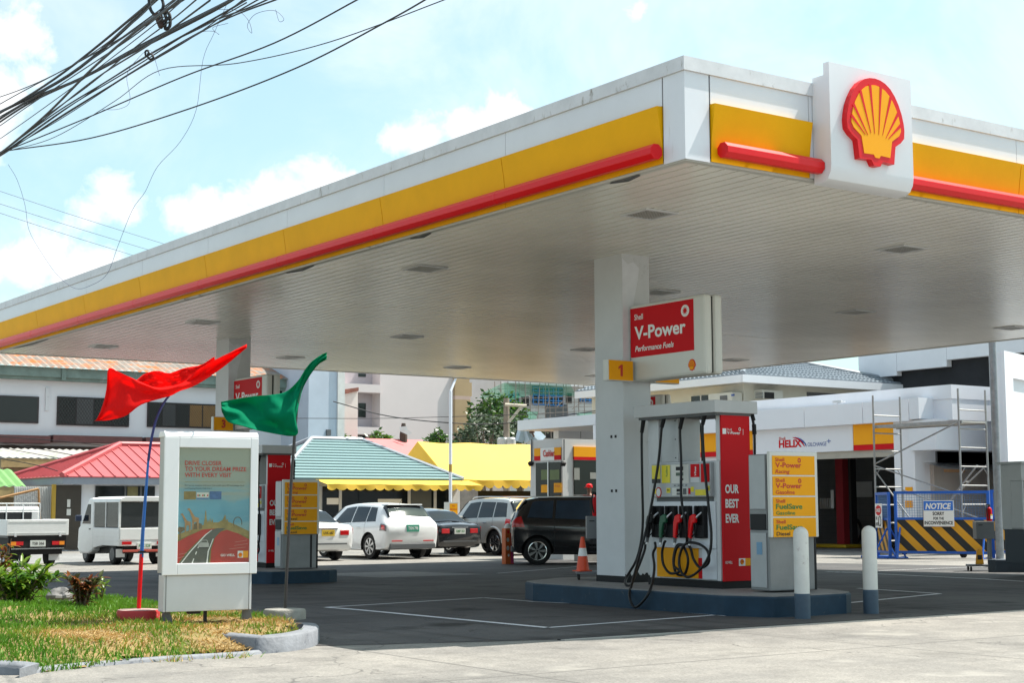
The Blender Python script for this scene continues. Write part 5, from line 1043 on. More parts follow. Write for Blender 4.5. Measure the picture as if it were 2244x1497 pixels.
# ------------------------------------------------------------------ buildings across the back street
class Bd:
    """a thing whose parts are given in world coordinates"""
    def __init__(s, name, label, cat_, loc, group=None): s.r = thing(name, label, cat_, loc, 0, group); s.l = Vector(loc)
    def o(s, b, name, m, par=None, **k): b.v = [tuple(Vector(v)-s.l) for v in b.v]; return b.o(name, m, par or s.r, **k)
    def box(s, name, m, x0, x1, y0, y1, z0, z1, par=None, **k): b = B(); b.box(x0, x1, y0, y1, z0, z1); return s.o(b, name, m, par, **k)
    def fy(s, name, m, px0, py0, px1, py1, Y, th=.05, back=.0, par=None, **k):
        c = ((px0+px1)/2, (py0+py1)/2); x0, x1 = ony(px0, c[1], Y).x, ony(px1, c[1], Y).x; z1, z0 = ony(c[0], py0, Y).z, ony(c[0], py1, Y).z
        return s.box(name, m, x0, x1, Y-th, Y+back, z0, z1, par, **k), (x0, x1, z0, z1)
    def fx(s, name, m, px0, py0, px1, py1, X, th=.05, par=None, back=0, **k):
        c = ((px0+px1)/2, (py0+py1)/2); y0, y1 = onx(px1, c[1], X).y, onx(px0, c[1], X).y; z1, z0 = onx(c[0], py0, X).z, onx(c[0], py1, X).z
        return s.box(name, m, X-th, X+back, y0, y1, z0, z1, par, **k), (y0, y1, z0, z1)
    def T(s, txt, o, *a, par=None, **k): return T(par or s.r, txt, Vector(o)-s.l, *a, **k)
PINKR = M('roof_pink_red', (.40, .075, .080), .5, var=.1, vs=2); FASG = M('fascia_grey', (.24, .26, .30), .6, var=.12, vs=3, dirt=(.4, .4, .42), da=.12, ds=3)
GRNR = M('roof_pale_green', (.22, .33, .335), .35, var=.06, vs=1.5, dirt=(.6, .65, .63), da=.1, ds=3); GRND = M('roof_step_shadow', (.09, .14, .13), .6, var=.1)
def hip(bd, x0, x1, y0, y1, ze, d, zr, m, rib=None, step=None, name='roof', capm=None):
    ym = (y0+y1)/2; A, Bc, Cc, Dd = (x0, y0, ze), (x1, y0, ze), (x1, y1, ze), (x0, y1, ze); R0, R1 = (x0+d, ym, zr), (x1-d, ym, zr)
    b = B(); b.add([A, Bc, Cc, Dd, R0, R1, (x0, y0, ze-.04), (x1, y0, ze-.04), (x1, y1, ze-.04), (x0, y1, ze-.04)], [(0, 1, 5, 4), (1, 2, 5), (2, 3, 4, 5), (3, 0, 4), (0, 6, 7, 1), (1, 7, 8, 2), (2, 8, 9, 3), (3, 9, 6, 0), (9, 8, 7, 6)])
    hd = ym-y0
    if rib:
        x = x0+rib*.5
        while x < x1:
            t = min(1, (x-x0)/d, (x1-x)/d); a = Vector((x, y0-.01, ze+.01)); c = Vector((x, y0+hd*t, ze+(zr-ze)*t+.01)); b.tube([a, c], .035, 4); x += rib
        y = y0+rib*.5
        while y < y1:
            t = min(1, (y-y0)/hd, (y1-y)/hd)
            for sx_ in (0, 1): xa = x0 if sx_ == 0 else x1; xb = x0+d*t if sx_ == 0 else x1-d*t; b.tube([(xa, y, ze+.01), (xb, y, ze+(zr-ze)*t+.01)], .035, 4)
            y += rib
    ro = bd.o(b, name, m)
    if step:
        b = B()
        for k in range(step):
            t0, t1 = k/step, (k+1)/step; f = lambda t, e=0: (x0+d*t, x1-d*t, y0+hd*t, ze+(zr-ze)*t+e)
            a, c = f(t0, .075), f(t1, .02); b.add([(a[0], a[2]-.03, a[3]), (a[1], a[2]-.03, a[3]), (c[1], c[2], c[3]), (c[0], c[2], c[3]), (a[0], a[2]-.03, a[3]-.05), (a[1], a[2]-.03, a[3]-.05)], [(0, 1, 2, 3), (4, 5, 1, 0)])
        bd.o(b, 'roof_board', m, ro)
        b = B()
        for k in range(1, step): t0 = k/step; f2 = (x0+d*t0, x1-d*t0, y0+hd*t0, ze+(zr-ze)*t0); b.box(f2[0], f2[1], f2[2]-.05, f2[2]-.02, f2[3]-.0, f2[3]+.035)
        bd.o(b, 'roof_shade_strip', GRND, ro)  # dark strips that paint the shade under each board edge
    if capm:
        b = B()
        for p, q in ((A, R0), (Bc, R1), (R0, R1), (Cc, R1), (Dd, R0)):
            p, q = Vector(p), Vector(q); b.tube([p+Vector((0, 0, .05)), q+Vector((0, 0, .06))], .11, 6)
        bd.o(b, 'hip_cap', capm, ro)
    return ro
# pink roofed kiosk
k = Bd('kiosk', 'low white kiosk with a pink red ribbed hip roof behind the white van', 'building', (23.7, 60, GZ2))
ze = ony(137, 1044, 57).z; hip(k, 19.4, 28.9, 57, 64.2, ze, 3.6, 3.85, PINKR, .46, capm=PINKR)
b = B(); b.box(19.45, 28.85, 57.03, 57.1, ze-.30, ze-.045).box(19.45, 19.52, 57.1, 64.1, ze-.30, ze-.045); k.o(b, 'eave_fascia', FASG)
k.box('wall', WHITE2, 20.0, 28.3, 57.7, 63.6, GZ2-.1, ze-.1); k.box('ceiling', LGREY, 19.6, 28.7, 57.15, 63.9, ze-.12, ze-.06)
k.fy('plinth', M('plinth_grey', (.25, .26, .28), .7, var=.2), 150, 1208, 350, 1228, 57.62, .5)
d_, _ = k.fy('door', M('door_dark', (.045, .035, .025), .3, var=.2), 120, 1064, 176, 1206, 57.68, .05); k.fy('door_notice', SIGNW, 147, 1095, 154, 1112, 57.62, .01, par=d_); k.fy('door_notice', SIGNW, 146, 1116, 155, 1130, 57.62, .01, par=d_)
k.fy('yellow_post', M('post_ochre', (.45, .28, .03), .6, var=.1), 111, 1062, 119, 1205, 57.66, .12)
w_, q = k.fy('window', GLASS, 208, 1066, 338, 1130, 57.68, .05)
for px in (272, 306): k.fy('mullion', DGREY, px, 1066, px+4, 1130, 57.62, .02, par=w_)
k.fy('window_poster', M('poster_olive2', (.18, .16, .06), .5, var=.3, vs=5), 279, 1067, 302, 1092, 57.61, .01, par=w_)
# fence of corrugated sheet with a chain link gate
f = Bd('sheet_fence', 'white corrugated fence panel with a leaning wooden rail left of the kiosk', 'fence', (18.4, 57, GZ2))
b = B(); x0, x1 = ony(30, 1100, 58).x, ony(112, 1100, 58).x; n_ = 60
b.grid(lambda u, v: (x0+(x1-x0)*u, 58+.03*math.sin(u*n_*2.2), GZ2+(ony(80, 1067, 58).z-GZ2)*v), 240, 1); f.o(b, 'corrugated_sheet', M('sheet_white', (.6, .6, .58), .6, var=.15, dirt=(.25, .18, .1), da=.2, ds=3, streak=5))
b = B(); b.tube([ony(0, 1092, 57.7), ony(84, 1072, 57.7)], .05, 6); b.tube([ony(84, 1072, 57.7), ony(88, 1140, 57.7)], .04, 6); f.o(b, 'rail', M('timber_orange', (.33, .17, .06), .7, var=.3, vs=6))
b = B()
for i in range(14):
    a, c = ony(40+i*3.2, 1082, 57.8), ony(40+i*3.2+16, 1140, 57.8); b.tube([a, c], .008, 4, False); a, c = ony(84-i*3.2, 1080, 57.8), ony(84-i*3.2-16, 1140, 57.8); b.tube([a, c], .008, 4, False)
f.o(b, 'chain_link', GREY)
# green roofed shop
k = Bd('shop', 'low glass fronted shop with a pale green stepped roof and yellow scalloped awning', 'building', (34.5, 63, GZ2))
ze = ony(1016, 1053, 60).z; hip(k, 29.75, 39.3, 60, 66.9, ze, 3.45, 4.42, GRNR, None, 14, capm=M('ridge_cap_grey', (.28, .31, .34), .4, var=.08))
b = B(); b.box(29.8, 39.25, 60.03, 60.1, ze-.32, ze-.045).box(39.2, 39.27, 60.1, 66.8, ze-.32, ze-.045); k.o(b, 'eave_fascia', FASG)
k.box('wall', M('shop_wall', (.55, .56, .54), .6, var=.08), 30.3, 38.8, 60.75, 66.2, GZ2-.1, ze-.1); k.box('ceiling', LGREY, 30.0, 39.1, 60.12, 66.5, ze-.13, ze-.07)
w_, _ = k.fy('window', GLASS, 706, 1066, 982, 1200, 60.73, .04)
for px in (742, 893, 950): k.fy('mullion', LGREY, px, 1066, px+6, 1200, 60.68, .03, par=w_)
k.fy('window_sticker', TXTW, 716, 1092, 742, 1106, 60.665, .01, par=w_); k.fy('sign_band', TXTW, 828, 1094, 880, 1106, 60.665, .01, par=w_); k.fy('blind', M('blind_grey', (.10, .11, .11), .6, var=.1), 900, 1068, 945, 1140, 60.66, .01, par=w_); k.fy('door', GLASS, 786, 1072, 890, 1200, 60.67, .01, par=w_)
k.fy('pillar', WHITE2, 984, 1064, 1000, 1205, 60.7, .3)
AWN = M('awning_yellow', (.82, .53, .06), .65, var=.08, vs=2, thin=.25)
def awning(bd, x0, x1, yb, zb_, yf, zf, drop, n, name='awning', par=None):
    b = B(); b.grid(lambda u, v: (x0+(x1-x0)*u, yb+(yf-yb)*v, zb_+(zf-zb_)*v+.02*math.sin(u*25)*v), 60, 6); a = bd.o(b, name, AWN, par, smooth=True)
    b = B()
    for i in range(n):
        xa, xb = x0+(x1-x0)*i/n, x0+(x1-x0)*(i+1)/n; m_ = 8; vs = []
        for j in range(m_+1):
            t = j/m_; x = xa+(xb-xa)*t; w = .02*math.sin((i+t)*2.1); vs += [(x, yf+w, zf), (x, yf+w*2-.01, zf-drop*(.62+.38*math.sin(math.pi*t)**.7))]
        b.add(vs, [(2*j, 2*j+1, 2*j+3, 2*j+2) for j in range(m_)])
    bd.o(b, 'valance', AWN, a); return a
awning(k, 31.6, 39.6, 60.0, ze-.02, 58.9, ony(900, 1064, 58.9).z+.02, .26, 17)
# yellow canopy tent
tx = ony(915, 968, 68).x; zr = ony(915, 968, 68).z; zf = ony(1100, 1053, 65).z
k = Bd('canopy_tent', 'long yellow tent roof with a scalloped edge between the shop and the cashier booth', 'tent', (tx+4, 67, GZ2))
b = B(); n_ = 70
def tn(u, v): 
    y = 65+6*v; z = zf+(zr-zf)*(1-abs(v-.5)*2); return (tx+13*u, y, z-.06*math.sin(u*math.pi*4)**2*(1-abs(v-.5)*2)-.05*math.sin(v*math.pi*2)**2)
b.grid(tn, n_, 12); cv = k.o(b, 'tent_cover', AWN, smooth=True, sharp=60)
b = B(); b.add([(tx, 65, zf), (tx, 71, zf), (tx, 68, zr)], [(0, 1, 2)]); k.o(b, 'gable_cloth', AWN, cv)
awning(k, tx, tx+13, 65.02, zf+.01, 64.98, zf, .42, 24, 'edge_band', cv)
for x in (tx+.2, tx+5.4, tx+9): k.box('pole', LGREY, x-.04, x+.04, 65.1, 65.2, GZ2, zf)
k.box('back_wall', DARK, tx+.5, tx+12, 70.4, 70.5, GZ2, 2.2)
# low walls and small things under and beside the tent
k = Bd('low_wall', 'weathered grey wall with a faded red panel between the shop and the tent', 'wall', (40, 64, GZ2)); k.fy('wall_panel', M('wall_weathered', (.22, .21, .19), .9, var=.4, vs=3), 1003, 1074, 1045, 1150, 63.6, .1); k.fy('red_panel', M('panel_faded_red', (.35, .12, .10), .7, var=.4, vs=4), 930, 1090, 956, 1130, 63.4, .05); k.fy('top_panel', SIGNW, 930, 1078, 960, 1092, 63.5, .05); k.fy('wall_sign', SIGNW, 957, 1106, 972, 1118, 63.3, .02)
p = dep(985, 1190, 55); s = Bd('no_smoking_sign', 'small white and orange no smoking board behind the black sedan', 'sign', (p.x, p.y, GZ2)); b = B(); o = dep(973, 1124, 55); R_ = _v(1, 0, 0); fr = (R_, Vector((0, 0, 1)), _v(0, -1, 0))
z1 = dep(985, 1101, 55).z; plate(b, (o.x, o.y, GZ2), fr, 0, .52, 0, z1-GZ2, -.1, 0); s.o(b, 'board', SIGNW); b = B(); plate(b, (o.x, o.y, GZ2), fr, .20, .48, .55, z1-GZ2-.05, 0, .01); f = s.o(b, 'yellow_face', YELS)
for i, t in enumerate(('NO', 'SMOKING')): s.T(t, o+R_*.34+Vector((0, 0, z1-.16-o.z-.12*i)), .05, DRED, None if i == 0 else .24, fr, 'C', d=.012, bold=.03, par=f)
ve = Bd('parked_jeepney', 'orange painted vehicle mostly hidden behind the silver off-roader', 'vehicle', (36, 47.5, GZ2)); o = dep(1080, 1100, 60); ve.box('body', M('vehicle_orange', (.5, .16, .01), .4, var=.1), 41.6, 45.6, 59.4, 61.3, GZ2+.3, ony(1060, 1088, 60).z, bev=.05); ve.box('window', CGLASS, 42.0, 45.2, 59.37, 59.395, GZ2+.95, ony(1060, 1096, 60).z)
# lamp post
p = ony(987, 1150, 56); s = Bd('lamp_post', 'tall white lamp post with a tan band in front of the yellow tent', 'lamp post', (p.x, p.y, GZ2)); b = B(); zt = ony(986, 858, 56).z; b.tube([(p.x, p.y, GZ2), (p.x, p.y, zt)], .07, 10); b.tube([(p.x, p.y, zt), (p.x+.35, p.y+.1, zt+.62)], .055, 8); s.o(b, 'pole', WHITE2, smooth=True)
b = B(); b.tube([(p.x, p.y, ony(987, 1035, 56).z), (p.x, p.y, ony(987, 1018, 56).z)], .074, 10); s.o(b, 'tan_band', M('band_tan', (.45, .28, .06), .6, var=.1)); b = B(); b.box(p.x+.25, p.x+.7, p.y, p.y+.25, zt+.6, zt+.7); s.o(b, 'lamp_head', LGREY)
# rust roofed house block
RUST = M('roof_rust', (.25, .22, .19), .8, var=.4, vs=1.2, dirt=(.42, .13, .03), da=.64, ds=.9, streak=.25); WWALL = M('old_white_wall', (.66, .67, .69), .8, var=.08, vs=.5, dirt=(.33, .33, .33), da=.13, ds=1.2, streak=3); GUT = M('gutter_green_grey', (.17, .24, .21), .7, var=.3, vs=2, dirt=(.30, .33, .32), da=.35, ds=2, streak=2); WFR = M('iron_frame', (.03, .025, .025), .6, var=.1)
Y = 72; k = Bd('house_block', 'long old white house with a rusty corrugated roof and grilled windows behind the flags', 'building', (24, 75, GZ2))
xl, xr = ony(-60, 900, Y).x, ony(672, 900, Y).x; zg1, zg0 = ony(240, 815, Y).z, ony(240, 840, Y).z
k.box('wall', WWALL, xl, xr, Y, Y+9, GZ2-.1, zg0); b = B(); b.box(xl-.2, xr+.2, Y-.55, Y-.4, zg0+.12, zg1+.02).box(xl-.2, xr+.2, Y-.42, Y, zg0-.02, zg0+.12); k.o(b, 'gutter', GUT)
b = B(); nn = int((xr-xl)/.17)
b.grid(lambda u, v: (xl-.4+(xr-xl+.8)*u, Y-.75+6*v, zg1+.02+2.1*v+.035*math.cos(u*nn*2*math.pi/2)), nn*2, 1); k.o(b, 'roof', RUST)
for x in (xl+4, xl+9.5, xl+15): k.box('gutter_bracket', GUT, x-.1, x+.1, Y-.62, Y-.55, zg0, zg1)
def grill(px0, py0, px1, py1, nb, seed, open_=None, diag=True):
    w, (x0, x1, z0, z1) = k.fy('window', WFR, px0, py0, px1, py1, Y, .08); q = random.Random(seed); n = nb; e = (x1-x0-.1)/n
    for i in range(n):
        a = x0+.08+i*e; m = [GLASS, bpy.data.materials['blind_grey'], GLASS][i % 3]
        k.box('pane', M('curtain_ochre', (.45, .26, .09), .8, var=.3, vs=3) if open_ and i in open_ and 'curtain_ochre' not in bpy.data.materials else bpy.data.materials['curtain_ochre'] if open_ and i in open_ else m, a, a+e-.06, Y-.09, Y-.081, z0+.08, z1-.08, w)
    if diag:
        b = B(); m_ = 6*n; h = z1-z0
        for i in range(-6, m_):
            a = x0+(x1-x0)*i/m_; 
            for sg in (0, 1):
                xa, xb = (a, a+h*.7) if sg == 0 else (a+h*.7, a)
                lo, hi = max(x0, min(xa, xb)), min(x1, max(xa, xb))
                if hi-lo < .05: continue
                f = lambda x: z0+h*(x-xa)/(xb-xa); b.tube([(lo, Y-.13, f(lo)), (hi, Y-.13, f(hi))], .011, 4, False)
        k.o(b, 'window_grille', WFR, w)
grill(-20, 868, 84, 927, 1, 1, None, False); grill(124, 872, 282, 934, 4, 2); grill(322, 884, 473, 938, 5, 3, (3, 4))
M('awning_maroon', (.08, .025, .025), .7, var=.3, vs=4)
for px0, px1, a, c in ((-40, 100, 955, 972), (106, 300, 957, 972), (308, 480, 962, 975)): k.fy('window_hood', bpy.data.materials['awning_maroon'], px0, a, px1, c, Y, .7)
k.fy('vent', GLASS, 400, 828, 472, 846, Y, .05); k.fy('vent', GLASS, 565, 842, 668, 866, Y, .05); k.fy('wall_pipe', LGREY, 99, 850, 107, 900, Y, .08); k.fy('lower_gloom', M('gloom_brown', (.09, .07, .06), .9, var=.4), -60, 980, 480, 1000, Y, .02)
# lean-to roofs in front of it
def leanto(name, label, px0, px1, pyt, pyb, Y1, Y0, m, grp=None):
    x0, x1 = ony(px0, pyt, Y1).x, ony(px1, pyt, Y1).x; za, zb_ = ony(px0, pyt, Y1).z, ony(px0, pyb, Y0).z; k = Bd(name, label, 'roof', ((x0+x1)/2, (Y0+Y1)/2, GZ2), grp); n = int((x1-x0)/.16)
    b = B(); b.grid(lambda u, v: (x0+(x1-x0)*u, Y1+(Y0-Y1)*v, za+(zb_-za)*v+.03*math.cos(u*n*math.pi)), n*2, 1); k.o(b, 'roof_sheet', m); k.box('wall', M('shack_wall', (.34, .25, .15), .9, var=.4, vs=1.5) if 'shack_wall' not in bpy.data.materials else bpy.data.materials['shack_wall'], x0+.2, x1-.2, Y0+.4, Y1, GZ2, zb_-.05); k.box('fascia_board', M('board_ochre', (.4, .29, .13), .8, var=.3, vs=3) if 'board_ochre' not in bpy.data.materials else bpy.data.materials['board_ochre'], x0, x1, Y0+.02, Y0+.08, zb_-.42, zb_-.03)
leanto('lean_to', 'pale corrugated lean-to roof with a green patch behind the pink roofed kiosk', -40, 205, 982, 1002, 70.5, 67.5, M('sheet_mixed', (.45, .43, .40), .6, var=.2, dirt=(.13, .27, .10), da=.5, ds=.35, streak=.3))
leanto('lean_to', 'bright green corrugated lean-to roof at the left edge above the pickup truck', -60, 25, 1028, 1066, 62, 60, M('sheet_green', (.14, .30, .09), .5, var=.15))
# blue white tower, weathered wall, pink block, tan stack
k = Bd('tower', 'narrow pale blue weathered tower at the right end of the rusty roofed house', 'building', (41, 73, GZ2)); x0, x1 = ony(676, 900, 69).x, ony(738, 900, 69).x; k.box('wall', M('wall_pale_blue', (.47, .53, .61), .8, var=.1, vs=.8, dirt=(.75, .76, .78), da=.22, ds=1.2, streak=4), x0, x1, 69, 78, GZ2, 9.6)
k.box('corner_strip', M('wall_flaking', (.62, .62, .60), .85, var=.15, dirt=(.3, .3, .3), da=.25, ds=2, streak=3), x1+.003, x1+.4, 68.9, 78, GZ2, 9.6); k.fy('wall_cable', DGREY, 714, 942, 723, 955, 69, .12)
k = Bd('weathered_wall', 'white mouldy end wall with a sloping tile edge left of the pink building', 'building', (52, 88, GZ2)); x0, x1 = ony(745, 900, 84).x, ony(784, 900, 84).x; za, zb_ = ony(750, 866, 84).z, ony(784, 857, 84).z
b = B(); b.prism([(x0, GZ2), (x1, GZ2), (x1, zb_), (x0, za)], 'y', 84, 92); k.o(b, 'wall', M('wall_mouldy', (.60, .62, .58), .9, var=.12, vs=.6, dirt=(.2, .22, .18), da=.33, ds=.9, streak=2)); b = B(); b.prism([(x0, za), (x1, zb_), (x1, zb_+.22), (x0, za+.3)], 'y', 83.9, 92); k.o(b, 'tile_edge', M('tile_edge_red', (.25, .11, .08), .8, var=.5, vs=4))
PINK = M('wall_pink_white', (.66, .59, .58), .85, var=.06, vs=.3, dirt=(.50, .45, .44), da=.2, ds=.35); Yp = 100
k = Bd('apartment_block', 'tall pale pink apartment block with recessed balconies behind the yellow tent', 'building', (68, 105, GZ2)); xa, xb, xc = ony(752, 900, Yp).x, ony(833, 900, Yp).x, ony(997, 900, Yp).x
k.box('wall', PINK, xb, xc, Yp, Yp+14, GZ2, 14); k.box('recess_wall', M('wall_mauve', (.47, .42, .44), .85, var=.08), xa, xb, Yp+1.2, Yp+14, GZ2, 14); k.box('side_wall', PINK, xa-3, xa, Yp, Yp+14, GZ2, 14)
for a, c in ((842, 860), (936, 952)): k.fy('balcony_slab', PINK, 752, a, 833, c, Yp+.02, .15, 1.1)
for r_ in ((785, 884, 801, 915), (785, 819, 801, 826), (785, 955, 801, 975)): w, _ = k.fy('window', GLASS, *r_, Yp+1.2, .05); 
for px in (819, 825): k.fy('drain_pipe', LGREY, px, 818, px+2, 935, Yp+1.1, .08)
k.fy('slot_window', DARK, 818, 874, 821, 894, Yp+1.18, .03); k.fy('slot_window', DARK, 826, 874, 829, 894, Yp+1.18, .03)
TAN = M('wall_tan', (.42, .30, .17), .85, var=.12, vs=.6)
TPK = M('wall_tan_pink', (.5, .36, .30), .85, var=.1)
for py0, py1, ex, m in ((812, 838, 32, TAN), (838, 868, 37, TAN), (868, 876, 34, TPK), (876, 925, 34, TAN), (925, 955, 38, TAN), (955, 963, 35, TPK), (963, 1010, 33, TAN)):
    k.fy('stack_block', m, 997.5, py0, 997+ex, py1, Yp-.3, .0, 4)
k = Bd('red_roof_house', 'low house with a small red roof showing behind the green shop roof', 'building', (52, 80, GZ2)); x0, x1 = ony(790, 970, 80).x, ony(925, 970, 80).x; za = ony(850, 966, 80).z; b = B(); b.prism([(78.5, za-.9), (80, za+.1), (84, za+.1), (85.5, za-.9)], 'x', x0, x1); k.o(b, 'roof', M('roof_dusty_red', (.48, .10, .10), .6, var=.15)); k.box('wall', WHITE2, x0+.3, x1-.3, 79, 85, GZ2, za-.9)
# construction site building
k = Bd('unfinished_building', 'grey building under construction with blue window frames behind bamboo scaffolding', 'building', (88, 108, GZ2)); Yc = 104; CW = M('wall_unpainted', (.5, .5, .49), .85, var=.15, vs=.5, dirt=(.25, .25, .25), da=.2, ds=.6); BLF = M('frame_blue', (.03, .20, .52), .5, var=.1)
xa, xb = ony(1105, 900, Yc).x, ony(1420, 900, Yc).x; k.box('wall', CW, xa, xb, Yc, Yc+12, GZ2, 12.5)
for py0, py1 in ((836, 850), (932, 938)): k.fy('floor_slab', LGREY, 1098, py0, 1420, py1, Yc, .9)
for r_, nb in (((1166, 868, 1232, 888), 6), ((1166, 850, 1232, 866), 6), ((1112, 862, 1136, 898), 2), ((1270, 872, 1310, 882), 4)):
    w, (x0, x1, z0, z1) = k.fy('window', GLASS, *r_, Yc, .1)
    b = B()
    for i in range(nb+1): x = x0+(x1-x0)*i/nb; b.box(x-.05, x+.05, Yc-.18, Yc-.1, z0, z1)
    for z in (z0, (z0+z1)/2, z1): b.box(x0, x1, Yc-.17, Yc-.1, z-.045, z+.045)
    k.o(b, 'window_frame', BLF, w)
k.fy('dark_opening', DGREY, 1196, 886, 1242, 921, Yc, .08); k.fy('dark_opening', DARK, 1184, 938, 1300, 962, Yc, .08); k.fy('dark_opening', DARK, 1143, 870, 1158, 890, Yc, .08); k.fy('dark_opening', DARK, 1240, 862, 1252, 884, Yc, .08)
s = Bd('bamboo_scaffold', 'thin pole scaffolding covering the unfinished building', 'scaffolding', (86, 102, GZ2)); b = B(); q = random.Random(4); Ys = Yc-1.2
for px in range(1088, 1312, 13): a, c = ony(px+q.uniform(-5, 5), 960, Ys-(px % 2)*.8), ony(px+q.uniform(-5, 5), 836, Ys-(px % 2)*.8); b.tube([a, c], .035, 4, False)
for py in (848, 858, 872, 884, 896, 907, 918, 930, 946): a, c = ony(1080, py+q.uniform(0, 6), Ys-.4), ony(1312, py+q.uniform(-8, 2), Ys-.4); b.tube([a, c], .033, 4, False)
for i in range(16): px = q.uniform(1080, 1280); py = q.uniform(845, 930); b.tube([ony(px, py, Ys-.5), ony(px+q.uniform(-40, 40), py+q.uniform(15, 40), Ys-.5)], .03, 4, False)
s.o(b, 'pole_lattice', M('scaffold_brown', (.22, .19, .17), .8, var=.3, vs=2)); nm_ = M('net_green', (.03, .22, .13), .8, var=.2, vs=.8)
t = nm_.node_tree; tr = t.nodes.new('ShaderNodeBsdfTransparent'); ms = t.nodes.new('ShaderNodeMixShader'); ms.inputs[0].default_value = .5; t.links.new(t.nodes['Principled BSDF'].outputs[0], ms.inputs[1]); t.links.new(tr.outputs[0], ms.inputs[2]); t.links.new(ms.outputs[0], t.nodes['Material Output'].inputs[0])
for pts in (((1060, 860), (1106, 838), (1250, 842), (1262, 868), (1160, 866), (1106, 880), (1050, 872)), ((1082, 876), (1104, 872), (1108, 915), (1080, 910)), ((1105, 905), (1180, 902), (1170, 935), (1100, 930)), ((1262, 905), (1308, 900), (1308, 930), (1270, 932))):
    b = B(); b.add([ony(x, y, Ys-.9+.3*math.sin(i*2)) for i, (x, y) in enumerate(pts)], [tuple(range(len(pts)))]); s.o(b, 'safety_net', nm_)
k = Bd('flat_roof_block', 'white flat roofed block with a blue tarpaulin on top behind the cashier booth', 'building', (46, 66, GZ2)); p0 = dep(1224, 950, 72); k.fy('white_fascia', WHITE, 1224, 935, 1330, 962, p0.y, .0, .4); k.fy('fascia_joint', DGREY, 1272, 935, 1273, 961, p0.y, .006)
zt_ = ony(1280, 935, p0.y).z; b = B(); x0, x1 = ony(1266, 930, p0.y).x, ony(1320, 930, p0.y).x; b.grid(lambda u, v: (x0+(x1-x0)*u, p0.y+.2+1.5*v, zt_+.05+.28*math.sin(math.pi*min(1, v*1.2+.1))*(.6+.4*math.sin(9*u))), 20, 8); k.o(b, 'tarpaulin', M('tarp_blue', (.02, .14, .55), .5, var=.2), smooth=True); k.box('block_wall', LGREY, ony(1230, 950, p0.y).x, x1+3, p0.y+.05, p0.y+.38, GZ2, ony(1280, 962, p0.y).z+.1)
# cashier booth
bx0 = hp(1240, 961, 3.36); BX, BY = 28.3, 37.7; k = Bd('cashier_booth', 'grey white cashier booth with yellow and red bands behind the black people carrier', 'building', (BX+2, BY+2, GZ2)); zt_ = onx(1240, 961, BX).z; yL = onx(1162, 964, BX).y
BOOTH = M('booth_panel', (.60, .60, .59), .5, var=.06, dirt=(.4, .4, .4), da=.08); k.box('wall', BOOTH, BX, BX+4.2, BY, yL, GZ2-.1, zt_)
_, e = k.fx('door_surround', BOOTH, 1172, 983, 1232, 1200, BX, .02)
for nm, m, a in (('sign_yellow', YELS, (1172, 983, 1186, 1000)), ('sign_red', REDS, (1172, 1000, 1186, 1010)), ('sign_white', TXTW, (1186, 982, 1216, 1010)), ('sign_yellow', YELS, (1216, 981, 1230, 998)), ('sign_red', REDS, (1216, 998, 1230, 1008))): k.fx(nm, m, *a, BX-.02, .03)
p = onx(1190, 1001, BX-.06); k.T('Cashier', p, .20, DRED, onx(1189, 1000, BX).y-onx(1214, 1000, BX).y, LEFT, bold=.03)
d_, _ = k.fx('door', GLASS, 1176, 1014, 1230, 1200, BX-.02, .03); k.fx('door_frame', STEEL, 1201, 1012, 1203, 1200, BX-.05, .02, d_)
SGN = M('sticker_lime', (.12, .16, .05), .5, var=.1)
for a, m in (((1186, 1030, 1200, 1052), SGN), ((1205, 1030, 1226, 1052), SGN), ((1186, 1063, 1201, 1080), YELS), ((1214, 1059, 1231, 1080), YELS)): k.fx('door_sticker', m, *a, BX-.05, .006, d_)
p = onx(1216, 1068, BX-.056); k.T('PULL', p, .07, DRED, .28, LEFT, par=d_)
w_, _ = k.fy('window', GLASS, 1257, 1010, 1330, 1085, BY, .04); k.fy('band_yellow', YELS, 1256, 980, 1330, 1002, BY, .05); k.fy('band_red', REDS, 1256, 1002, 1330, 1009, BY, .05); k.fy('window_paper', M('paper_grey', (.3, .3, .27), .6, var=.1), 1293, 1036, 1308, 1050, BY-.04, .006, par=w_); k.fy('window_paper', bpy.data.materials['paper_grey'], 1258, 1026, 1270, 1052, BY-.04, .006, par=w_)
for px in (1163, 1234):
    q = onx(px, 1015, BX-.1); b = B(); b.tube([onx(px+2, 963, BX-.03), onx(px+2, 1010, BX-.03), q], .02, 5); c_ = k.o(b, 'conduit', DGREY); b = B(); b.lathe([(.06, -.1), (.1, 0), (.05, .05)], q.x, q.y, 10); b.v = [(v[0], v[1], v[2]+q.z) for v in b.v]; k.o(b, 'wall_lamp', DARK, c_)
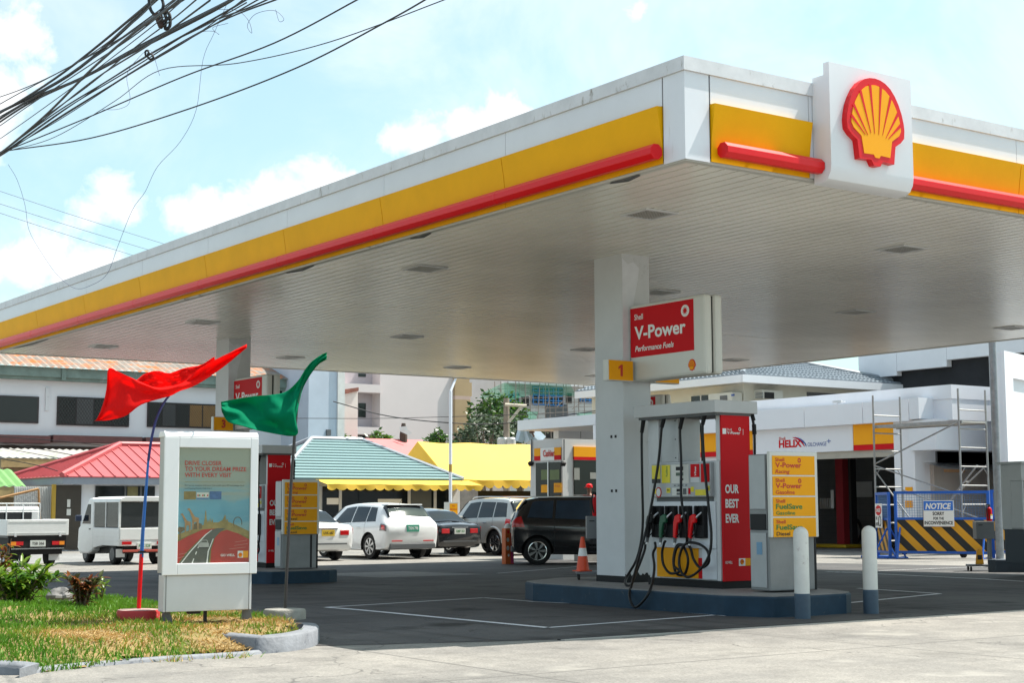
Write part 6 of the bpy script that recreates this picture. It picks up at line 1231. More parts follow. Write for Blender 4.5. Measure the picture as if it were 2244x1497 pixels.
# attendant with red cap
pz = GZ2+.14; at_ = dep(1291, 1075, 46.0); st_h = dep(1291, 1062, 46.0).z
ps = thing('person', 'attendant in a red cap and dark red shirt standing behind the black people carrier', 'person', (at_.x, at_.y, st_h-1.76), -1.2)
k = B(); k.box(-.35, .35, -.3, .3, GZ2-(st_h-1.76), -.0); k = k.o('standing_step', CONC); k.location = ps.location; tag(k, 'low concrete step under the attendant by the cashier booth', 'step')
SKIN = M('skin', (.22, .11, .07), .5, var=.05); SHIRT = M('shirt_red', (.30, .02, .02), .8, var=.1); TROU = M('trousers_dark', (.02, .022, .03), .8, var=.1)
def skin(name, pts, eds, m, par, root=0):
    me = bpy.data.meshes.new(name); me.from_pydata([p[:3] for p in pts], eds, []); o = bpy.data.objects.new(name, me); C.objects.link(o); o.parent = par; me.materials.append(m)
    sk = o.modifiers.new('skin', 'SKIN'); ss = o.modifiers.new('sub', 'SUBSURF'); ss.levels = ss.render_levels = 2
    for v, p in zip(me.skin_vertices[0].data, pts): v.radius = (p[3], p[4] if len(p) > 4 else p[3])
    me.skin_vertices[0].data[root].use_root = True; return o
body = skin('body', [(0, 0, .93, .14, .10), (0, 0, 1.12, .135, .09), (0, 0, 1.32, .16, .10), (0, 0, 1.45, .07, .06), (0, .01, 1.53, .052), (0, .0, 1.58, .07, .085), (0, .0, 1.68, .075, .095), (.19, 0, 1.41, .05), (.24, .0, 1.15, .04), (.22, -.12, .95, .033), (.21, -.18, .90, .03), (-.19, 0, 1.41, .05), (-.24, 0, 1.15, .04), (-.22, -.12, .95, .033), (-.21, -.18, .90, .03), (.09, 0, .85, .085), (.10, 0, .48, .06), (.10, .01, .08, .042), (.10, -.14, .03, .035), (-.09, 0, .85, .085), (-.10, 0, .48, .06), (-.10, .01, .08, .042), (-.10, -.14, .03, .035)],
     [(0, 1), (1, 2), (2, 3), (3, 4), (4, 5), (5, 6), (2, 7), (7, 8), (8, 9), (9, 10), (2, 11), (11, 12), (12, 13), (13, 14), (0, 15), (15, 16), (16, 17), (17, 18), (0, 19), (19, 20), (20, 21), (21, 22)], SKIN, ps)
skin('shirt', [(0, 0, .90, .155, .115), (0, 0, 1.12, .15, .105), (0, 0, 1.32, .175, .115), (0, 0, 1.44, .085, .075), (.19, 0, 1.41, .065), (.235, .0, 1.2, .055), (-.19, 0, 1.41, .065), (-.235, 0, 1.2, .055)], [(0, 1), (1, 2), (2, 3), (2, 4), (4, 5), (2, 6), (6, 7)], SHIRT, ps)
skin('trousers', [(0, 0, .94, .15, .11), (.09, 0, .84, .095), (.10, 0, .48, .075), (.10, .01, .08, .06), (-.09, 0, .84, .095), (-.10, 0, .48, .075), (-.10, .01, .08, .06)], [(0, 1), (1, 2), (2, 3), (0, 4), (4, 5), (5, 6)], TROU, ps)
b = B(); b.lathe([(.102, 1.66), (.106, 1.70), (.095, 1.745), (.06, 1.775), (.01, 1.785)], 0, 0, 20); b.prism([(-.08, -.09), (.08, -.09), (.06, -.19), (-.06, -.19)], 'z', 1.66, 1.672); b.o('cap', RED, ps, smooth=True)
b = B(); b.lathe([(.022, -.11), (.010, -.125)], 0, 0, 8, 'y'); b.v = [(v[0], v[1]+.02, v[2]+1.62) for v in b.v]; b.o('nose', SKIN, ps, smooth=True); b = B(); b.box(-.05, -.025, -.103, -.095, 1.645, 1.655).box(.025, .05, -.103, -.095, 1.645, 1.655); b.o('eyes', BLKT, ps)
# ------------------------------------------------------------------ service bay building on the right
HX = 41.0; k = Bd('service_bay_building', 'white oil change bay with yellow and red bands behind the scaffold tower', 'building', (HX+4, 40, GZ2))
WP = M('bay_white', (.74, .75, .79), .45, var=.04, vs=.4, dirt=(.5, .5, .52), da=.08, ds=.8, streak=3)
yA = onx(1300, 990, HX).y; yP0, yP1 = onx(1966, 1000, HX).y, onx(2011, 1000, HX).y; yOp = onx(1700, 1100, HX).y
zH = onx(1794, 1007, HX).z; zHt = onx(1765, 993, HX).z; zF0, zF1 = onx(1656, 945, HX).z, onx(1639, 904, HX).z; zP = onx(2073, 842, HX).z; yC = onx(2073, 842, HX).y
k.box('wall', WP, HX, HX+.3, yOp, yA, GZ2-.1, zF1); k.box('corner_pillar', WP, HX-.15, HX+.9, yP1, yP0, GZ2-.1, zF1)
k.box('bay_lintel', M('lintel_beige', (.42, .39, .33), .7, var=.1), HX-.05, HX+.25, yP0, yOp, zH, zHt)
yS0, yS1, yY = onx(1875, 960, HX).y, onx(1656, 970, HX).y, yP0
sg = k.box('sign_panel', WP, HX-.14, HX+.2, yS0, yS1, zHt, zF0)
zr = onx(1920, 974, HX).z
for a, c in ((yY, yS0-.02), (yS1+.02, onx(1480, 970, HX).y)): k.box('yellow_band', YELS, HX-.14, HX+.2, a, c, zr, zF0); k.box('red_band', REDS, HX-.14, HX+.2, a, c, zHt, zr-.004)
def hxT(s, px, py, h, m, w, **kw): p = onx(px, py, HX-.145); return k.T(s, p, h, m, w, LEFT, par=sg, **kw)
wpx = lambda a, c, y: onx(a, y, HX).y-onx(c, y, HX).y
hxT('Shell', 1707, 965, .11, DRED, wpx(1707, 1721, 962), bold=.02); hxT('HELIX', 1707, 981.5, .27, REDS, wpx(1707, 1757, 975), bold=.04); hxT('OILCHANGE', 1770, 979, .15, BLUT, wpx(1770, 1811, 975)); hxT('+', 1812, 974, .22, BLUT, wpx(1812, 1821, 970))
b = B(); ps_ = [onx(x, y, HX-.15) for x, y in ((1737, 959), (1748, 962), (1757, 969), (1763, 979))]; b.tube(cat(ps_, 5), [.01+.03*math.sin(math.pi*i/15) for i in range(16)], 4); k.o(b, 'swoosh', REDS, sg); b = B(); b.tube(cat([onx(x, y, HX-.15) for x, y in ((1742, 958.5), (1754, 963), (1764, 972), (1767, 979))], 5), [.008+.02*math.sin(math.pi*i/15) for i in range(16)], 4); k.o(b, 'swoosh', BLUT, sg)
# projecting fascia above the sign, in panels
js = [onx(1996, 900, HX-.35).y, onx(1895, 920, HX-.35).y, onx(1767, 930, HX-.35).y, onx(1639, 940, HX-.35).y, onx(1480, 940, HX-.35).y]
for a, c in zip(js, js[1:]): k.box('fascia_panel', WP, HX-.45, HX+.2, a+.01, c-.01, zF0, zF1)
k.box('fascia_return', WHITE2, HX-.45, HX+.6, js[0]-.42, js[0]-.01, zF0+.05, zF1+.03)
k.box('parapet', WHITE2, HX+.25, HX+10, yC, yA+6, zF1-.02, zP); k.box('flat_roof', LGREY, HX, HX+9, yP1, yA, zF1-.05, zF1-.03)
cam_ = onx(1845, 886, HX-.3); b = B(); b.tube([cam_+Vector((0, .25, -.12)), cam_+Vector((0, .2, .05)), cam_+Vector((0, -.15, .08))], .025, 5); b.box(cam_.x-.05, cam_.x+.05, cam_.y-.0, cam_.y+.4, cam_.z+.05, cam_.z+.14); k.o(b, 'roof_camera', LGREY)
# inside of the bay
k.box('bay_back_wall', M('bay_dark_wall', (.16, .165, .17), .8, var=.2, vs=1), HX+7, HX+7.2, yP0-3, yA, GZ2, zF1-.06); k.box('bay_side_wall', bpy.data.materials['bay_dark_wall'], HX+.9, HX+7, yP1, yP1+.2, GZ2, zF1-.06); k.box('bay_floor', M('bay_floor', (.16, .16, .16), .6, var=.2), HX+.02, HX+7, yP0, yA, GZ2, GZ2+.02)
b = B(); 
for i in range(14): b.box(HX+6.985, HX+6.999, yP0-3, yA, GZ2+.4*i*.6, GZ2+.4*i*.6+.012)
k.o(b, 'tile_joint', DGREY)
LX = HX+3; y0, y1 = onx(1832, 1100, LX).y, onx(1848, 1100, LX).y
l_ = Bd('vehicle_lift', 'dark red two post lift column with a yellow foot inside the service bay', 'lift', (LX, y0, GZ2+.02)); l_.box('post', M('lift_red', (.26, .018, .025), .4, var=.1), LX, LX+.35, y0, y1, GZ2+.02, zH+.6); l_.box('post_rear', DARK, LX+.3, LX+.6, y0-.5, y0, GZ2+.02, zH+.3); l_.box('base_arm', M('lift_yellow', (.45, .30, .01), .5, var=.2), LX-.5, LX+.5, y0-.9, y1+1.2, GZ2+.03, GZ2+.16, bev=.04); l_.box('control_box', LGREY, LX-.02, LX-.001, y0+.1, y0+.25, 1.2, 1.9)
b = B(); q = onx(1876, 1180, HX+6.9)
for r_ in (.38, .42, .46, .5): b.tube([q+Vector((-.05*r_, r_*.7*math.cos(a*math.pi/12), r_*math.sin(a*math.pi/12)+.3)) for a in range(25)], .025, 5, False)
k.o(b, 'wall_hose_reel', DARK); k.fx('wall_poster', LGREY, 1868, 1056, 1912, 1090, HX+6.98, .02)
b = B()
for i in range(6): q = onx(1800+i*5, 1100, HX+6.95); b.box(q.x-.05, q.x, q.y-.05, q.y+.05, q.z-.3, q.z+.15)
k.o(b, 'tool_row', LGREY)
# lower canopy wing and the recess under it
zl0, zl1 = onx(2020, 987, HX-.3).z, onx(2020, 920, HX-.3).z; ya_, yb_ = onx(2052, 950, HX-.3).y, onx(2014, 950, HX-.3).y
k.box('wing_canopy', WHITE2, HX-.3, HX+10, ya_, yP1+.1, zl0, zl1); k.box('wing_upper_wall', WHITE2, HX+.3, HX+10, yC+.02, yP1, zl1-.02, zP-.01)
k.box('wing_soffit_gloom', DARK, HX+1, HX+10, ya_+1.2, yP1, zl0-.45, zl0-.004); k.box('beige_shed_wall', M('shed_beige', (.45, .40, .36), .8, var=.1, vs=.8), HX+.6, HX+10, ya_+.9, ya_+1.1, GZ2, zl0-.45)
b = B(); b.add([(HX+.2, ya_+.1, zl0-.62), (HX+10, ya_+.1, zl0-.75), (HX+10, ya_+1, zl0-.45), (HX+.2, ya_+1, zl0-.38)], [(0, 1, 2, 3)]); k.o(b, 'shed_roof', STEEL); k.box('roof_batten', M('timber_brown', (.2, .1, .04), .8, var=.3), HX+.2, HX+1.2, ya_+.1, ya_+.16, zl0-.74, zl0-.64)
for i, (x, z) in enumerate(((1996, 1075), (1996, 1105))): k.fx('warning_notice', YELS, 1984, z-7, 2000, z+8, HX-.16, .01)
# tile roofed house behind
hc = dep(1628, 835, 80); k = Bd('tile_roof_house', 'large beige house with a grey tiled roof and white eaves behind the oil change bay', 'building', (hc.x+6, hc.y+8, GZ2)); ze = dep(1628, 822, 80).z; zb_ = dep(1628, 838, 80).z
xr = ony(1995, 845, hc.y).x; yl = onx(1262, 866, hc.x).y; TILE = M('roof_tile_grey', (.20, .23, .26), .35, var=.2, vs=3)
x0, x1, y0, y1 = hc.x, xr, hc.y, yl; d = 5.0; zr_ = ze+1.55
def tile(fa, fb, n_, rows, name):
    b = B(); m_ = n_*4
    for r_ in range(rows):
        t0, t1 = r_/rows, (r_+1)/rows; vs = []
        for i in range(m_+1):
            u = i/m_; w = .07*abs(math.sin(math.pi*i/4)); p = fa(u).lerp(fb(u), t0); q = fa(u).lerp(fb(u), t1); vs += [(p.x, p.y, p.z+w+.09), (q.x, q.y, q.z+w), (p.x, p.y, p.z-.02)]
        b.add(vs, [(3*i, 3*i+3, 3*i+4, 3*i+1) for i in range(m_)]+[(3*i+2, 3*i+5, 3*i+3, 3*i) for i in range(m_)])
    return k.o(b, name, TILE)
V3 = lambda *a: Vector(a)
tile(lambda u: V3(x0+(x1-x0)*u, y0, ze), lambda u: V3(x0+d+(x1-x0-2*d)*u, y0+d, zr_), int((x1-x0)/.34), 9, 'roof_slope')
tile(lambda u: V3(x0, y1+(y0-y1)*u, ze), lambda u: V3(x0+d, y1-d+(y0-y1+2*d)*u if False else y1+(y0+d-y1)*u, zr_), int((y1-y0)/.34), 9, 'roof_slope')
b = B(); b.add([(x1, y0, ze), (x1, y0+2*d, ze), (x1-d, y0+d, zr_)], [(0, 1, 2)]); k.o(b, 'roof_end', TILE); b = B(); b.tube([(x1, y0, ze+.12), (x1-d, y0+d, zr_+.12)], .14, 6); b.tube([(x0, y0, ze+.12), (x0+d, y0+d, zr_+.12)], .14, 6); b.tube([(x0+d, y0+d, zr_+.1), (x1-d, y0+d, zr_+.1)], .14, 6); k.o(b, 'ridge_tile', TILE)
k.box('eave_fascia', WHITE2, x0-.1, x1+.1, y0-.12, y0-.02, zb_, ze+.02); k.box('eave_fascia', WHITE2, x0-.1, x0-.02, y0, y1, zb_, ze+.02); k.box('eave_soffit', LGREY, x0, x1, y0, y0+1.4, zb_+.05, zb_+.12); k.box('eave_soffit', LGREY, x0, x0+1.4, y0+1.4, y1, zb_+.05, zb_+.12)
k.box('wall', M('house_beige', (.56, .55, .48), .8, var=.06), x0+1.2, x1-1, y0+1.2, y1, GZ2, zb_+.06); Yw = y0+1.2
w_, _ = k.fx('window', GLASS, 1516, 866, 1592, 886, x0+1.2, .05)
for px in (1535, 1553, 1572): k.fx('mullion', LGREY, px, 866, px+2, 886, x0+1.15, .02, w_)
AC = M('ac_beige', (.55, .55, .50), .5, var=.1)
a_, _ = k.fx('air_conditioner', AC, 1574, 863, 1626, 882, x0+1.1, .7); k.fx('ac_grille', DGREY, 1578, 867, 1594, 880, x0+.4, .02, a_); k.fx('ac_badge', BLUT, 1603, 864, 1610, 868, x0+.4, .02, a_)
a_, _ = k.fy('air_conditioner', AC, 1652, 857, 1698, 876, Yw, .6)
for i in range(5): k.fy('ac_grille', DGREY, 1655, 860+i*3, 1672, 861.5+i*3, Yw-.6, .02, 0, a_)
k.fy('ac_fan', DARK, 1675, 860, 1696, 874, Yw-.6, .02, 0, a_); k.fy('window', DGREY, 1768, 862, 1850, 880, Yw, .05)
b = B(); q = dep(1596, 815, 83); b.lathe([(.55, 0), (.6, .5), (.5, .7)], q.x, q.y, 14); b.v = [(v[0], v[1], v[2]+q.z-.2) for v in b.v]; k.o(b, 'roof_tank', GREY)
# black stained wall building and white block
k = Bd('stained_building', 'tall building with a black mould stained wall and white gutter behind the tiled roof', 'building', (75, 60, GZ2)); X = 68.0
y0, y1 = onx(2260, 760, X).y, onx(1905, 800, X).y; zt_ = onx(2000, 785, X).z; k.box('wall', M('wall_black_stain', (.018, .02, .025), .9, var=.5, vs=.5, dirt=(.14, .15, .17), da=.22, ds=.8, streak=5), X, X+10, y0-8, y1, GZ2, zt_)
for a, c, e in ((1894, 1978, 5), (1978, 2088, 3), (2088, 2270, 0)): k.box('gutter', WHITE2, X-.5, X-.1+e*.001, onx(c, 780, X).y+.03, onx(a, 790, X).y, zt_-.35-e*.12, zt_+.55+e*.03)
k = Bd('white_block', 'plain white block with a recessed panel at the right edge behind the steel pole', 'building', (46, 29, GZ2)); p = dep(2194, 800, 50); zt_ = p.z+(800-772)*50/PF; k.r.rotation_euler.z = .32; k.r.location = (p.x, p.y, GZ2); hb = zt_-GZ2
b = B(); b.box(0, 9, 0, .4, 0, hb); b.o('wall', WHITE2, k.r); b = B(); b.box(-.03, .75, -.12, -.002, 0, hb+.05); b.o('wall_pilaster', WHITE2, k.r); b = B(); b.box(.752, 9, -.12, -.002, hb-.8, hb+.05); b.o('top_beam', WHITE2, k.r)
# galvanised pole
p = dep(2187, 1095, 43); k = Bd('steel_pole', 'tall galvanised steel pole rising past the canopy edge on the right', 'pole', (p.x, p.y, gz(p.y))); b = B(); b.tube([(p.x, p.y, gz(p.y)-.1), (p.x, p.y, 3), (p.x, p.y, 8)], [.11, .105, .095], 14); k.o(b, 'pole_shaft', M('galvanised', (.25, .27, .29), .5, metal=.5, var=.35, vs=5), smooth=True); b = B(); b.lathe([(.2, gz(p.y)), (.2, gz(p.y)+.03)], p.x, p.y, 16); k.o(b, 'base_plate', GREY)
# rolling scaffold tower
sx, sy0, sy1 = 37.0, 29.75, 33.05; g = gz(31); k = Bd('scaffold_tower', 'rolling aluminium scaffold tower with one deck in front of the oil change bay', 'scaffolding', (sx+.6, 31.4, g)); zT = {sy0: dep(2082, 850, 45.3).z, sy1: dep(1918, 868, 48.5).z}
for y in (sy0, sy1):
    for x in (sx, sx+1.25):
        b = B(); b.tube([(x, y, g+.2), (x, y, zT[y])], .03, 8); k.o(b, 'upright', ALU, smooth=True); b = B(); b.lathe([(.03, -.04), (.11, -.03), (.12, 0), (.11, .03), (.03, .04)], y, 0, 18, 'x'); b.v = [(v[0]+x, v[1], v[2]+g+.12) for v in b.v]; k.o(b, 'caster', BLACK, smooth=True)
    z = g+.45
    while z < zT[y]-.1: b = B(); b.tube([(sx, y, z), (sx+1.25, y, z)], .023, 6); k.o(b, 'rung', ALU, smooth=True); z += .56
    for x, s_ in ((sx, 1), (sx+1.25, -1)):
        for z in (g+1.57, g+2.69): b = B(); b.tube([(x, y, z-.25), (x+s_*.22, y, z)], .012, 5); k.o(b, 'gusset', ALU)
zd = dep(2082, 921, 45.3).z; b = B(); b.box(sx+.1, sx+1.15, sy0-.05, sy1+.1, zd-.05, zd); dk = k.o(b, 'deck', M('deck_worn', (.42, .41, .38), .7, var=.25)); b = B(); b.box(sx+.06, sx+.1, sy0-.05, sy1+.1, zd-.08, zd+.02).box(sx+1.15, sx+1.19, sy0-.05, sy1+.1, zd-.08, zd+.02); k.o(b, 'deck_rail', ALU, dk)
for a, c in (((sx, sy1, zd-1.2), (sx, sy0, zd-.03)), ((sx, sy1, zd-1.25), (sx, sy0, zd-2.2)), ((sx+1.25, sy1, zd-2.0), (sx+1.25, sy0, zd-3.0)), ((sx, sy1, zd-1.4), (sx+.5, sy1-1.5, g+.5)), ((sx+.1, sy1-.9, g+.3), (sx+1.2, sy0-.0, zd-1.3)), ((sx+.3, sy1-1.2, g+.3), (sx+.9, sy0+.1, zd-1.3)), ((sx+1.25, sy1, g+.45), (sx, sy0, g+.6))): b = B(); b.tube([a, c], .024, 6); k.o(b, 'brace', ALU, smooth=True)
for i in range(7): t = .2+.1*i; a, c = Vector((sx+.1, sy1-.9, g+.3)).lerp(Vector((sx+1.2, sy0, zd-1.3)), t), Vector((sx+.3, sy1-1.2, g+.3)).lerp(Vector((sx+.9, sy0+.1, zd-1.3)), t); b = B(); b.tube([a, c], .015, 5); k.o(b, 'ladder_rung', ALU)
# blue barricades
BB = M('barrier_blue', (.012, .11, .50), .4, var=.12, vs=4)
def stripes():
    m = bpy.data.materials.new('hazard_stripes'); m.use_nodes = True; t = m.node_tree; pb = t.nodes['Principled BSDF']; pb.inputs['Roughness'].default_value = .5; L = t.links.new
    tc = t.nodes.new('ShaderNodeTexCoord'); sp = t.nodes.new('ShaderNodeSeparateXYZ'); L(tc.outputs['Object'], sp.inputs[0])
    def mt(op, a, c):
        n = t.nodes.new('ShaderNodeMath'); n.operation = op
        for i, q in enumerate((a, c)):
            if isinstance(q, (int, float)): n.inputs[i].default_value = q
            else: L(q, n.inputs[i])
        return n.outputs[0]
    s_ = mt('ADD', mt('MULTIPLY', sp.outputs['X'], .62), mt('MULTIPLY', sp.outputs['Z'], .62)); f = mt('FRACT', mt('MULTIPLY', s_, 2.9), 0); g_ = mt('GREATER_THAN', f, .5)
    mx_ = t.nodes.new('ShaderNodeMix'); mx_.data_type = 'RGBA'; L(g_, mx_.inputs['Factor']); mx_.inputs[6].default_value = (.016, .016, .017, 1); mx_.inputs[7].default_value = (.72, .34, .01, 1); L(mx_.outputs[2], pb.inputs['Base Color']); return m
STR = stripes()
def barricade(loc, rz, W, label, feet=True):
    r = thing('barricade', label, 'barrier', loc, rz, 'blue work barricades'); H_ = 1.92; zb_, zm_ = .19, 1.13
    b = B()
    for x in (0, W): b.box(x-.04, x+.04, -.04, .04, .0, H_-.041)
    b.box(-.04, W+.04, -.045, .045, H_-.04, H_+.04).box(.04, W-.04, -.035, .035, zm_, zm_+.07).box(.04, W-.04, -.035, .035, zb_-.03, zb_+.04); b.o('frame', BB, r)
    for x in (.12, W-.12): b = B(); b.tube([(x, -.04, .9), (x, -.5, .03)], .03, 6); b.tube([(x, .04, .9), (x, .5, .03)], .03, 6); b.tube([(x, -.55, .03), (x, .55, .03)], .035, 6); b.o('foot', BB, r)
    b = B(); b.box(.04, W-.04, -.012, .012, zb_+.04, zm_); b.o('striped_board', STR, r)
    b = B(); x = .1
    while x < W-.05: b.box(x-.004, x+.004, -.004, .004, zm_+.07, H_-.04); x += .075
    z = zm_+.12
    while z < H_-.05: b.box(.04, W-.04, -.0035, .0045, z-.004, z+.004); z += .075
    b.o('wire_mesh', M('mesh_blue_grey', (.10, .2, .38), .5, var=.1) if 'mesh_blue_grey' not in bpy.data.materials else bpy.data.materials['mesh_blue_grey'], r)
    return r
A = dep(1966, 1224, 45.4); A.z = gz(A.y); Bp = dep(2170, 1224, 44.2); dv = Bp-A; W_ = math.hypot(dv.x, dv.y); rz_ = math.atan2(dv.y, dv.x)
m1 = barricade(A, rz_, W_, 'wide blue barricade with yellow and black stripes and a notice board')
A2 = dep(1925, 1222, 47.2); A2.z = gz(A2.y); B2 = dep(1951, 1224, 45.6); dv2 = B2-A2; barricade(A2, math.atan2(dv2.y, dv2.x), math.hypot(dv2.x, dv2.y), 'blue striped barricade turned edge on with a danger board left of the wide one')
A3 = dep(2178, 1222, 44.6); A3.z = gz(A3.y); barricade(A3, rz_+.1, 2.2, 'blue barricade mostly hidden behind the oil display cabinet')
def board(name, label, loc, rz, w, h, parts):
    r = thing(name, label, 'sign', loc, rz, None); b = B(); b.box(0, w, -.012, 0, 0, h); bd = b.o('board', TXTW, r, bev=.004); return r, bd
ux = dv.normalized(); s0 = dep(2025, 1155, 45); kx = (Vector((s0.x, s0.y, 0))-Vector((A.x, A.y, 0))).dot(Vector((ux.x, ux.y, 0)).normalized()); un = Vector((ux.y, -ux.x, 0)).normalized()
base = Vector((A.x, A.y, 0))+Vector((ux.x, ux.y, 0)).normalized()*kx+un*.09; base.z = dep(2058, 1155, 44.9).z; sw_ = 68/205*W_; sh_ = 57*44.9/PF
r, bd = board('notice_board', 'white notice board with a blue heading hung on the wide blue barricade', base, rz_, sw_, sh_, None)
b = B(); b.box(.02, sw_-.02, -.016, -.0125, sh_*.62, sh_-.02); hd = b.o('blue_header', M('notice_blue', (.03, .17, .62), .5, var=0), bd); T(hd, 'NOTICE', (sw_/2, -.017, sh_*.68), sh_*.22, TXTW, sw_*.84, al='C', bold=.04, shear=.2)
for s, z, w in (('SORRY', .44, .38), ('FOR THE', .27, .34), ('INCONVENIENCE', .09, .92)): T(bd, s, (sw_/2, -.013, sh_*z), sh_*(.13 if s != 'FOR THE' else .10), BLKT, sw_*w, al='C', bold=.03)
b = B(); b.box(0, sw_, -.0135, -.0125, 0, .012).box(0, .012, -.0135, -.0125, .0, sh_); b.o('rusty_edge', M('edge_rust', (.3, .2, .17), .8, var=.3), bd)
q0 = dep(1932, 1155, 46.5); u2 = Vector((dv2.x, dv2.y, 0)).normalized(); n2 = Vector((u2.y, -u2.x, 0)); loc = Vector((A2.x, A2.y, 0))+u2*.25+n2*.1; loc.z = dep(1925, 1157, 46.8).z
r, bd = board('danger_board', 'small danger board with a red oval on the edge on barricade', loc, math.atan2(dv2.y, dv2.x), .9, .72, None)
b = B(); poly(b, (.45, -.0125, .52), FRONT, [(.4*math.cos(a*math.pi/12), .15*math.sin(a*math.pi/12)) for a in range(24)], 0, .004); o_ = b.o('red_oval', REDS, bd); T(o_, 'DANGER', (.45, -.017, .47), .11, TXTW, .6, al='C', bold=.03)
b = B(); b.tube([(.62+.16*math.cos(a*math.pi/10), -.016, .2+.15*math.sin(a*math.pi/10)) for a in range(21)], .014, 5, False); b.o('warning_ring', BLKT, bd); T(bd, 'NO', (.08, -.013, .24), .1, BLKT, .22, bold=.03); T(bd, 'ENTRY', (.06, -.013, .06), .1, BLKT, .45, bold=.03)
# ------------------------------------------------------------------ trees, poles and cables
def tree(name, label, base, h, blobs, n, L_, mats, seed, trunk_r=.16, grp='trees beyond the street'):
    r = thing(name, label, 'tree', base, 0, grp); q = random.Random(seed); f = B(); t = B()
    t.tube(cat([(0, 0, -.2), (.05*h*.1, 0, h*.35), (0, .05, h*.7)], 4), [trunk_r*(1-.07*i) for i in range(9)], 8)
    for (x, y, z, rr) in blobs:
        t.tube([(0, 0, h*.3), (x*.5, y*.5, (h*.3+z)*.5+.1), (x, y, z)], [trunk_r*.5, trunk_r*.3, .03], 5)
        k_ = int(n*rr*rr)
        for i in range(k_):
            d_ = Vector((q.gauss(0, 1), q.gauss(0, 1), q.gauss(0, 1))).normalized(); p = Vector((x, y, z))+Vector((d_.x, d_.y, d_.z*.85))*rr*(q.random()**.35)*(1+.2*math.sin(5*d_.x+3*d_.z+seed))
            az, el = q.random()*6.283, q.uniform(-.6, .7); dd = Vector((math.cos(az)*math.cos(el), math.sin(az)*math.cos(el), math.sin(el))); s_ = dd.orthogonal().normalized(); s_ = Matrix.Rotation(q.random()*6.28, 3, dd) @ s_; l = L_*q.uniform(.6, 1.2)
            f.use(min(int(q.random()*len(mats)), len(mats)-1)); f.add([p, p+dd*l*.5+s_*l*.24, p+dd*l, p+dd*l*.5-s_*l*.24], [(0, 1, 2, 3)])
    f.o('crown', mats, r); t.o('trunk', BARK, r); return r
DG = [LM('tree_dark', (.014, .042, .008), .2), LM('tree_mid', (.028, .085, .010), .25), LM('tree_light', (.07, .15, .015), .3)]
GG = [LM('tree_greygreen', (.07, .10, .055), .25), LM('tree_silver', (.16, .20, .13), .25), DG[0]]
LT = [LM('sap_bright', (.12, .24, .025)), LM('sap_mid', (.06, .16, .02)), DG[1]]
def tr(px, py_top, py_bot, D, spread, label, mats, seed, n=260, L_=.35, wide=1.0):
    c = dep(px, py_bot, D); g = GZ2; zt_ = dep(px, py_top, D).z; zb_ = dep(px, py_bot, D).z; R0 = (zt_-zb_)/2; q = random.Random(seed); bl = []
    for i in range(9): a = q.random()*6.28; rr = R0*q.uniform(.38, .6); bl.append((math.cos(a)*spread*wide*q.uniform(.2, .8), math.sin(a)*spread*q.uniform(.2, .8), q.uniform(zb_+rr*.6, zt_-rr)-g, rr))
    bl.append((0, 0, zt_-R0*.55-g, R0*.5)); return tree('street_tree', label, (c.x, c.y, g), zt_-g, bl, n, L_, mats, seed)
tr(1075, 848, 975, 112, 3.0, 'large dark green tree between the tan stack and the green netting', DG, 3, 210, .42)
tr(1105, 868, 980, 116, 3.2, 'broad dark tree right of the big one behind the utility pole', DG[:2]+DG[:1], 31, 260, .42)
tr(1060, 900, 980, 100, 2.4, 'grey green bushy tree right of the tan stack above the tent', GG, 8, 300, .34); tr(1140, 915, 980, 102, 2.6, 'grey green bushy tree behind the utility pole transformers', GG, 12, 300, .34)
tr(827, 942, 985, 97, 1.2, 'small bright green tree left of the wooden pole above the green roof', LT, 5, 420, .34); tr(876, 960, 1000, 96, 1.1, 'small bright green tree growing around the wooden pole', LT, 6, 420, .34); tr(962, 935, 985, 98, 1.3, 'round green tree above the yellow tent beside the lamp post', [DG[1], LT[1], DG[2]], 7, 480, .32); tr(744, 945, 985, 95, 1.1, 'low green tree against the mouldy white wall', LT, 14, 300, .3)
wood = M('pole_wood', (.24, .20, .16), .9, var=.35, vs=3)
p = dep(884, 1000, 93); k = Bd('wooden_post', 'short dark wooden pole with a bent white sheet nailed on top', 'pole', (p.x, p.y, GZ2)); b = B(); b.tube([(p.x, p.y, GZ2), (p.x, p.y, dep(884, 952, 93).z), (p.x, p.y, dep(884, 928, 93).z)], [.26, .24, .12], 8); k.o(b, 'post', M('pole_dark_wood', (.07, .055, .045), .9, var=.3))
b = B(); P_ = [dep(x, y, 92.6) for x, y in ((875, 936), (891, 934), (893, 942), (903, 949), (895, 954), (877, 946))]; b.add(P_, [(0, 1, 2, 5), (5, 2, 3, 4)]); k.o(b, 'bent_sheet', M('sheet_bluewhite', (.6, .68, .72), .4, var=.2))
p = dep(1110, 975, 97); k = Bd('utility_pole', 'grey utility pole with a crossarm and two transformer cans above the yellow tent', 'pole', (p.x, p.y, GZ2)); zt_ = dep(1110, 873, 97).z; b = B(); b.tube([(p.x, p.y, GZ2), (p.x, p.y, zt_)], [.24, .18], 10); k.o(b, 'pole_shaft', wood, smooth=True)
a, c = dep(1107, 887, 96.7), dep(1154, 890, 96.7); b = B(); b.tube([a, c], .1, 6); b.tube([dep(1143, 891, 96.7), dep(1114, 927, 96.7)], .09, 6); b.tube([dep(1128, 890, 96.7), dep(1128, 884, 96.7)], .05, 6); k.o(b, 'crossarm', M('arm_pale', (.5, .45, .36), .8, var=.3))
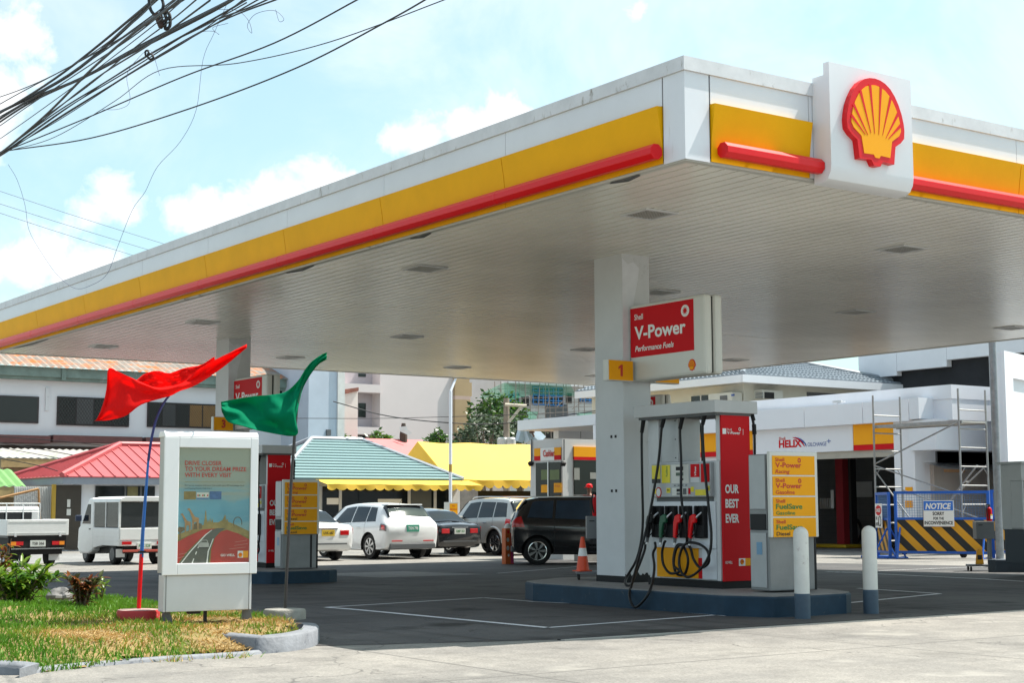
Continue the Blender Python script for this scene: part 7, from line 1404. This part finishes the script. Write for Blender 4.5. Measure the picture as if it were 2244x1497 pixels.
for px in (1101, 1119): q = dep(px, 975, 96.6); zz = dep(px, 959, 96.6).z; b = B(); b.lathe([(.3, q.z-.3), (.33, q.z), (.33, zz-.1), (.25, zz)], q.x, q.y, 14); k.o(b, 'transformer', M('can_grey', (.5, .5, .48), .5, var=.15) if 'can_grey' not in bpy.data.materials else bpy.data.materials['can_grey'], smooth=True)
k = Bd('boom_truck', 'folded pale blue truck boom rising behind the yellow tent', 'crane', tuple(dep(1165, 1000, 94).xy)+(GZ2,)); b = B(); BM = M('boom_blue', (.36, .46, .55), .4, var=.2, vs=2)
for x0, y0_, x1, y1_, w in ((1137, 968, 1148, 926, .26), (1148, 926, 1158, 925, .3), (1150, 928, 1163, 966, .4), (1158, 940, 1186, 968, .42)): b.tube([dep(x0, y0_, 94), dep(x1, y1_, 94)], w, 4)
k.o(b, 'boom', BM); b = B(); q = random.Random(2)
for i in range(9): b.tube([dep(q.uniform(1152, 1172), q.uniform(926, 950), 93.5), dep(q.uniform(1156, 1176), q.uniform(930, 958), 93.5)], .06, 5)
k.o(b, 'hydraulic_hose', M('hydraulic_brown', (.1, .06, .045), .6, var=.3)); b = B(); q = dep(1165, 1000, 94); b.box(q.x-1.2, q.x+3, q.y-.8, q.y+1.5, GZ2+.5, GZ2+1.6); k.o(b, 'truck_base', BM)
# overhead cables: each its own, slung from a pole beyond the left edge over the street
CAB = M('cable_black', (.012, .012, .014), .6, var=0); n_c = 0
def cable(pts, r, label, d0=26, d1=13, m=CAB, grp='overhead cables', sub=8):
    n = len(pts); r *= .82; ps_ = [dep(x, y, d0+(d1-d0)*i/(n-1)) for i, (x, y) in enumerate(pts)]; o = ps_[0]; b = B(); b.tube([p-o for p in cat(ps_, sub)], r, 6); k = b.o('overhead_cable', m, smooth=True, sharp=80); k.location = o; tag(k, label, 'cable', grp); return k
cable([(-60, 275), (150, 165), (340, 0), (400, -50)], .030, 'thickest black cable, topmost of the bundle crossing the upper left corner')
cable([(-60, 283), (120, 172), (325, 8), (380, -45)], .022, 'black cable twisted along the thickest one in the upper left corner')
cable([(-60, 296), (130, 178), (345, 25), (430, -40)], .012, 'thin black cable just below the thickest one in the upper left corner')
cable([(-60, 262), (40, 205), (200, 120), (350, 30), (430, -35)], .010, 'thin black cable crossing the thickest one near the left edge')
cable([(-60, 300), (60, 222), (170, 175), (300, 108), (480, 15), (560, -40)], .026, 'heavy black cable running under the wire clump in the upper left')
cable([(-60, 308), (60, 228), (180, 170), (310, 98), (500, 2), (560, -35)], .020, 'heavy black cable beside the one under the wire clump')
cable([(-40, 362), (5, 332), (100, 252), (200, 152), (300, 66), (420, -15)], .020, 'black cable rising steeply from the left knot past the wire clump')
cable([(-40, 366), (5, 334), (90, 262), (190, 190), (300, 100), (380, 40), (440, -10)], .010, 'thin black cable second from the steep one at the left knot')
cable([(-40, 358), (6, 330), (120, 248), (230, 180), (340, 112), (500, 22), (600, -40)], .013, 'black cable from the left knot below the heavy pair')
cable([(-40, 360), (8, 333), (140, 240), (300, 143), (430, 62), (560, 10), (660, -40)], .011, 'black cable from the left knot third below the heavy pair')
cable([(-40, 362), (8, 335), (150, 246), (330, 132), (480, 48), (640, -15)], .010, 'thin black cable closest under the third one at the left knot')
cable([(-40, 350), (8, 331), (130, 262), (280, 165), (420, 82), (530, 0), (570, -40)], .008, 'thin black cable crossing the others above the left knot')
cable([(-40, 348), (10, 331), (190, 258), (400, 168), (600, 94), (780, 0), (850, -40)], .011, 'black cable passing lowest but one across the sky to the top edge')
cable([(-40, 342), (15, 330), (200, 302), (420, 236), (650, 148), (850, 45), (980, -30)], .011, 'lowest long black cable sagging across the sky to the top edge')
cable([(15, 331), (120, 300), (250, 222), (352, 153), (520, 138), (720, 92), (970, 0), (1020, -20)], .007, 'thin grey wire with a kink meeting the lowest cable near the top edge')
cable([(-60, 232), (60, 190), (180, 130), (290, 50), (360, -20)], .009, 'thin black cable highest of all at the left edge')
for pts, r_, lb in ((((-60, 289), (110, 190), (330, 40), (420, -30)), .009, 'thin black cable third under the thickest in the upper left corner'), (((-40, 356), (7, 331), (110, 250), (215, 168), (330, 95), (460, 0)), .012, 'black cable fourth from the left knot hugging the heavy pair'), (((-60, 318), (50, 240), (170, 160), (290, 80), (390, 0)), .010, 'thin black cable between the thickest cable and the heavy pair'), (((-40, 360), (9, 334), (160, 228), (320, 122), (450, 55), (540, 5)), .008, 'thin black cable from the left knot under the small wire tangle'), (((-60, 345), (60, 262), (200, 160), (330, 60), (400, 0)), .008, 'thin black cable crossing the steep one above the left knot'), (((-40, 364), (10, 336), (130, 256), (300, 152), (440, 70), (580, -10)), .009, 'thin black cable lowest but three from the left knot')):
    cable(pts, r_, lb)
FINE = M('wire_fine', (.10, .12, .22), .6, var=0)
cable([(505, -10), (470, 70), (445, 130), (430, 240), (395, 310), (345, 365), (318, 420), (290, 460), (258, 540), (235, 600), (200, 625), (165, 632), (128, 605), (95, 560), (64, 505), (55, 450), (38, 395), (18, 360)], .0035, 'very thin loose wire hanging in a long curve in front of the sky', 20, 20, FINE, 'loose thin wires', 5)
cable([(480, 20), (520, 22), (545, 45), (552, 72), (542, 55), (560, 30), (600, 22), (622, 40), (612, 46), (604, 20)], .003, 'very thin wire with two curls near the top edge', 15, 15, FINE, 'loose thin wires', 5)
cable([(350, 165), (330, 110), (300, 130), (278, 165), (285, 220), (262, 238), (222, 240)], .003, 'very thin loose wire drooping under the cable bundle', 17, 17, FINE, 'loose thin wires', 5)
cable([(400, 92), (440, 70), (468, 68), (480, 75), (466, 60), (500, 50)], .003, 'very thin short curled wire between the bundle and the lowest cables', 16, 16, FINE, 'loose thin wires', 5)
for i, (a, c, l) in enumerate((((-20, 412), (365, 533), 'upper faint wire low in the sky at the left'), ((-20, 440), (330, 545), 'middle faint wire low in the sky at the left'), ((-20, 460), (298, 558), 'lower faint wire low in the sky at the left'))):
    cable([a, ((a[0]+c[0])/2, (a[1]+c[1])/2+3), (c[0]+60, c[1]+22)], .012, l, 60, 70, FINE, 'faint distant wires')
cable([(730, 880), (850, 912), (985, 927), (1110, 928), (1310, 900)], .03, 'dark wire sagging across the pink apartment block', 72, 74, CAB, 'wires before the far buildings'); cable([(640, 917), (850, 917), (1110, 910), (1310, 905)], .018, 'thin straight wire across the pink apartment block', 72, 74, CAB, 'wires before the far buildings')
cable([(-30, 955), (120, 966), (240, 978), (330, 985)], .02, 'upper wire in front of the old white house at the left', 66, 66, CAB, 'wires before the far buildings'); cable([(-30, 966), (90, 985), (160, 998)], .02, 'black wire across the pale lean-to roof at the left', 66, 66, CAB, 'wires before the far buildings'); cable([(-30, 1000), (80, 1020), (150, 1040)], .02, 'low black wire above the green lean-to at the left', 60, 60, CAB, 'wires before the far buildings'); cable([(-30, 975), (60, 992), (170, 1012)], .016, 'middle black wire crossing the lean-to roofs at the left', 64, 64, CAB, 'wires before the far buildings')
# clump of coiled wire on the bundle
o = dep(352, 40, 16); k = Bd('wire_clump', 'black coil of spare wire hanging on the cable bundle near the top edge', 'cable', o); b = B()
for i, pts in enumerate((((326, -10), (330, 20), (345, 36), (352, 28), (358, 10), (352, -10)), ((340, 30), (352, 40), (350, 55), (356, 60)), ((358, 25), (370, 28), (373, 45), (371, 58), (362, 62), (364, 40), (360, 28)), ((345, 30), (358, 45), (374, 35)))): b.tube(cat([dep(x, y, 15.9-.05*i) for x, y in pts], 6), .018, 6)
k.o(b, 'wire_coil', CAB); b = B(); b.tube([dep(346, 30, 15.8), dep(354, 58, 15.8)], [.05, .035], 8); k.o(b, 'splice_box', M('splice_rusty', (.06, .035, .03), .7, var=.3))
k = Bd('wire_clump', 'small black tangle of wire on the thin cables below the bundle', 'cable', dep(325, 118, 17)); b = B()
for pts in (((318, 112), (324, 110), (326, 118), (320, 122), (318, 112)), ((322, 118), (332, 118), (336, 126), (328, 129), (322, 120))): b.tube(cat([dep(x, y, 17) for x, y in pts], 5), .012, 5)
k.o(b, 'wire_coil', CAB)
